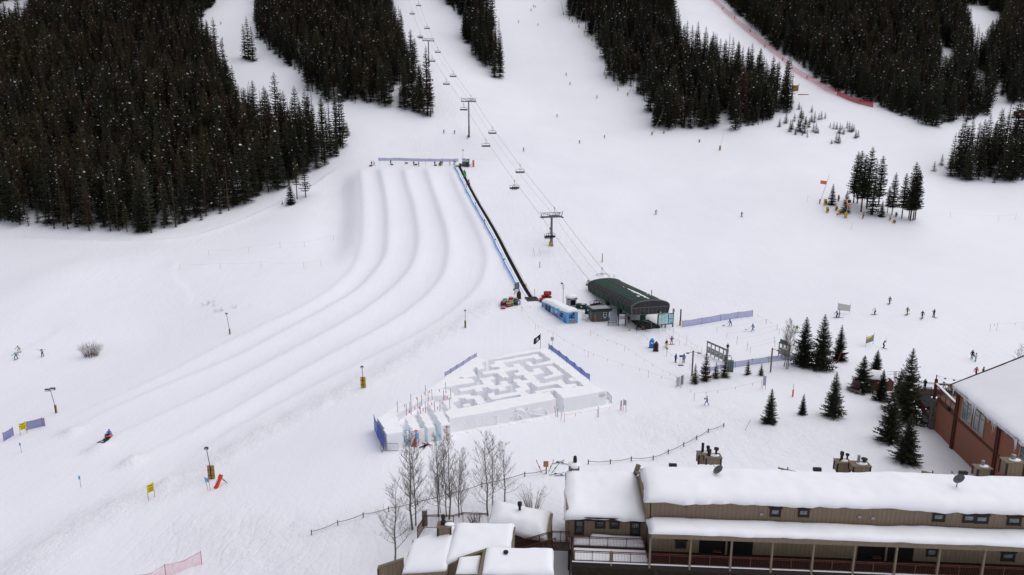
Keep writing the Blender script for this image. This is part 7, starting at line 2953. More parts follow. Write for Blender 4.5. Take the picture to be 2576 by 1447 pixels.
railing(sr, P1 - SO, P2 - SO, 1.05, n_mid=2, name="landing_railing")
mb = MB()
for k in range(9):
	q = P0.lerp(P1, k / 9) - SO + Vector((.12, -.58, .1))
	mb.box(q, (.42, 1.2, .08))
mb.build("tread", M_DECK, sr)
mb = MB()
mb.slab([P1 - SO, P1 - SO + Vector((0, -1.3, 0)), P2 - SO + Vector((0, -1.3, 0)), P2 - SO], .15)
mb.build("landing", M_DECK, sr)
mb = MB()
for q in (P1, P2):
	mb.bar(q - SO, Vector((q.x - SO.x, q.y - SO.y, -.5)), .14, .14)
	mb.bar(q - SO + Vector((0, -1.25, 0)), Vector((q.x - SO.x, q.y - SO.y - 1.25, -.5)), .14, .14)
mb.build("support_post", M_TRIMD, sr)
# ------------------------------------------------------------------ the red-brown lodge
G1, G2 = at(2348, 1080), at(2449, 1183)
GF = Frame((G1.x, G1.y, 0), math.atan2(G2.y - G1.y, G2.x - G1.x))       # a towards the viewer along the wall, b into the building
M_LOG = siding_mat("red_brown_boards", (0.245, 0.086, 0.047), .26, False, .5, .035)
M_LOGT = mat("red_brown_trim", (0.115, 0.040, 0.028), .7, var=.15, scale=4)
M_STONE = mat("field_stone", (.17, .155, .14), .9, var=.35, scale=2.2, bump=.9, bscale=3, col2=(.07, .06, .055))
lo = thing("red_lodge", "large red-brown boarded lodge with steep snowy roof and rows of icicles", "lodge", GF.w(0, 0, 0), GF.a)
def lx(name, a0_, a1_, b0_, b1_, z0, z1, m_, parent=None):
	mb_ = MB()
	mb_.box(((a0_ + a1_) / 2, (b0_ + b1_) / 2, (z0 + z1) / 2), (abs(a1_ - a0_), abs(b1_ - b0_), z1 - z0))
	return mb_.build(name, m_, parent or lo)
lx("wall", 6.1, 34, 0, 14, -.8, 8.75, M_LOG)
lx("wall", .2, 6.09, .02, 4.5, -.8, 5.0, M_LOG)
for a in (6.25, 17.2, 27.5):
	lx("wall_pier", a - .32, a + .32, -.22, -.02, -.8, 8.7, M_LOGT)
	lx("wall_pier_edge", a - .06, a + .06, -.32, -.23, -.8, 8.7, M_LOGT)
lx("band_board", 6.6, 34, -.12, -.02, 4.35, 4.6, M_LOGT)
# two tall windows by the corner, a third one further along
for (w0, w1) in ((7.75, 10.35), (11.0, 13.65), (22.0, 25.0)):
	z0, z1 = 5.05, 8.15
	mb = MB()
	for x in (w0, w1):
		mb.box((x, -.06, (z0 + z1) / 2), (.16, .1, z1 - z0 + .16))
	for z in (z0, z1):
		mb.box(((w0 + w1) / 2, -.06, z), (w1 - w0 - .16, .1, .16))
	mb.box(((w0 + w1) / 2, -.07, (z0 + z1) / 2), (.1, .1, z1 - z0 - .16))
	mb.box(((w0 + w1) / 2, -.07, z0 + (z1 - z0) * .62), (w1 - w0 - .16, .08, .1))
	wn = mb.build("window", mat("pale_sash", (.38, .33, .25), .6), lo)
	mb = MB()
	mb.box(((w0 + w1) / 2, -.03, (z0 + z1) / 2), (w1 - w0 - .1, .03, z1 - z0 - .1))
	mb.build("pane", mat("lodge_glass", (.055, .07, .085), .08, var=.5, scale=.5, col2=(.20, .23, .26)), wn)
sl_ = .56
Ee = (-.95, 8.78)
Er = (11.0, 8.78 + (11.0 + .95) * sl_)
for (a0_, a1_) in ((5.7, 36),):
	mb = MB()
	mb.slab([(a0_, Ee[0], Ee[1]), (a0_, Er[0], Er[1]), (a1_, Er[0], Er[1]), (a1_, Ee[0], Ee[1])][::-1], .3)
	mb.slab([(a0_, Er[0], Er[1]), (a0_, 22.9, Ee[1]), (a1_, 22.9, Ee[1]), (a1_, Er[0], Er[1])][::-1], .3)
	mb.build("roof", M_LOGT, lo)
	mb = MB()
	mb.bar((a0_ - .1, Ee[0] - .04, Ee[1] - .2), (a1_, Ee[0] - .04, Ee[1] - .2), .1, .4)
	mb.bar((a0_ - .06, Ee[0], Ee[1] - .15), (a0_ - .06, Er[0], Er[1] - .15), .12, .4)
	mb.build("fascia_board", M_LOGT, lo)
snow_pad(lo, [(36, Ee[0], Ee[1] + .02), (36, Er[0], Er[1] + .02), (5.75, Er[0], Er[1] + .02), (5.75, Ee[0], Ee[1] + .02)], .42, "roof_snow", 14, 40, 31, .5, .12, .15, .1)
mb = MB()
for i, (p0, p1) in enumerate((((6.1, 0), (6.1, 13)),)):
	mb.add([(6.08, 0, 8.7), (6.08, 11, 8.7 + 11 * sl_), (6.08, 22, 8.7)], [(0, 1, 2)])
mb.build("gable_wall", M_LOG, lo)
# icicles along the eave
mb = MB()
ri = random.Random(9)
for k in range(420):
	a = 7.0 + ri.random() ** .9 * 24
	cl_ = max(0, pnoise(Vector((a * .8, 3, 1)))) * 2.6 + .15
	ln = cl_ * ri.uniform(.35, 1.3)
	r0 = .028 + .02 * ln
	y = Ee[0] - .22 + ri.uniform(-.05, .06)
	mb.tube([(a, y, Ee[1] + .05), (a, y, Ee[1] - ln * .5), (a, y, Ee[1] - ln)], [r0, r0 * .6, .006], 5)
mb.build("icicle", mat("icicle_ice", (.72, .75, .80), .2, var=.05), lo)
# corner balcony: stone pier, parapet, posts and beams
mb = MB()
vs = []
lx("stone_pier", -1.1, .15, -.55, .8, -.9, 4.4, M_STONE)
mb = MB()
for k in range(9):
	mb.ball((-.9 + ri.uniform(-.9, .2), -.6 + ri.uniform(-.4, .2), -.5 + k * .42), (.5, .45, .35), 7, 5)
mb.build("stone_buttress", M_STONE, lo)
lx("balcony_parapet", .2, 6.0, -.14, .0, 4.45, 5.05, M_LOGT)
lx("balcony_floor", -.9, 6.0, .1, 4.4, 4.9, 5.02, mat("balcony_boards", (.30, .22, .16), .8, var=.15))
mb = MB()
mb.bar((-.9, -.1, 4.4), (-.9, -.1, 7.3), .32, .32)
mb.build("corner_post", M_LOGT, lo)
mb = MB()
mb.bar((-1.0, -.1, 6.6), (6.0, -.1, 6.3), .18, .22)
bm_ = mb.build("balcony_beam", M_LOGT, lo)
mb = MB()
mb.bar((-.9, -.1, 6.75), (6.0, -.1, 6.45), .26, .12)
mb.build("snow_load", M_SNOWR, bm_)
mb = MB()
mb.bar((-.9, -.1, 6.6), (-.9, 5.0, 6.6), .18, .22)
bm_ = mb.build("balcony_beam", M_LOGT, lo)
mb = MB()
mb.bar((-.9, -.1, 6.75), (-.9, 5.0, 6.75), .26, .14)
mb.build("snow_load", M_SNOWR, bm_)
railing(lo, (-.9, .1, 5.0), (-.9, 4.6, 5.0), 1.05, name="balcony_railing")
railing(lo, (-.7, .0, 5.0), (5.8, .0, 5.0), 1.0, name="balcony_railing", n_mid=4)
mb = MB()
for k in range(7):
	a = -.85
	b_ = .4 + k * .62
	mb.bar((a, b_, 5.1), (a, b_ + .55, 6.5), .07, .07)
	mb.bar((a, b_ + .55, 5.1), (a, b_, 6.5), .06, .06)
mb.build("lattice", M_LOGT, lo)
sp = GF.w(4.6, -.25, 5.15)
o = thing("wall_speaker", "black round lamp fixed on the balcony wall of the red lodge", "wall lamp", sp, GF.a)
mb = MB()
mb.lathe([(.05, 0), (.3, .05), (.36, .3), (.3, .34), (0, .34)], 14)
d = mb.build("shade", M_BLACK, o, True)
d.rotation_euler = (R(120), 0, 0)
mb = MB()
mb.bar((0, .25, -.1), (0, 0, 0), .06, .06)
mb.build("bracket", M_BLACK, o)
# string-light mast and cable with lamps
b0 = GF.w(-1.0, -.1, 5.2)
o = thing("light_mast", "brown mast carrying strings of small lamps to the red lodge eave", "mast", b0)
mb = MB()
mb.tube([(0, 0, 0), (0, 0, 2.7)], .07, 7)
mb.build("pole", M_LOGT, o)
for j, e in enumerate((GF.w(6.0, 2.6, 10.2), GF.w(2.6, 3.6, 6.2))):
	mb = MB()
	ps = []
	for k in range(11):
		q = (b0 + Vector((0, 0, 2.65))).lerp(e, k / 10) - b0
		q.z -= .5 * 4 * (k / 10) * (1 - k / 10)
		ps.append(q)
	mb.tube(ps, .012, 4)
	wr = mb.build("light_string", M_BLACK, o)
	for k in (2, 4, 6, 8):
		mb = MB()
		mb.lathe([(.03, 0), (.17, -.14), (.16, -.17), (0, -.1)], 9, tuple(ps[k]))
		mb.build("lamp_shade", M_BLACK, wr)
# raised deck and ramp leading to the lodge
dk = thing("raised_deck", "raised wooden deck with brown railings and a dark ramp reaching the red lodge", "deck", GF.w(-5, 0, 0), GF.a)
def dx_(name, a0_, a1_, b0_, b1_, z0, z1, m_):
	mb_ = MB()
	mb_.box(((a0_ + a1_) / 2, (b0_ + b1_) / 2, (z0 + z1) / 2), (abs(a1_ - a0_), abs(b1_ - b0_), z1 - z0))
	return mb_.build(name, m_, dk)
dx_("floor", -1.2, 1.3, -1.4, 5.5, 3.75, 4.0, M_DECK)
railing(dk, (-1.0, -1.3, 4.0), (-1.0, 5.4, 4.0), 1.05, name="deck_railing", n_mid=4)
railing(dk, (1.2, -1.3, 4.0), (1.2, .6, 4.0), 1.05, name="deck_railing", n_mid=1)
mb = MB()
mb.slab([(1.25, -1.3, 4.0), (4.2, -1.1, 3.1), (4.2, .6, 3.1), (1.25, .4, 4.0)], .12)
mb.build("ramp", mat("ramp_rubber", (.03, .034, .045), .8), dk)
mb = MB()
mb.slab([(-1.0, -1.45, 3.2), (4.4, -1.2, 2.0), (4.4, -1.2, 3.3), (-1.0, -1.45, 4.3)], .1)
mb.build("side_panel", M_LOGT, dk)
mb = MB()
for a, b_ in ((-.8, -1.2), (.9, -1.2), (3.2, -.9), (-.8, 4.5)):
	mb.bar((a, b_, 3.7 if a < 2 else 2.9), (a, b_, -.5), .2, .2)
mb.bar((.9, -1.2, .4), (3.2, -.9, 1.9), .12, .12)
mb.bar((-.8, -1.2, 1.2), (3.2, -.9, 1.3), .12, .12)
mb.build("support_post", M_LOGT, dk)
# ------------------------------------------------------------------ single trees, bushes, aspens
FAT = {"wide spruce in front": 1.4, "pointed spruce behind": 1.25, "slim spruce between": 1.15, "broad spruce with snow": 1.2, "front spruce closest": 1.2, "spruce half hidden": 1.2, "tallest spruce beside": 1.1}
def stand(key, base, top, name, label, group=None, lean=0.0):
	p = at(*base)
	o_ = conifer(key, p, height_to(p, top), name, label, group)
	for k_, f_ in FAT.items():
		if label.startswith(k_):
			o_.scale = (o_.scale[0] * f_, o_.scale[1] * f_, o_.scale[2])
	return o_
g = "small spruces by the ticket gates"
for key, b_, t_, lab in (
		("young0", T(2, 2, 1838, 965), 913, "small spruce right in front of the wooden lamp post, first of its row"), ("young1", T(2, 2, 1945, 935), 884, "tall young spruce at the open end of the ticket gates, second of its row"),
		("young0", T(2, 2, 2048, 915), 910, "smallest spruce of the row before the ticket gates"), ("young1", T(2, 2, 2140, 900), 886, "tall young spruce touching the grey cabinet at the end of the gates"),
		("young1", T(2, 2, 2370, 880), 903, "small thin spruce standing alone before the blue net"), ("young0", T(2, 2, 2505, 885), 911, "small thin spruce beside the lone wooden lamp post")):
	stand(key, b_, t_, "young_spruce", lab, g)
for key, b_, t_, lab in (
		("near1", T(3, 2, 350, 785), 796, "tall spruce next to the leafless aspens, with snow lumps in its crown"), ("near0", T(3, 2, 525, 820), 789, "tallest and fullest dark spruce in the pair beside the aspens"), ("near2", T(3, 2, 712, 735), 816, "open-crowned spruce with red skis propped at its foot"),
		("near3", T(3, 2, 15, 1365), 976, "medium spruce below the grey sign on two red poles"), ("near0", T(3, 2, 345, 1280), 990, "smallest lone spruce on the trampled snow, below the orange post"), ("near1", T(3, 2, 650, 1295), 934, "dense blue-green spruce alone on the trampled snow before the lodge"),
		("near3", T(3, 2, 940, 1040), 893, "wide spruce in front of the red-brown cabin"), ("near2", T(3, 2, 1080, 890), 879, "pointed spruce behind the snowy roof of the red-brown cabin"), ("near1", T(3, 2, 1135, 1135), 929, "slim spruce between the cabin and the little red kennel"),
		("near0", Z6(690, 875), 874, "tallest spruce beside the lodge deck, rising above its neighbours"), ("near3", Z6(600, 760), 930, "spruce half hidden behind the tallest one by the lodge deck"), ("near1", Z6(515, 1115), 988, "broad spruce with snow patches, left of the front one by the lodge"), ("near2", Z6(705, 1350), 1040, "front spruce closest to the long building's chimneys")):
	stand(key, b_, t_, "spruce_tree", lab)
g = "tall ragged spruces in the pine group on the open slope"
for key, b_, t_ in (("ragged0", (860, 595), 70), ("ragged1", (897, 600), 62), ("ragged1", (935, 685), 100), ("ragged0", (992, 648), 22), ("spruce1", (1045, 715), 150), ("ragged0", (1110, 620), 110), ("ragged0", (1245, 720), 282), ("ragged1", (1200, 695), 420), ("ragged1", (1345, 752), 290), ("ragged0", (1430, 775), 172), ("ragged1", (1458, 772), 230), ("ragged1", (1478, 766), 268), ("ragged1", (1415, 755), 330)):
	stand(key, T(3, 1, *b_), 361.6 + t_ / 4, "spruce_tree", "tall ragged spruce with bare lower stem in the group on the open slope", g)
stand("near0", T(3, 1, 1140, 735), 503, "spruce_tree", "low bushy spruce in front of the tall ragged ones on the open slope")
stand("near0", T(3, 1, 640, 615), 461, "spruce_tree", "full bottle-green spruce standing apart behind yellow pads on the open slope")
stand("near2", T(3, 1, 780, 695), 477, "spruce_tree", "full spruce behind the snow fan gun on the open slope")
stand("near0", T(3, 1, 1040, 715), 520, "young_spruce", "tiny spruce at the foot of the tall dense one on the open slope")
for b_, t_, lab, k in (((350, 612), 368, "small snow-loaded pine in front of the trio beside the tubing hill", "near1"), ((415, 556), 130, "slender pine in the trio beside the tubing hill", "pine2"), ((500, 540), 80, "tallest pine in the trio beside the tubing hill", "pine0"), ((265, 608), 568, "tiny pine alone in the snow beside the trio", "young0")):
	stand(k, T(1, 1, *b_), 361.6 + t_ / 4, "pine_tree", lab)
for b_, t_, lab in (((617, 147), 58, "spruce on the forest side of the trio standing alone on the upper run"), ((627, 151), 38, "tallest spruce of the trio standing alone on the upper run"), ((637, 154), 64, "spruce on the tree-edge side of the trio standing alone on the upper run")):
	stand("spruce0", b_, t_, "spruce_tree", lab)
g = "saplings on the knoll below the far tree stand"
for x, y, h in ((115, 1275, 70), (310, 1100, 60), (180, 1240, 90), (220, 1325, 100), (240, 1300, 80), (265, 1220, 70), (305, 1290, 80), (320, 1320, 160), (365, 1340, 130), (380, 1250, 70), (410, 1280, 80), (435, 1225, 70), (465, 1230, 90), (440, 1130, 60), (510, 1205, 60), (535, 1200, 70), (575, 1190, 50), (455, 1320, 70), (480, 1335, 80), (500, 1340, 50), (275, 1355, 50), (345, 1362, 40), (395, 1380, 40), (660, 1295, 60), (690, 1300, 60), (720, 1340, 80), (760, 1350, 60), (745, 1300, 40), (815, 1320, 80), (840, 1330, 70), (880, 1390, 70), (905, 1380, 60), (685, 1430, 80), (710, 1440, 90), (640, 1444, 40), (625, 1280, 40), (795, 1290, 60), (860, 1320, 60), (330, 1180, 90), (350, 1200, 70)):
	stand("young1" if (x + y) % 2 else "young0", T(3, 0, x, y), (y - h * 1.3) / 4, "young_spruce", "young conifer in the loose patch of saplings on the snowy knoll", g)
for b_, t_, lab in (((1670, 275), 170, "slim young conifer at the tip of the far tree stand"), ((1745, 215), 95, "thin conifer beside the far tree stand's edge")):
	stand("young1", T(3, 1, *b_), 361.6 + t_ / 4, "young_spruce", lab)
stand("young0", T(1, 0, 920, 1365), 304, "pine_tree", "slim small pine at the end of the forest point near the tubing start")
stand("young0", T(1, 0, 885, 1330), 290, "pine_tree", "small pine behind the slim one at the end of the forest point")
M_ASP = mat("aspen_bark", (0.20, 0.185, 0.15), .85, var=.2, scale=4)
M_TWIG = mat("aspen_twigs", (0.20, 0.16, 0.13), .9, var=.15)
def aspen_meshes(Ht, seed, r0=.10, spread=1.0, nb=42, low=.16):
	r = random.Random(seed)
	tk, tw = MB(), MB()
	ax = []
	x = y = 0
	for i in range(9):
		f = i / 8
		ax.append(Vector((x, y, -.3 + (Ht + .3) * f)))
		x += r.uniform(-.10, .10) * Ht / 10
		y += r.uniform(-.10, .10) * Ht / 10
	tk.tube(ax, [r0 * (1 - .93 * i / 8) for i in range(9)], 7)
	def on(f):
		k = min(7, int(f * 8))
		return ax[k].lerp(ax[k + 1], f * 8 - k)
	for b in range(nb):
		f = low + (1 - low) * (b + r.random()) / nb
		f = min(f, .98)
		p = on(f)
		a = r.uniform(0, 2 * PI)
		L = Ht * .27 * spread * (1.1 - f) ** .7 * r.uniform(.6, 1.2) + .3
		d = Vector((math.cos(a), math.sin(a), r.uniform(.25, 1.0)))
		d.normalize()
		pts = [p]
		for k in range(4):
			d = (d + Vector((r.uniform(-.2, .2), r.uniform(-.2, .2), .22))).normalized()
			pts.append(pts[-1] + d * L / 4)
		rb = r0 * .30 * (1.15 - f)
		tk.tube(pts, [rb, rb * .75, rb * .5, rb * .3, .006], 4, False)
		for k in range(9):
			q = pts[1 + k % 3].lerp(pts[2 + k % 3], r.random())
			dd = (d + Vector((r.uniform(-.9, .9), r.uniform(-.9, .9), r.uniform(-.1, .7)))).normalized()
			l2 = L * r.uniform(.25, .5)
			q2 = q + dd * l2 * .5
			q3 = q2 + (dd + Vector((0, 0, .35))).normalized() * l2 * .5
			tw.tube([q, q2, q3], [.010, .007, .004], 3, False)
			for _ in range(3):
				s0 = q.lerp(q3, r.uniform(.3, 1))
				e0 = s0 + (dd + Vector((r.uniform(-.8, .8), r.uniform(-.8, .8), r.uniform(0, .6)))).normalized() * l2 * .45
				tw.tube([s0, e0], [.006, .003], 3, False)
	return tk.mesh("trunk", M_ASP, True), tw.mesh("twigs", M_TWIG)
ASP = [aspen_meshes(10, 200 + i, spread=(1.0, .8, .9)[i]) for i in range(3)]
def aspen(base, top, label, k, name="aspen_tree", group=None, fat=1.0):
	p = at(*base)
	h = height_to(p, top)
	o_ = thing(name, label, "tree", p, rng.uniform(0, 6.2), group)
	s = h / 10
	o_.scale = (s * fat, s * fat, s)
	link("trunk", ASP[k][0], o_)
	link("twigs", ASP[k][1], o_)
for base, top, k, lab, fat in (
		((993, 1412), 1222, 0, "leafless aspen closest to the viewer, low-branched, before the stepped house", 1.25), ((1038, 1332), 1098, 1, "tallest leafless aspen beside the terrace corner post", 1.25), ((1046, 1322), 1110, 2, "thinner second stem growing behind the tallest aspen", .9),
		((1102, 1300), 1104, 2, "leafless aspen behind the terrace railing's first section", 1.0), ((1108, 1290), 1150, 0, "short slim aspen close behind the terrace railing", .8), ((1130, 1306), 1092, 1, "leafless aspen rising behind the boxed chimney", 1.1), ((1124, 1300), 1106, 0, "slim aspen twin beside the one behind the chimney", .8),
		((1155, 1300), 1136, 2, "thin leafless aspen behind the terrace gate", 1.1), ((1162, 1296), 1150, 1, "thinnest aspen stem behind the terrace gate", .8), ((1228, 1297), 1096, 0, "leafless aspen at the corner of the flat snow mound", 1.15), ((1238, 1272), 1096, 1, "tall slim aspen above the flat snow mound", .8), ((1270, 1262), 1112, 2, "leafless aspen standing alone above the vent pipe", 1.2)):
	aspen(base, top, lab, k, fat=fat)
for base, top, k, lab in ((Z12(518, 1090), 813, 1, "pale slender aspen in front of the smaller gate portal"), (Z12(548, 1127), 822, 0, "forked pale aspen beside the smaller gate portal"), (Z12(573, 1128), 808, 2, "tallest pale aspen next to the spruce pair")):
	aspen(base, top, lab, k, fat=1.1)
aspen((2560, 935), 868, "bare tree crown showing behind the lodge roof ridge", 0, fat=1.3)
def shrub(p, n, h, spread, label, name="bush", seed=1, m_=None, fan=1.0):
	r = random.Random(seed)
	o_ = thing(name, label, "bush", p)
	mb_ = MB()
	for k in range(n):
		a = r.uniform(0, 2 * PI)
		rr_ = r.random() ** .5 * spread
		b0_ = Vector((math.cos(a) * rr_ * .45, math.sin(a) * rr_ * .35, -.1))
		e = Vector((math.cos(a) * rr_ * fan, math.sin(a) * rr_ * .8 * fan, h * r.uniform(.6, 1.05) * (1 - .35 * (rr_ / spread) ** 2)))
		m2 = b0_.lerp(e, .5) + Vector((r.uniform(-.08, .08), r.uniform(-.08, .08), .1 * h))
		mb_.tube([b0_, m2, e], [.02, .013, .005], 3, False)
		for _ in range(4):
			q = m2.lerp(e, r.random())
			mb_.tube([q, q + Vector((r.uniform(-.25, .25), r.uniform(-.25, .25), r.uniform(.15, .45))) * h * .4], [.008, .003], 3, False)
	mb_.build("stems", m_ or M_WILLOW, o_)
	return o_
M_WILLOW = mat("willow_stems", (0.13, 0.075, 0.062), .9, var=.25, scale=3)
p = at(229, 897)
shrub(p, 150, height_to(p, 859), 2.9, "rounded reddish-brown leafless willow bush alone on the snow", "willow_bush", 5)
p = at(1339, 1282)
shrub(p, 46, height_to(p, 1216), 1.9, "thin leafless shrub beside the flat snow mound and path", "bare_shrub", 6, M_TWIG, 1.2)
shrub(at(*Z8(1380, 300)), 40, 1.4, .9, "small dry shrub at the terrace gate", "bare_shrub", 8)
for i, (x, y, n) in enumerate(((2070, 180, 26), (2110, 155, 20), (2180, 250, 26), (2215, 235, 18), (2365, 205, 20), (2170, 190, 12))):
	shrub(at(*T(0, 2, x, y)), n // 2, 1.0, 1.6, "faint tuft of dry twigs poking through snow behind the flood light pole", "dry_tuft", 20 + i, mat("dry_stalks", (.30, .25, .25), .9))["group"] = "dry tufts by the flood light pole"
# ------------------------------------------------------------------ lights, snowmaking gear, signs on the snow
M_GLASSL = mat("lamp_glass", (.55, .57, .58), .3, var=.05)
def flood_pole(base, top, label, padm=None, ph=1.1, double=False, lean=0.0, padw=.2):
	p = at(*base)
	h = height_to(p, top)
	o_ = thing("flood_light", label, "flood light", p, 0, "flood light poles along the tubing lanes")
	mb_ = MB()
	mb_.tube([(0, 0, -.3), (lean * h, 0, h)], [.055, .045], 7)
	mb_.build("pole", mat("pole_dark_red", (.07, .05, .065), .6), o_)
	mb_ = MB()
	if double:
		for s in (-1, 1):
			mb_.box((lean * h + s * .45, -.05, h + .1 + s * .1), (.8, .35, .42), .1)
	else:
		mb_.box((lean * h, -.05, h + .05), (.42, .36, .34))
	mb_.build("lamp_head", M_DARK, o_)
	mb_ = MB()
	if double:
		for s in (-1, 1):
			mb_.box((lean * h + s * .45, -.24, h + .02 + s * .1), (.7, .03, .3), .1)
	else:
		mb_.box((lean * h, -.25, h), (.34, .03, .24))
	mb_.build("lens", M_GLASSL, o_)
	if padm:
		mb_ = MB()
		mb_.box((lean * ph * .5, -.05, ph / 2), (padw * 2, .24, ph))
		mb_.build("pad", padm, o_)
		mb_ = MB()
		for z in (.3, .7):
			mb_.box((lean * ph * .5, -.18, ph * z), (padw * 2 + .04, .04, .06))
		mb_.box((lean * ph * .5, -.18, ph / 2), (.12, .04, ph))
		mb_.build("strap", M_TRIMD, o_)
	return o_
flood_pole(T(0, 2, 2318, 470), 790, "slim flood light pole by the dry tufts above the tubing lanes", M_TAN, 1.2, padw=.12, lean=-.10)
flood_pole(T(0, 2, 575, 1262), 981, "flood light pole with a double lamp head near the blue nets", M_TAN, 1.5, True, lean=-.14, padw=.14)
flood_pole(T(1, 2, 1083, 1008), 924, "flood light pole with a yellow strapped pad on the snow bank", M_YEL, 1.9, padw=.42, lean=-.03)
flood_pole(T(1, 2, 2106, 405), 782, "flood light pole with a narrow dark pad below the snow tubes", mat("pad_olive", (.28, .20, .05), .8), 1.6, padw=.18)
flood_pole(T(0, 3, 2140, 478), 1129, "flood light pole with a tan strapped pad beside the fallen orange pad", M_TAN, 1.9, padw=.42, lean=-.10)
g = "snowmaking lances along the forest edge"
LANCE = [(2, 0, 548, 140, 488, 14, 1), (2, 0, 607, 190, 612, 10, 0), (2, 0, 636, 212, 660, 55, 0), (2, 0, 703, 265, 710, 80, 0), (2, 0, 758, 325, 783, 168, 0), (2, 0, 836, 400, 836, 200, 0), (2, 0, 888, 485, 900, 310, 0), (2, 0, 920, 530, 924, 345, 0), (2, 0, 961, 735, 962, 535, 0), (2, 0, 980, 785, 1028, 602, 0),
         (2, 0, 1102, 905, 1040, 740, 1), (2, 0, 1200, 950, 1255, 755, 0), (2, 0, 1448, 1350, 1507, 1128, 0), (2, 0, 2120, 95, 2160, 0, 0), (2, 0, 2240, 190, 2260, 70, 0), (2, 0, 2395, 320, 2430, 190, 0), (2, 0, 2540, 480, 2576, 340, 0), (3, 0, 390, 790, 460, 660, 0), (3, 0, 145, 610, 205, 470, 0)]
for k, (i, j, x0, y0, x1, y1, bent) in enumerate(LANCE):
	p = at(*T(i, j, x0, y0))
	if k < 13:
		p = p + Vector((-2.2, -1.6, 0))
		p.z = gz(p.x, p.y)
	h = height_to(p, T(i, j, x1, y1)[1])
	q = project(p)
	dxm = (T(i, j, x1, y1)[0] - q[0]) / FPX * q[2]
	side = "along the red safety net" if k > 12 else "beside the main slope's tree stand"
	o = thing("snow_lance", ("bent grey snowmaking lance with yellow pad " if bent else "slanted snowmaking lance with yellow pad ") + side, "snow lance", p, 0, g)
	mb = MB()
	if bent:
		mb.tube([(0, 0, 0), (dxm * .25, 0, h * .45), (dxm * .6, 0, h * .75), (dxm, 0, h)], [.16, .14, .11, .07], 7)
	else:
		mb.tube([(0, 0, 0), (dxm, 0, h)], [.10, .05], 6)
	mb.build("lance", M_STEEL if bent else mat("lance_grey", (.26, .25, .24), .6), o)
	mb = MB()
	pad(mb, (0, 0, 0), .32, 1.6)
	mb.build("pad", M_YEL if k % 3 else M_TAN, o)
g = "yellow pads around the pine group"
for x, y, h, r_, m_, lab in ((300, 692, 1.9, .5, M_YEL, "yellow pad behind the flag pole, beside the full green spruce"), (560, 617, 2.0, .3, M_TAN, "slim yellow-brown hydrant behind the full green spruce"), (340, 842, 1.7, .42, M_YEL, "yellow pad with grey box, lowest beside the flag pole"), (517, 802, 1.5, .38, M_YEL, "yellow pad between the flag pole and the fan gun"), (587, 880, 1.5, .48, M_YEL, "tilted yellow pad right beside the fan gun"),
                             (1045, 970, 1.9, .2, M_TAN, "slim brown hydrant post before the tall spruces"), (1578, 1005, 1.4, .2, M_YEL, "small yellow hydrant below the tall spruces"), (1665, 1052, 1.0, .4, M_TAN, "low tan pad lying lowest below the tall spruces"), (1705, 922, 1.3, .3, M_GREYM, "grey stump-like box between the ragged spruces")):
	p = at(*Z10(x, y))
	o = thing("hydrant_pad", lab, "hydrant", p, 0, g)
	mb = MB()
	pad(mb, (0, 0, 0), r_, h)
	mb.build("pad", m_, o)
	mb = MB()
	mb.box((.1, -.1, h * .5), (r_ * 1.2, r_ * 1.6, h * .4))
	mb.build("valve_box", M_DARK, o)
for x, y, lab, m_ in ((1527, 1345, "small yellow hydrant at the corner of the tree stand", M_YEL), (1885, 1432, "small yellow hydrant alone below the tree stand", M_YEL)):
	p = at(*T(2, 0, x, y))
	o = thing("hydrant_pad", lab, "hydrant", p)
	mb = MB()
	pad(mb, (0, 0, 0), .35, 1.3)
	mb.build("pad", m_, o)
	mb = MB()
	mb.box((0, -.2, .5), (.4, .4, .5))
	mb.build("valve_box", M_DARK, o)
p = at(*T(2, 1, 2092, 66))
o = thing("hydrant_pad", "brown hydrant with a thin tall pole alone on the slope", "hydrant", p)
mb = MB()
pad(mb, (0, 0, 0), .42, 1.9)
mb.build("pad", M_TAN, o)
mb = MB()
mb.tube([(.1, 0, 1.8), (1.2, 0, 7.0)], .05, 6)
mb.build("lance", M_STEEL, o)
# fan gun
p = at(*Z10(700, 952))
h = height_to(p, Z10(740, 625)[1])
o = thing("fan_gun", "orange snow fan gun with round white-rimmed mouth on a grey tower, yellow pad below", "snow gun", p)
mb = MB()
mb.tube([(0, 0, 0), (.5, 0, h - .6)], .14, 8)
mb.bar((.2, 0, h * .55), (1.7, .2, h * .55 - .1), .12, .25)
mb.build("tower", M_STEEL, o)
mb = MB()
mb.box((0, -.1, .9), (.8, .5, 2.0))
mb.build("pad", M_YEL, o)
mb = MB()
mb.tube([(.55, .9, h + .1), (.55, -.3, h)], [.55, .68], 18)
mb.build("barrel", M_ORANGE, o, True)
mb = MB()
mb.torus((0, 0, 0), .68, .09, 20, 8)
rm = mb.build("rim", M_WHITE, o, True)
rm.location = (.55, -.34, h)
rm.rotation_euler = (R(90), 0, 0)
mb = MB()
mb.tube([(.55, -.34, h), (.55, -.36, h)], .6, 18)
mb.build("mouth", M_BLACK, o)
mb = MB()
mb.box((.5, -.2, h - 1.05), (1.25, .4, .6))
mb.build("base_plate", M_ORANGE, o)
p = at(*Z10(190, 672))
h = height_to(p, Z10(330, 95)[1])
q = project(p)
dxm = (Z10(330, 95)[0] - q[0]) / FPX * q[2]
o = thing("flag_pole", "slanted thin pole with a bright orange flag beside the pine group", "flag", p)
mb = MB()
mb.tube([(0, 0, 0), (dxm, 0, h)], [.07, .04], 6)
mb.build("pole", M_STEEL, o)
mb = MB()
pad(mb, (0, 0, 0), .2, 1.6)
mb.build("pad", M_TAN, o)
mb = MB()
f = .72
mb.slab([(dxm * f - 2.1, -.02, h * f - .25), (dxm * f - .1, -.02, h * f - .55), (dxm * f + .05, -.02, h * f + .55), (dxm * f - 2.0, .1, h * f + .85)], .03)
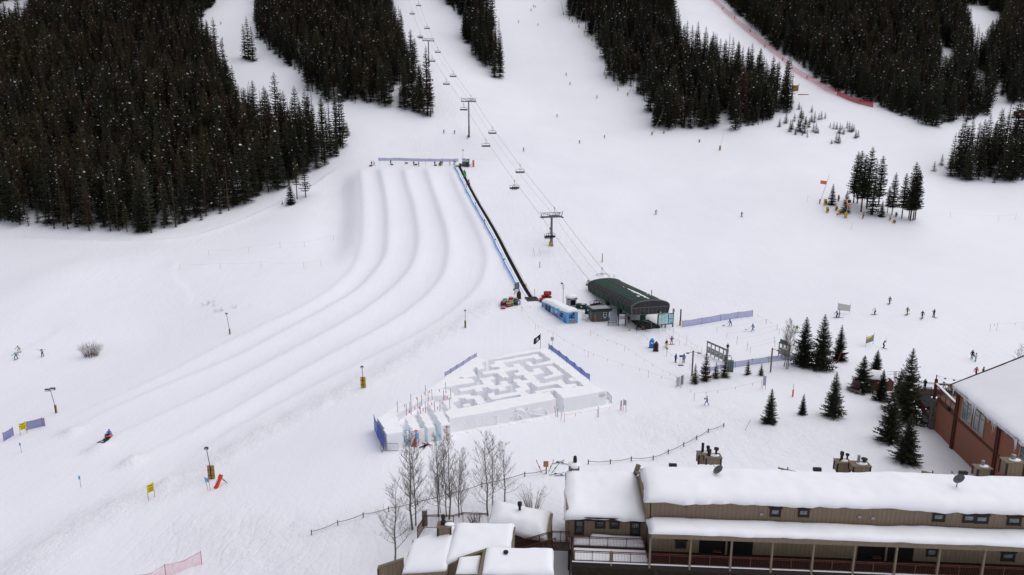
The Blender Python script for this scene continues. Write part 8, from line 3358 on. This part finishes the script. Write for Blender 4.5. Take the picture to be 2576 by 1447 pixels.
mb.build("flag_cloth", mat("flag_orange", (.85, .18, .07), .7), o)
p = at(*Z10(535, 925))
o = thing("trail_sign", "tiny red and white trail sign below the yellow pads", "sign", p)
mb = MB()
mb.tube([(0, 0, -.2), (0, 0, .9)], .03, 5)
mb.build("post", M_POLER, o)
mb = MB()
mb.box((0, -.04, .75), (.5, .04, .6))
mb.build("panel", mat("sign_mauve", (.35, .10, .18), .6), o)
# red safety net up the far run, in three stretches
g = "red safety net along the far run"
net_fence("safety_net", "upper stretch of the long red safety net beside the far run", [(u, v) for u, v in ((1772, -18), (1800, 8), (1832, 40), (1868, 72), (1905, 102), (1938, 130))], 3.4, N_RED, M_POLER, g, sag=.15)
net_fence("safety_net", "middle stretch of the long red safety net behind the tree points", [(u, v) for u, v in ((1938, 130), (1968, 152), (1990, 176), (2015, 193), (2045, 208), (2075, 228), (2105, 242))], 3.2, N_RED, M_POLER, g, sag=.15)
net_fence("safety_net", "lowest, deepest red stretch of the long safety net at the forest edge", [(u, v) for u, v in ((2105, 240), (2132, 252), (2160, 262), (2196, 271))], 2.6, net_mat("dense_red_netting", (.40, .02, .035), .85), M_POLER, g, sag=.1)
p = at(*T(3, 0, 270, 912))
o = thing("start_platform", "tan wooden platform box at the tip of the tree stand by the far run", "platform", p)
mb = MB()
mb.box((0, 0, 1.3), (3.2, 2.0, 2.6))
mb.build("body", mat("plywood", (.42, .20, .06), .8, var=.15), o)
mb = MB()
mb.bar((1.5, -1, 2.6), (1.7, -1, 3.6), .25, .25)
mb.box((0, 0, 2.65), (3.5, 2.3, .1))
mb.build("deck_edge", M_WOOD, o)
p = at(*T(3, 0, 358, 955))
o = thing("red_tarp", "crumpled dark red tarp lying on the snow below the far run", "tarp", p)
mb = MB()
for k in range(7):
	mb.ball((-2.3 + k * .75, .1 * (k % 2), .12), (.75, .5, .26 - .02 * (k % 3)), 8, 5)
mb.build("cloth", mat("tarp_red", (.28, .012, .03), .7), o, True)
p = at(2571, 298)
o = thing("brown_cabin", "brown timber cabin cut by the picture's edge below the far forest", "cabin", p)
mb = MB()
mb.box((1.5, 2, 1.6), (6, 5, 4.2))
mb.build("wall", M_LOGT, o)
mb = MB()
mb.slab([(-1.9, -1, 3.9), (5, -1, 3.9), (5, 5, 5.2), (-1.9, 5, 5.2)], .3)
rf = mb.build("roof", M_TRIMD, o)
snow_pad(rf, [(-1.9, -1, 3.95), (5, -1, 3.95), (5, 5, 5.25), (-1.9, 5, 5.25)], .5, "snow_load", 8, 8, 3, .6)
mb = MB()
mb.torus((-3.6, 0, .7), 1.6, .12, 16, 5)
mb.build("porch_rail", M_TRIMD, o)
# things on the snow at the run-out
N_NETL = net_mat("slate_blue_netting", (.09, .12, .36), .80)
net_fence("safety_net", "small slack blue net at the edge of the run-out", [T(0, 3, 40, 105), T(0, 3, 140, 45)], 1.5, N_NETL, M_POLER, sag=.1)
net_fence("safety_net", "blue net stretched beside the yellow stop sign by the double flood light", [T(0, 2, 262, 1440), T(0, 2, 432, 1400), T(0, 2, 456, 1398)], 1.55, N_NETL, M_POLER, sag=.08)
M_SIGNY = mat("sign_yellow", (.80, .66, .02), .5, var=.03)
STOP_TXT = [("STOP", .26, .17), ("DO NOT WALK", .13, .38), ("UP TUBING LANES", .10, .50), ("WAIT FOR YOUR", .11, .64), ("TURN TO RIDE", .11, .76), ("THANK YOU", .11, .88)]
sign_panel(T(0, 3, 207, 42), T(0, 3, 275, 18), 2.05, 1.25, "yellow stop sign on red poles next to the blue net", M_SIGNY, txt=[("STOP", .26, .17), ("DO NOT WALK", .13, .42), ("UP LANES", .13, .58), ("WAIT HERE", .13, .76)])
sign_panel(T(0, 3, 1495, 698), T(0, 3, 1558, 662), 2.1, 1.15, "yellow stop sign on red poles alone on the open run-out", M_SIGNY, txt=[("STOP", .24, .17), ("LANES ARE", .12, .42), ("ONE WAY", .12, .58), ("WAIT HERE", .12, .76)])
for x, y, lab in ((217, 218, "small light blue paddle marker on a red pole below the blue nets"), (815, 565, "small light blue paddle marker on a red pole in the middle of the run-out")):
	o = post_thing(at(*T(0, 3, x, y)), lab, 1.25, .025, M_POLER, "marker", "paddle_marker")
	mb = MB()
	mb.box((-.03, -.03, 1.45), (.24, .05, .50))
	mb.build("paddle", mat("marker_blue", (.16, .42, .62), .5), o)
o = thing("marker_flag", "blue flag stretched between two red poles by the orange pad", "flag", at(*T(0, 3, 2098, 598)))
mb = MB()
mb.tube([(0, 0, -.2), (-.35, 0, 1.9)], .026, 6)
mb.build("pole", M_POLER, o)
mb = MB()
mb.tube([(.32, -.1, -.2), (.1, 0, 1.95)], .026, 6)
mb.build("pole", M_POLER, o)
mb = MB()
mb.slab([(-.24, -.02, 1.25), (.16, -.02, 1.15), (.1, -.02, 1.7), (-.33, -.02, 1.88)], .02)
mb.build("flag_cloth", mat("marker_blue", (.16, .42, .62), .5), o)
p = at(*T(0, 3, 2168, 578))
o = thing("orange_pad", "long orange-red pad leaning on a strut at the end of the tubing lanes", "pad", p, R(-22))
mb = MB()
mb.bar((0, 0, 0), (.15, 1.0, 1.5), .55, .22)
mb.build("pad", mat("vermilion_vinyl", (.62, .075, .025), .6, var=.1), o)
mb = MB()
mb.bar((.1, .75, 1.15), (.7, 1.6, 0), .06, .06)
mb.bar((.15, .9, 1.3), (1.1, 1.3, 0), .04, .04)
mb.build("strut", M_DARK, o)
mb = MB()
mb.bar((-.05, -.10, .35), (.05, .55, 1.2), .08, .02)
mb.build("white_mark", M_WHITE, o)
p = net_fence("safety_net", "pale red slack net on curved poles at the bottom edge of the view", [T(0, 3, 1380, 1590), T(0, 3, 1672, 1478), T(0, 3, 2032, 1342)], 1.5, N_PINK, M_POLER, sag=.35, n_sub=8)
o = thing("white_banner", "pale see-through banner between two poles beside a skier pair", "banner", at(*T(3, 2, 698, 250)))
net_ = at(*T(3, 2, 822, 262)) - Vector(o.location)
mb = MB()
mb.slab([(0, 0, .5), net_ + Vector((0, 0, .5)), net_ + Vector((0, 0, 1.9)), (0, 0, 2.1)], .02)
mb.build("cloth", net_mat("pale_banner", (.45, .44, .42), .55), o)
for q in (Vector((0, 0, 0)), net_):
	mb = MB()
	mb.tube([q - Vector((0, 0, .2)), q + Vector((0, 0, 2.4))], .03, 5)
	mb.build("pole", M_STEEL, o)
sign_panel(T(3, 2, 980, 600), T(3, 2, 1056, 572), 2.0, 1.3, "yellow and grey banner sign on thin poles beside the skier in dark red", mat("banner_grey", (.22, .22, .23), .6), M_STEEL, name="banner_sign", ptop=.4)
o = [x for x in bpy.data.objects if x.get('label', '').startswith("yellow and grey banner")][0]
mb = MB()
mb.slab([(.05, -.09, 1.55), (1.9, -.09, 1.8), (1.9, -.09, 2.15), (.05, -.09, 1.9)], .01)
mb.build("yellow_strip", M_SIGNY, o)
# split-rail fences half buried in snow
def rail_fence(label, pts, h=.55):
	P = [at(*q) for q in pts]
	o_ = thing("rail_fence", label, "fence", P[0])
	B = P[0]
	for i, p_ in enumerate(P):
		mb_ = MB()
		mb_.box(p_ - B + Vector((0, 0, h * .45)), (.11, .11, h * 1.3), .3)
		mb_.build("post", M_WOOD, o_)
	for i, (a_, b2) in enumerate(zip(P[:-1], P[1:])):
		mb_ = MB()
		n_ = 6
		ps_ = []
		for k in range(n_ + 1):
			q = a_.lerp(b2, k / n_)
			ps_.append(q - B + Vector((0, 0, (gz(q.x, q.y) - q.z) * .0 + h * .75 - .12 * math.sin(PI * k / n_))))
		mb_.tube(ps_, .036, 5)
		mb_.build("rail", M_WOOD, o_)
	return o_
rail_fence("weathered split-rail fence running behind the leafless aspens", [(784, 1346), (850, 1322), (914, 1302), (978, 1287), (1050, 1270), (1130, 1250), (1212, 1226), (1320, 1199), (1374, 1190)])
rail_fence("dark split-rail fence curving up the snow behind the long building", [T(2, 3, x, y) for x, y in ((768, 332), (990, 330), (1200, 300), (1420, 290), (1572, 228), (1727, 155), (1857, 85), (1975, 15), (2130, -40))])
p = at(1374, 1192)
o = thing("fence_sign", "small wooden sign on the end post of the split-rail fence, skis stuck around it", "sign", p)
mb = MB()
mb.bar((0, 0, 0), (0, 0, 1.5), .14, .14)
mb.build("post", M_WOOD, o)
mb = MB()
mb.box((-.05, -.1, 1.35), (.62, .06, .75))
mb.build("panel", mat("sign_wood", (.45, .24, .10), .8), o)
mb = MB()
mb.box((-.05, -.14, 1.3), (.4, .02, .3))
mb.build("notice", mat("notice_orange", (.6, .25, .12), .7), o)
g = "skis by the fence sign"
for dx, dy, rz, m_, lab in ((.4, .5, 1.2, 'amber', "amber ski stuck slanting behind the wooden fence sign"), (.8, .2, .95, 'teal', "teal ski leaning behind the wooden fence sign"), (.5, -.4, .25, 'teal', "teal ski lying on the snow beside the fence sign"), (1.2, -.6, .05, 'black', "black ski lying furthest along beside the fence sign"), (-.6, .4, 1.9, 'red', "red ski stuck behind the wooden fence sign"), (1.0, 2.6, .5, 'black', "black ski lying crossed on the snow beyond the fence sign"), (1.6, 2.9, -.4, 'black', "second black ski of the crossed set beyond the fence sign")):
	o = thing("ski", lab, "ski", p + Vector((dx, dy, .06)), rz, g)
	L_ = 1.7
	mb = MB()
	z1 = .7 if 'stuck' in lab or 'leaning' in lab else .04
	mb.bar((-.2, 0, .0), (L_ * .9, 0, z1 * .9 + .0), .08, .03)
	mb.bar((L_ * .9, 0, z1 * .9), (L_, 0, z1 + .12), .09, .03)
	mb.build("blade", SKC[('red', 'blue', 'white', 'black', 'amber', 'teal').index(m_)], o)
	mb = MB()
	mb.box((.65, 0, .08 + z1 * .4), (.3, .09, .1))
	mb.build("binding", M_BLACK, o)
# cabin among the spruces, kennel, crossed red skis, timber edge
p = at(*T(3, 2, 1035, 1035))
o = thing("timber_cabin", "small red-brown cabin with snowy roof tucked between the spruces", "cabin", p, R(-18))
mb = MB()
mb.box((.2, .9, 1.0), (2.4, 2.0, 2.2))
mb.build("wall", mat("cabin_red", (.15, .05, .03), .8, var=.15, scale=4), o)
mb = MB()
mb.slab([(-1.8, -.5, 2.2), (1.8, -.5, 2.2), (1.8, 1.0, 3.1), (-1.8, 1.0, 3.1)], .12)
mb.slab([(-1.8, 1.0, 3.1), (1.8, 1.0, 3.1), (1.8, 2.4, 2.2), (-1.8, 2.4, 2.2)], .12)
rf = mb.build("roof", M_LOGT, o)
snow_pad(rf, [(-1.6, -.5, 2.22), (1.9, -.5, 2.22), (1.9, .9, 3.1), (-1.6, .9, 3.1)], .35, "snow_load", 10, 6, 3, .5)
p = at(*T(3, 2, 890, 1050))
o = thing("wooden_locker", "mauve-brown upright locker beside the timber cabin", "locker", p, R(-12))
mb = MB()
mb.box((0, .3, .95), (1.1, .8, 2.0))
mb.build("body", mat("mauve_panel", (.13, .075, .10), .7), o)
mb = MB()
mb.box((0, -.12, .95), (.9, .03, 1.7))
mb.build("door", mat("mauve_door", (.16, .09, .12), .7), o)
p = at(*T(3, 2, 1215, 1042))
o = thing("kennel", "tiny red gabled kennel with snow on its roof near the lodge deck", "kennel", p, R(10))
mb = MB()
mb.box((0, .5, .7), (1.3, 1.2, 1.5))
mb.add([(-.65, -.1, 1.45), (.65, -.1, 1.45), (0, -.1, 2.05), (-.65, 1.1, 1.45), (.65, 1.1, 1.45), (0, 1.1, 2.05)], [(0, 1, 2), (4, 3, 5)])
mb.build("wall", mat("cabin_red", (.15, .05, .03), .8), o)
mb = MB()
mb.slab([(-.8, -.2, 1.38), (0, -.2, 2.12), (0, 1.2, 2.12), (-.8, 1.2, 1.38)], .1)
mb.slab([(0, -.2, 2.12), (.8, -.2, 1.38), (.8, 1.2, 1.38), (0, 1.2, 2.12)], .1)
rf = mb.build("roof", M_LOGT, o)
mb = MB()
mb.ball((-.45, .6, 1.85), (.55, .75, .22), 9, 6)
mb.build("snow_load", M_SNOWR, rf, True)
pl, pr = at(*T(3, 2, 800, 1035)), at(*T(3, 2, 925, 1080))
o = thing("timber_barrier", "grey timber retaining rail below the locker by the spruces", "barrier", pl)
mb = MB()
mb.bar(Vector((0, 0, .3)), pr - pl + Vector((0, 0, .3)), .2, .5)
mb.build("rail", M_WOOD, o)
mb = MB()
mb.bar(pr - pl, pr - pl + Vector((0, 0, .9)), .2, .2)
mb.build("post", M_WOOD, o)
for i, (q0, q1, lab) in enumerate((((700, 757), (735, 655), "red and blue-tipped giant ski propped at the foot of the open-crowned spruce"), ((733, 735), (738, 640), "darker red giant ski propped behind its twin at the spruce foot"))):
	p = at(*T(3, 2, *q0))
	h = height_to(p, T(3, 2, *q1)[1])
	o = thing("giant_ski", lab, "ski", p)
	dxm = (T(3, 2, *q1)[0] - T(3, 2, *q0)[0]) / FPX * project(p)[2]
	mb = MB()
	mb.bar((0, 0, .3), (dxm, .3, h), .16, .06)
	mb.build("blade", M_RED, o)
	mb = MB()
	mb.bar((-.12, -.1, 0), (dxm * .1, .0, .32), .2, .1)
	mb.build("tip", M_INK, o)
p = at(*T(3, 2, 1258, 945))
o = thing("ski_rack", "steel ski rail rack beside the tallest spruce near the lodge deck", "ski rack", p, R(8))
mb = MB()
for z in (.6, 1.3, 1.75):
	mb.bar((-2.0, 0, z), (.9, 0, z), .05, .05)
for x in (-2.0, .9):
	mb.bar((x, 0, 0), (x, 0, 1.8), .07, .07)
mb.build("frame", M_STEEL, o)
for k, (c, n_) in enumerate(((0, 'red'), (1, 'blue'), (4, 'amber'))):
	ski_upright(p, (.05 + k * .16, -.25, 0), (.04 * k - .05, .25, 0), SKC[c], f"{n_} ski standing in the steel rail rack by the tallest spruce", L=1.8)
# ------------------------------------------------------------------ people
D = -90     # looking towards the viewer
pp(*T(0, 2, 195, 652), -100, 'wedge', 'beige', 'beige', "person in a beige ski suit gliding with arms spread behind the teal skier", helmet='black', gear='skis')
pp(*T(0, 2, 165, 720), -80, 'wedge', 'teal', 'charcoal', "person in a teal jacket snowploughing on skis by the willow bush side", helmet='teal', gear='skis')
pp(*T(0, 2, 430, 698), -85, 'carry', 'beige', 'black', "person in a beige-grey jacket walking with skis over the shoulder", helmet='black', gear='carry_skis')
# tuber on the run-out mat
pa, pb = at(*T(0, 3, 1095, 60)), at(*T(0, 3, 1015, 112))
ang = math.atan2(pb.y - pa.y, pb.x - pa.x)
tube_ring(pa, 'pink', "pink snow tube with a rider in blue sliding onto the black mat", None)
person(pa + Vector((0, 0, .12)), math.degrees(ang), 'tube', 'blue', 'black', "person in a blue jacket and black trousers riding the pink snow tube", helmet='black', boots='charcoal')
o = thing("stopping_mat", "black rubber stopping mat on the snow in front of the tube rider", "mat", pb, ang)
mb = MB()
mv = []
for k in range(9):
	q_ = pb.lerp(pa, -.05 + .9 * k / 8)
	for s_ in (-.52, .52):
		x_, y_ = q_.x - math.sin(ang) * s_, q_.y + math.cos(ang) * s_
		z_ = gz(x_, y_) - pb.z + .09 + .03 * (k % 2) + (.18 if k == 0 else 0)
		dx2, dy2 = x_ - pb.x, y_ - pb.y
		l_ = (dx2 * math.cos(ang) + dy2 * math.sin(ang), -dx2 * math.sin(ang) + dy2 * math.cos(ang))
		mv += [(l_[0], l_[1], z_), (l_[0], l_[1], z_ - .08)]
mf = []
for k in range(8):
	a_ = 4 * k
	mf += [(a_, a_ + 4, a_ + 6, a_ + 2), (a_ + 1, a_ + 3, a_ + 7, a_ + 5), (a_, a_ + 1, a_ + 5, a_ + 4), (a_ + 2, a_ + 6, a_ + 7, a_ + 3)]
mf += [(0, 2, 3, 1), (32, 33, 35, 34)]
mb.add(mv, mf)
mb.build("sheet", M_RUBBER, o)
# start of the lanes
pp(935, 416.8, -60, 'stand', 'navy', 'black', "person in navy standing at the first lane beside a red tube", helmet='black')
pp(941.5, 417.2, 175, 'walk', 'blue', 'navy', "person in blue striding towards the first lane's red tube", helmet='navy')
pp(983, 414.3, -90, 'stand', 'navy', 'navy', "person in navy standing with a green tube below the blue net's end", helmet='navy')
pp(1041, 416.8, -80, 'stand', 'charcoal', 'black', "person in charcoal beside the red tube at the middle lane", helmet='red')
pp(1053.5, 419, -150, 'walk', 'blue', 'navy', "person in a blue jacket striding along the middle of the lane starts", helmet='navy')
pp(1094, 417, -70, 'stand', 'navy', 'navy', "person in navy standing over a green tube at the last lanes", helmet='navy')
pp(1108.3, 416.9, -100, 'hold', 'black', 'black', "person in black holding a brown tube at the lane start", helmet='black')
pp(1112.2, 416.8, -80, 'stand', 'brown', 'tan', "person in brown and tan standing beside the brown tube", helmet='black')
pp(1132, 416.9, 170, 'stand', 'charcoal', 'black', "person in dark clothes standing with a pole near the conveyor top", helmet='black')
pp(1163.2, 418.2, 180, 'stand', 'blue', 'navy', "attendant in a blue jacket beside the hut door at the conveyor top", helmet='navy')
up = 110
for x, y, j, pose, lab, hh_ in ((572, 690, 'black', 'stand', "topmost rider standing on the conveyor belt beside the hut", 1.0), (703, 905, 'black', 'stand', "rider in black on the conveyor holding a green tube upright", 1.0), (742, 945, 'black', 'stand', "shorter rider in black on the conveyor in front of the upright tube", .85), (862, 1245, 'blue', 'stand', "rider in a blue jacket on the conveyor, lowest of the group", .95), (893, 1290, 'pink', 'bend', "crouching child in pink on the conveyor beside the red tube", .7)):
	p = at(*Z7(x, y))
	person((p.x, p.y, p.z + .2), up, pose, j, 'black', lab, helmet='black' if j != 'blue' else 'navy', h=hh_)
# skiers on the slopes
SL = "skier" 
for u, v, f, pose, j, q, gear, lab, hm in (
		(*T(1, 0, 1889, 1340), -60, 'ski', 'grey', 'black', 'skis', "skier in grey crossing behind the tubing hill, first from the forest", 'black'), (*T(1, 0, 1997, 1345), -70, 'ski', 'black', 'charcoal', 'skis', "skier in black behind the tubing hill between forest and middle tower", 'black'), (*T(1, 0, 2132, 1396), -100, 'ski', 'charcoal', 'black', 'skis', "skier passing right in front of the middle tower's foot", 'navy'),
		(556, 61, -80, 'ski', 'charcoal', 'black', 'skis', "uppermost tiny skier on the run behind the big forest", 'black'), (559.5, 101, -60, 'ski', 'navy', 'black', 'skis', "tiny skier in navy above the one in red, behind the big forest", 'black'), (561, 117, -100, 'ski', 'darkred', 'red', 'skis', "tiny skier in red lowest on the run behind the big forest", 'black'),
		(1341.8, 18, -90, 'ski', 'charcoal', 'black', 'skis', "skier in charcoal of the close pair at the top of the main slope", 'black'), (1346.3, 19.5, -90, 'ski', 'navy', 'black', 'skis', "skier in navy of the close pair at the top of the main slope", 'black'), (1335.5, 27, -60, 'ski', 'dgreen', 'black', 'skis', "skier just below the close pair at the top of the main slope", 'black'),
		(1305, 57, -120, 'ski', 'black', 'charcoal', 'skis', "skier in black near the tree island high on the main slope", 'black'), (1353.5, 64.5, -90, 'ski', 'yellow', 'charcoal', 'skis', "skier in a yellow jacket high on the main slope", 'black'), (1424, 190, -70, 'ski', 'navy', 'charcoal', 'skis', "skier in navy on the main slope, higher of two near its middle", 'black'),
		(1433.7, 214, -100, 'board', 'charcoal', 'grey', 'board', "snowboarder in charcoal on the main slope, lower of two near its middle", 'black'), (1502, 247, -130, 'ski', 'blue', 'navy', 'skis', "skier in blue turning close to the tree stand's edge", 'navy'), (1401, 295, -60, 'ski', 'blue', 'charcoal', 'skis', "skier in blue alone in the middle of the main slope", 'black'),
		(1520.5, 347.8, -90, 'ski', 'pink', 'charcoal', 'skis', "skier in a coral pink jacket below the tree stand", 'black'), (1457.5, 361.5, -80, 'ski', 'darkred', 'charcoal', 'skis', "skier in dark red in the lower middle of the main slope", 'black'), (1317.3, 380.6, -90, 'ski', 'purple', 'black', 'skis', "skier in dark purple beside the lift rope", 'black'),
		(1649.7, 539.5, -60, 'board', 'grey', 'charcoal', 'board', "snowboarder in grey carving across the wide lower slope", 'charcoal'), (1865.2, 545, -80, 'ski', 'navy', 'navy', 'skis', "skier in navy gliding down the wide lower slope", 'navy')):
	pp(u, v, f, pose, j, q, lab, helmet=hm, gear=gear)
# around the station
pp(*Z2(1120, 1368), -70, 'stand', 'black', 'brown', "person in black and brown standing under the hood beside the status board", helmet='black')
pp(*T(2, 2, 1258, 428), 95, 'ski', 'black', 'black', "skier in black about to load beneath the station front", helmet='black', gear='skis')
pp(*T(2, 2, 1318, 428), 100, 'board', 'grey', 'tan', "snowboarder in a grey-blue jacket and tan trousers at the loading point", helmet='charcoal', gear='board')
pp(*Z1(638, 900), 160, 'bend', 'blue', 'charcoal', "attendant in blue bending over the pile of snow tubes", helmet='blue')
pp(*T(2, 2, 2198, 390), 185, 'shovel', 'blue', 'black', "attendant in blue shovelling right in front of the long blue net", helmet='blue', gear='shovel')
pp(*T(2, 2, 2422, 443), 190, 'walk', 'blue', 'black', "attendant in blue striding with a shovel beyond the long blue net", helmet='blue', gear='shovel')
pp(*T(2, 2, 1553, 610), 110, 'stand', 'navy', 'yellow', "skier in navy jacket and bright yellow trousers near the litter bins", helmet='beige', gear='skis')
pp(*T(2, 2, 1605, 575), 100, 'hips', 'grey', 'red', "snowboarder in grey jacket and red trousers near the litter bins", helmet='black', gear='board')
pp(*T(2, 2, 1645, 757), -60, 'stand', 'blue', 'black', "attendant in blue with the hood up, beside the scanner stand", helmet='blue')
pp(*T(2, 2, 1727, 758), -95, 'stand', 'blue', 'black', "attendant in blue and dark cap, behind the scanner stand", helmet='black')
pp(*T(2, 2, 2167, 652), -100, 'hold', 'black', 'black', "person in black standing right behind the white-helmeted one at the gates", helmet='black')
pp(*T(2, 2, 2165, 692), 200, 'stand', 'dgreen', 'black', "person with white helmet and grey-green jacket on skis behind the gates", helmet='white', gear='skis', h=.9)
pp(*T(2, 2, 1960, 1188), 150, 'walk', 'purple', 'purple', "person in a purple suit and pale helmet walking with a parcel", helmet='lblue', gear='box', h=.92)
# open area on the far side
pp(*T(3, 2, 288, 452), -120, 'board', 'charcoal', 'green', "snowboarder in a dark jacket and lime green trousers behind the aspens", helmet='beige', gear='board')
pp(*T(3, 2, 693, 305), 180, 'pole_out', 'navy', 'navy', "skier in navy with one pole stretched out by the pale banner", helmet='navy', gear='skis')
pp(*T(3, 2, 713, 300), -40, 'stand', 'lblue', 'navy', "skier in a light blue jacket close behind the navy one", helmet='blue', gear='skis')
pp(*T(3, 2, 1077, 272), 180, 'ski', 'white', 'navy', "skier in a white jacket gliding sideways across the open area", helmet='white', gear='skis')
pp(*T(3, 2, 1222, 166), -140, 'walk', 'grey', 'charcoal', "skier in grey skating, highest of the scattered group", helmet='black', gear='skis')
pp(*T(3, 2, 1400, 275), -150, 'walk', 'olive', 'olive', "skier in olive skating in the scattered group", helmet='olive', gear='skis')
pp(*T(3, 2, 1550, 312), -140, 'walk', 'charcoal', 'charcoal', "bent dark-clad skier skating, lowest of the scattered group", helmet='grey', gear='skis')
pp(*T(3, 2, 1665, 298), -75, 'hips', 'black', 'black', "skier in black standing hands on hips in the scattered group", helmet='black', gear='skis')
pp(*T(3, 2, 1160, 610), -60, 'arms_up', 'darkred', 'charcoal', "skier in dark red with both arms raised beside the yellow banner sign", helmet='black', gear='skis')
pp(*T(3, 2, 2050, 720), -110, 'stand', 'black', 'black', "person in black carrying a snowboard under the arm, walking to the lodge", helmet='black', gear='held_board')
pp(*T(3, 2, 2088, 745), 170, 'stand', 'white', 'turq', "person in white jacket and turquoise trousers beside the snowboard carrier", helmet='brown', h=.95, gog=False)
pp(*T(3, 2, 2088, 895), 30, 'walk', 'red', 'charcoal', "person in a red jacket seen just above the lodge roof edge", helmet='black')
pp(*T(3, 2, 2158, 895), -60, 'stand', 'charcoal', 'black', "person in a dark jacket seen from the chest up over the lodge roof", helmet='black')
p = on_z(*T(3, 2, 1575, 1033), 4.02)
person(p, -160, 'hold', 'black', 'charcoal', "person in black with a white helmet standing on the lodge deck", helmet='white')
# lying at the slide foot
p = at(*Z3(680, 1350))
person((p.x, p.y - .6, p.z + .16), 0, 'sprawl', 'darkred', 'black', "person in dark red lying spread-eagled on the snow below the slides", helmet='white', tilt=(R(90), 0, R(155)))
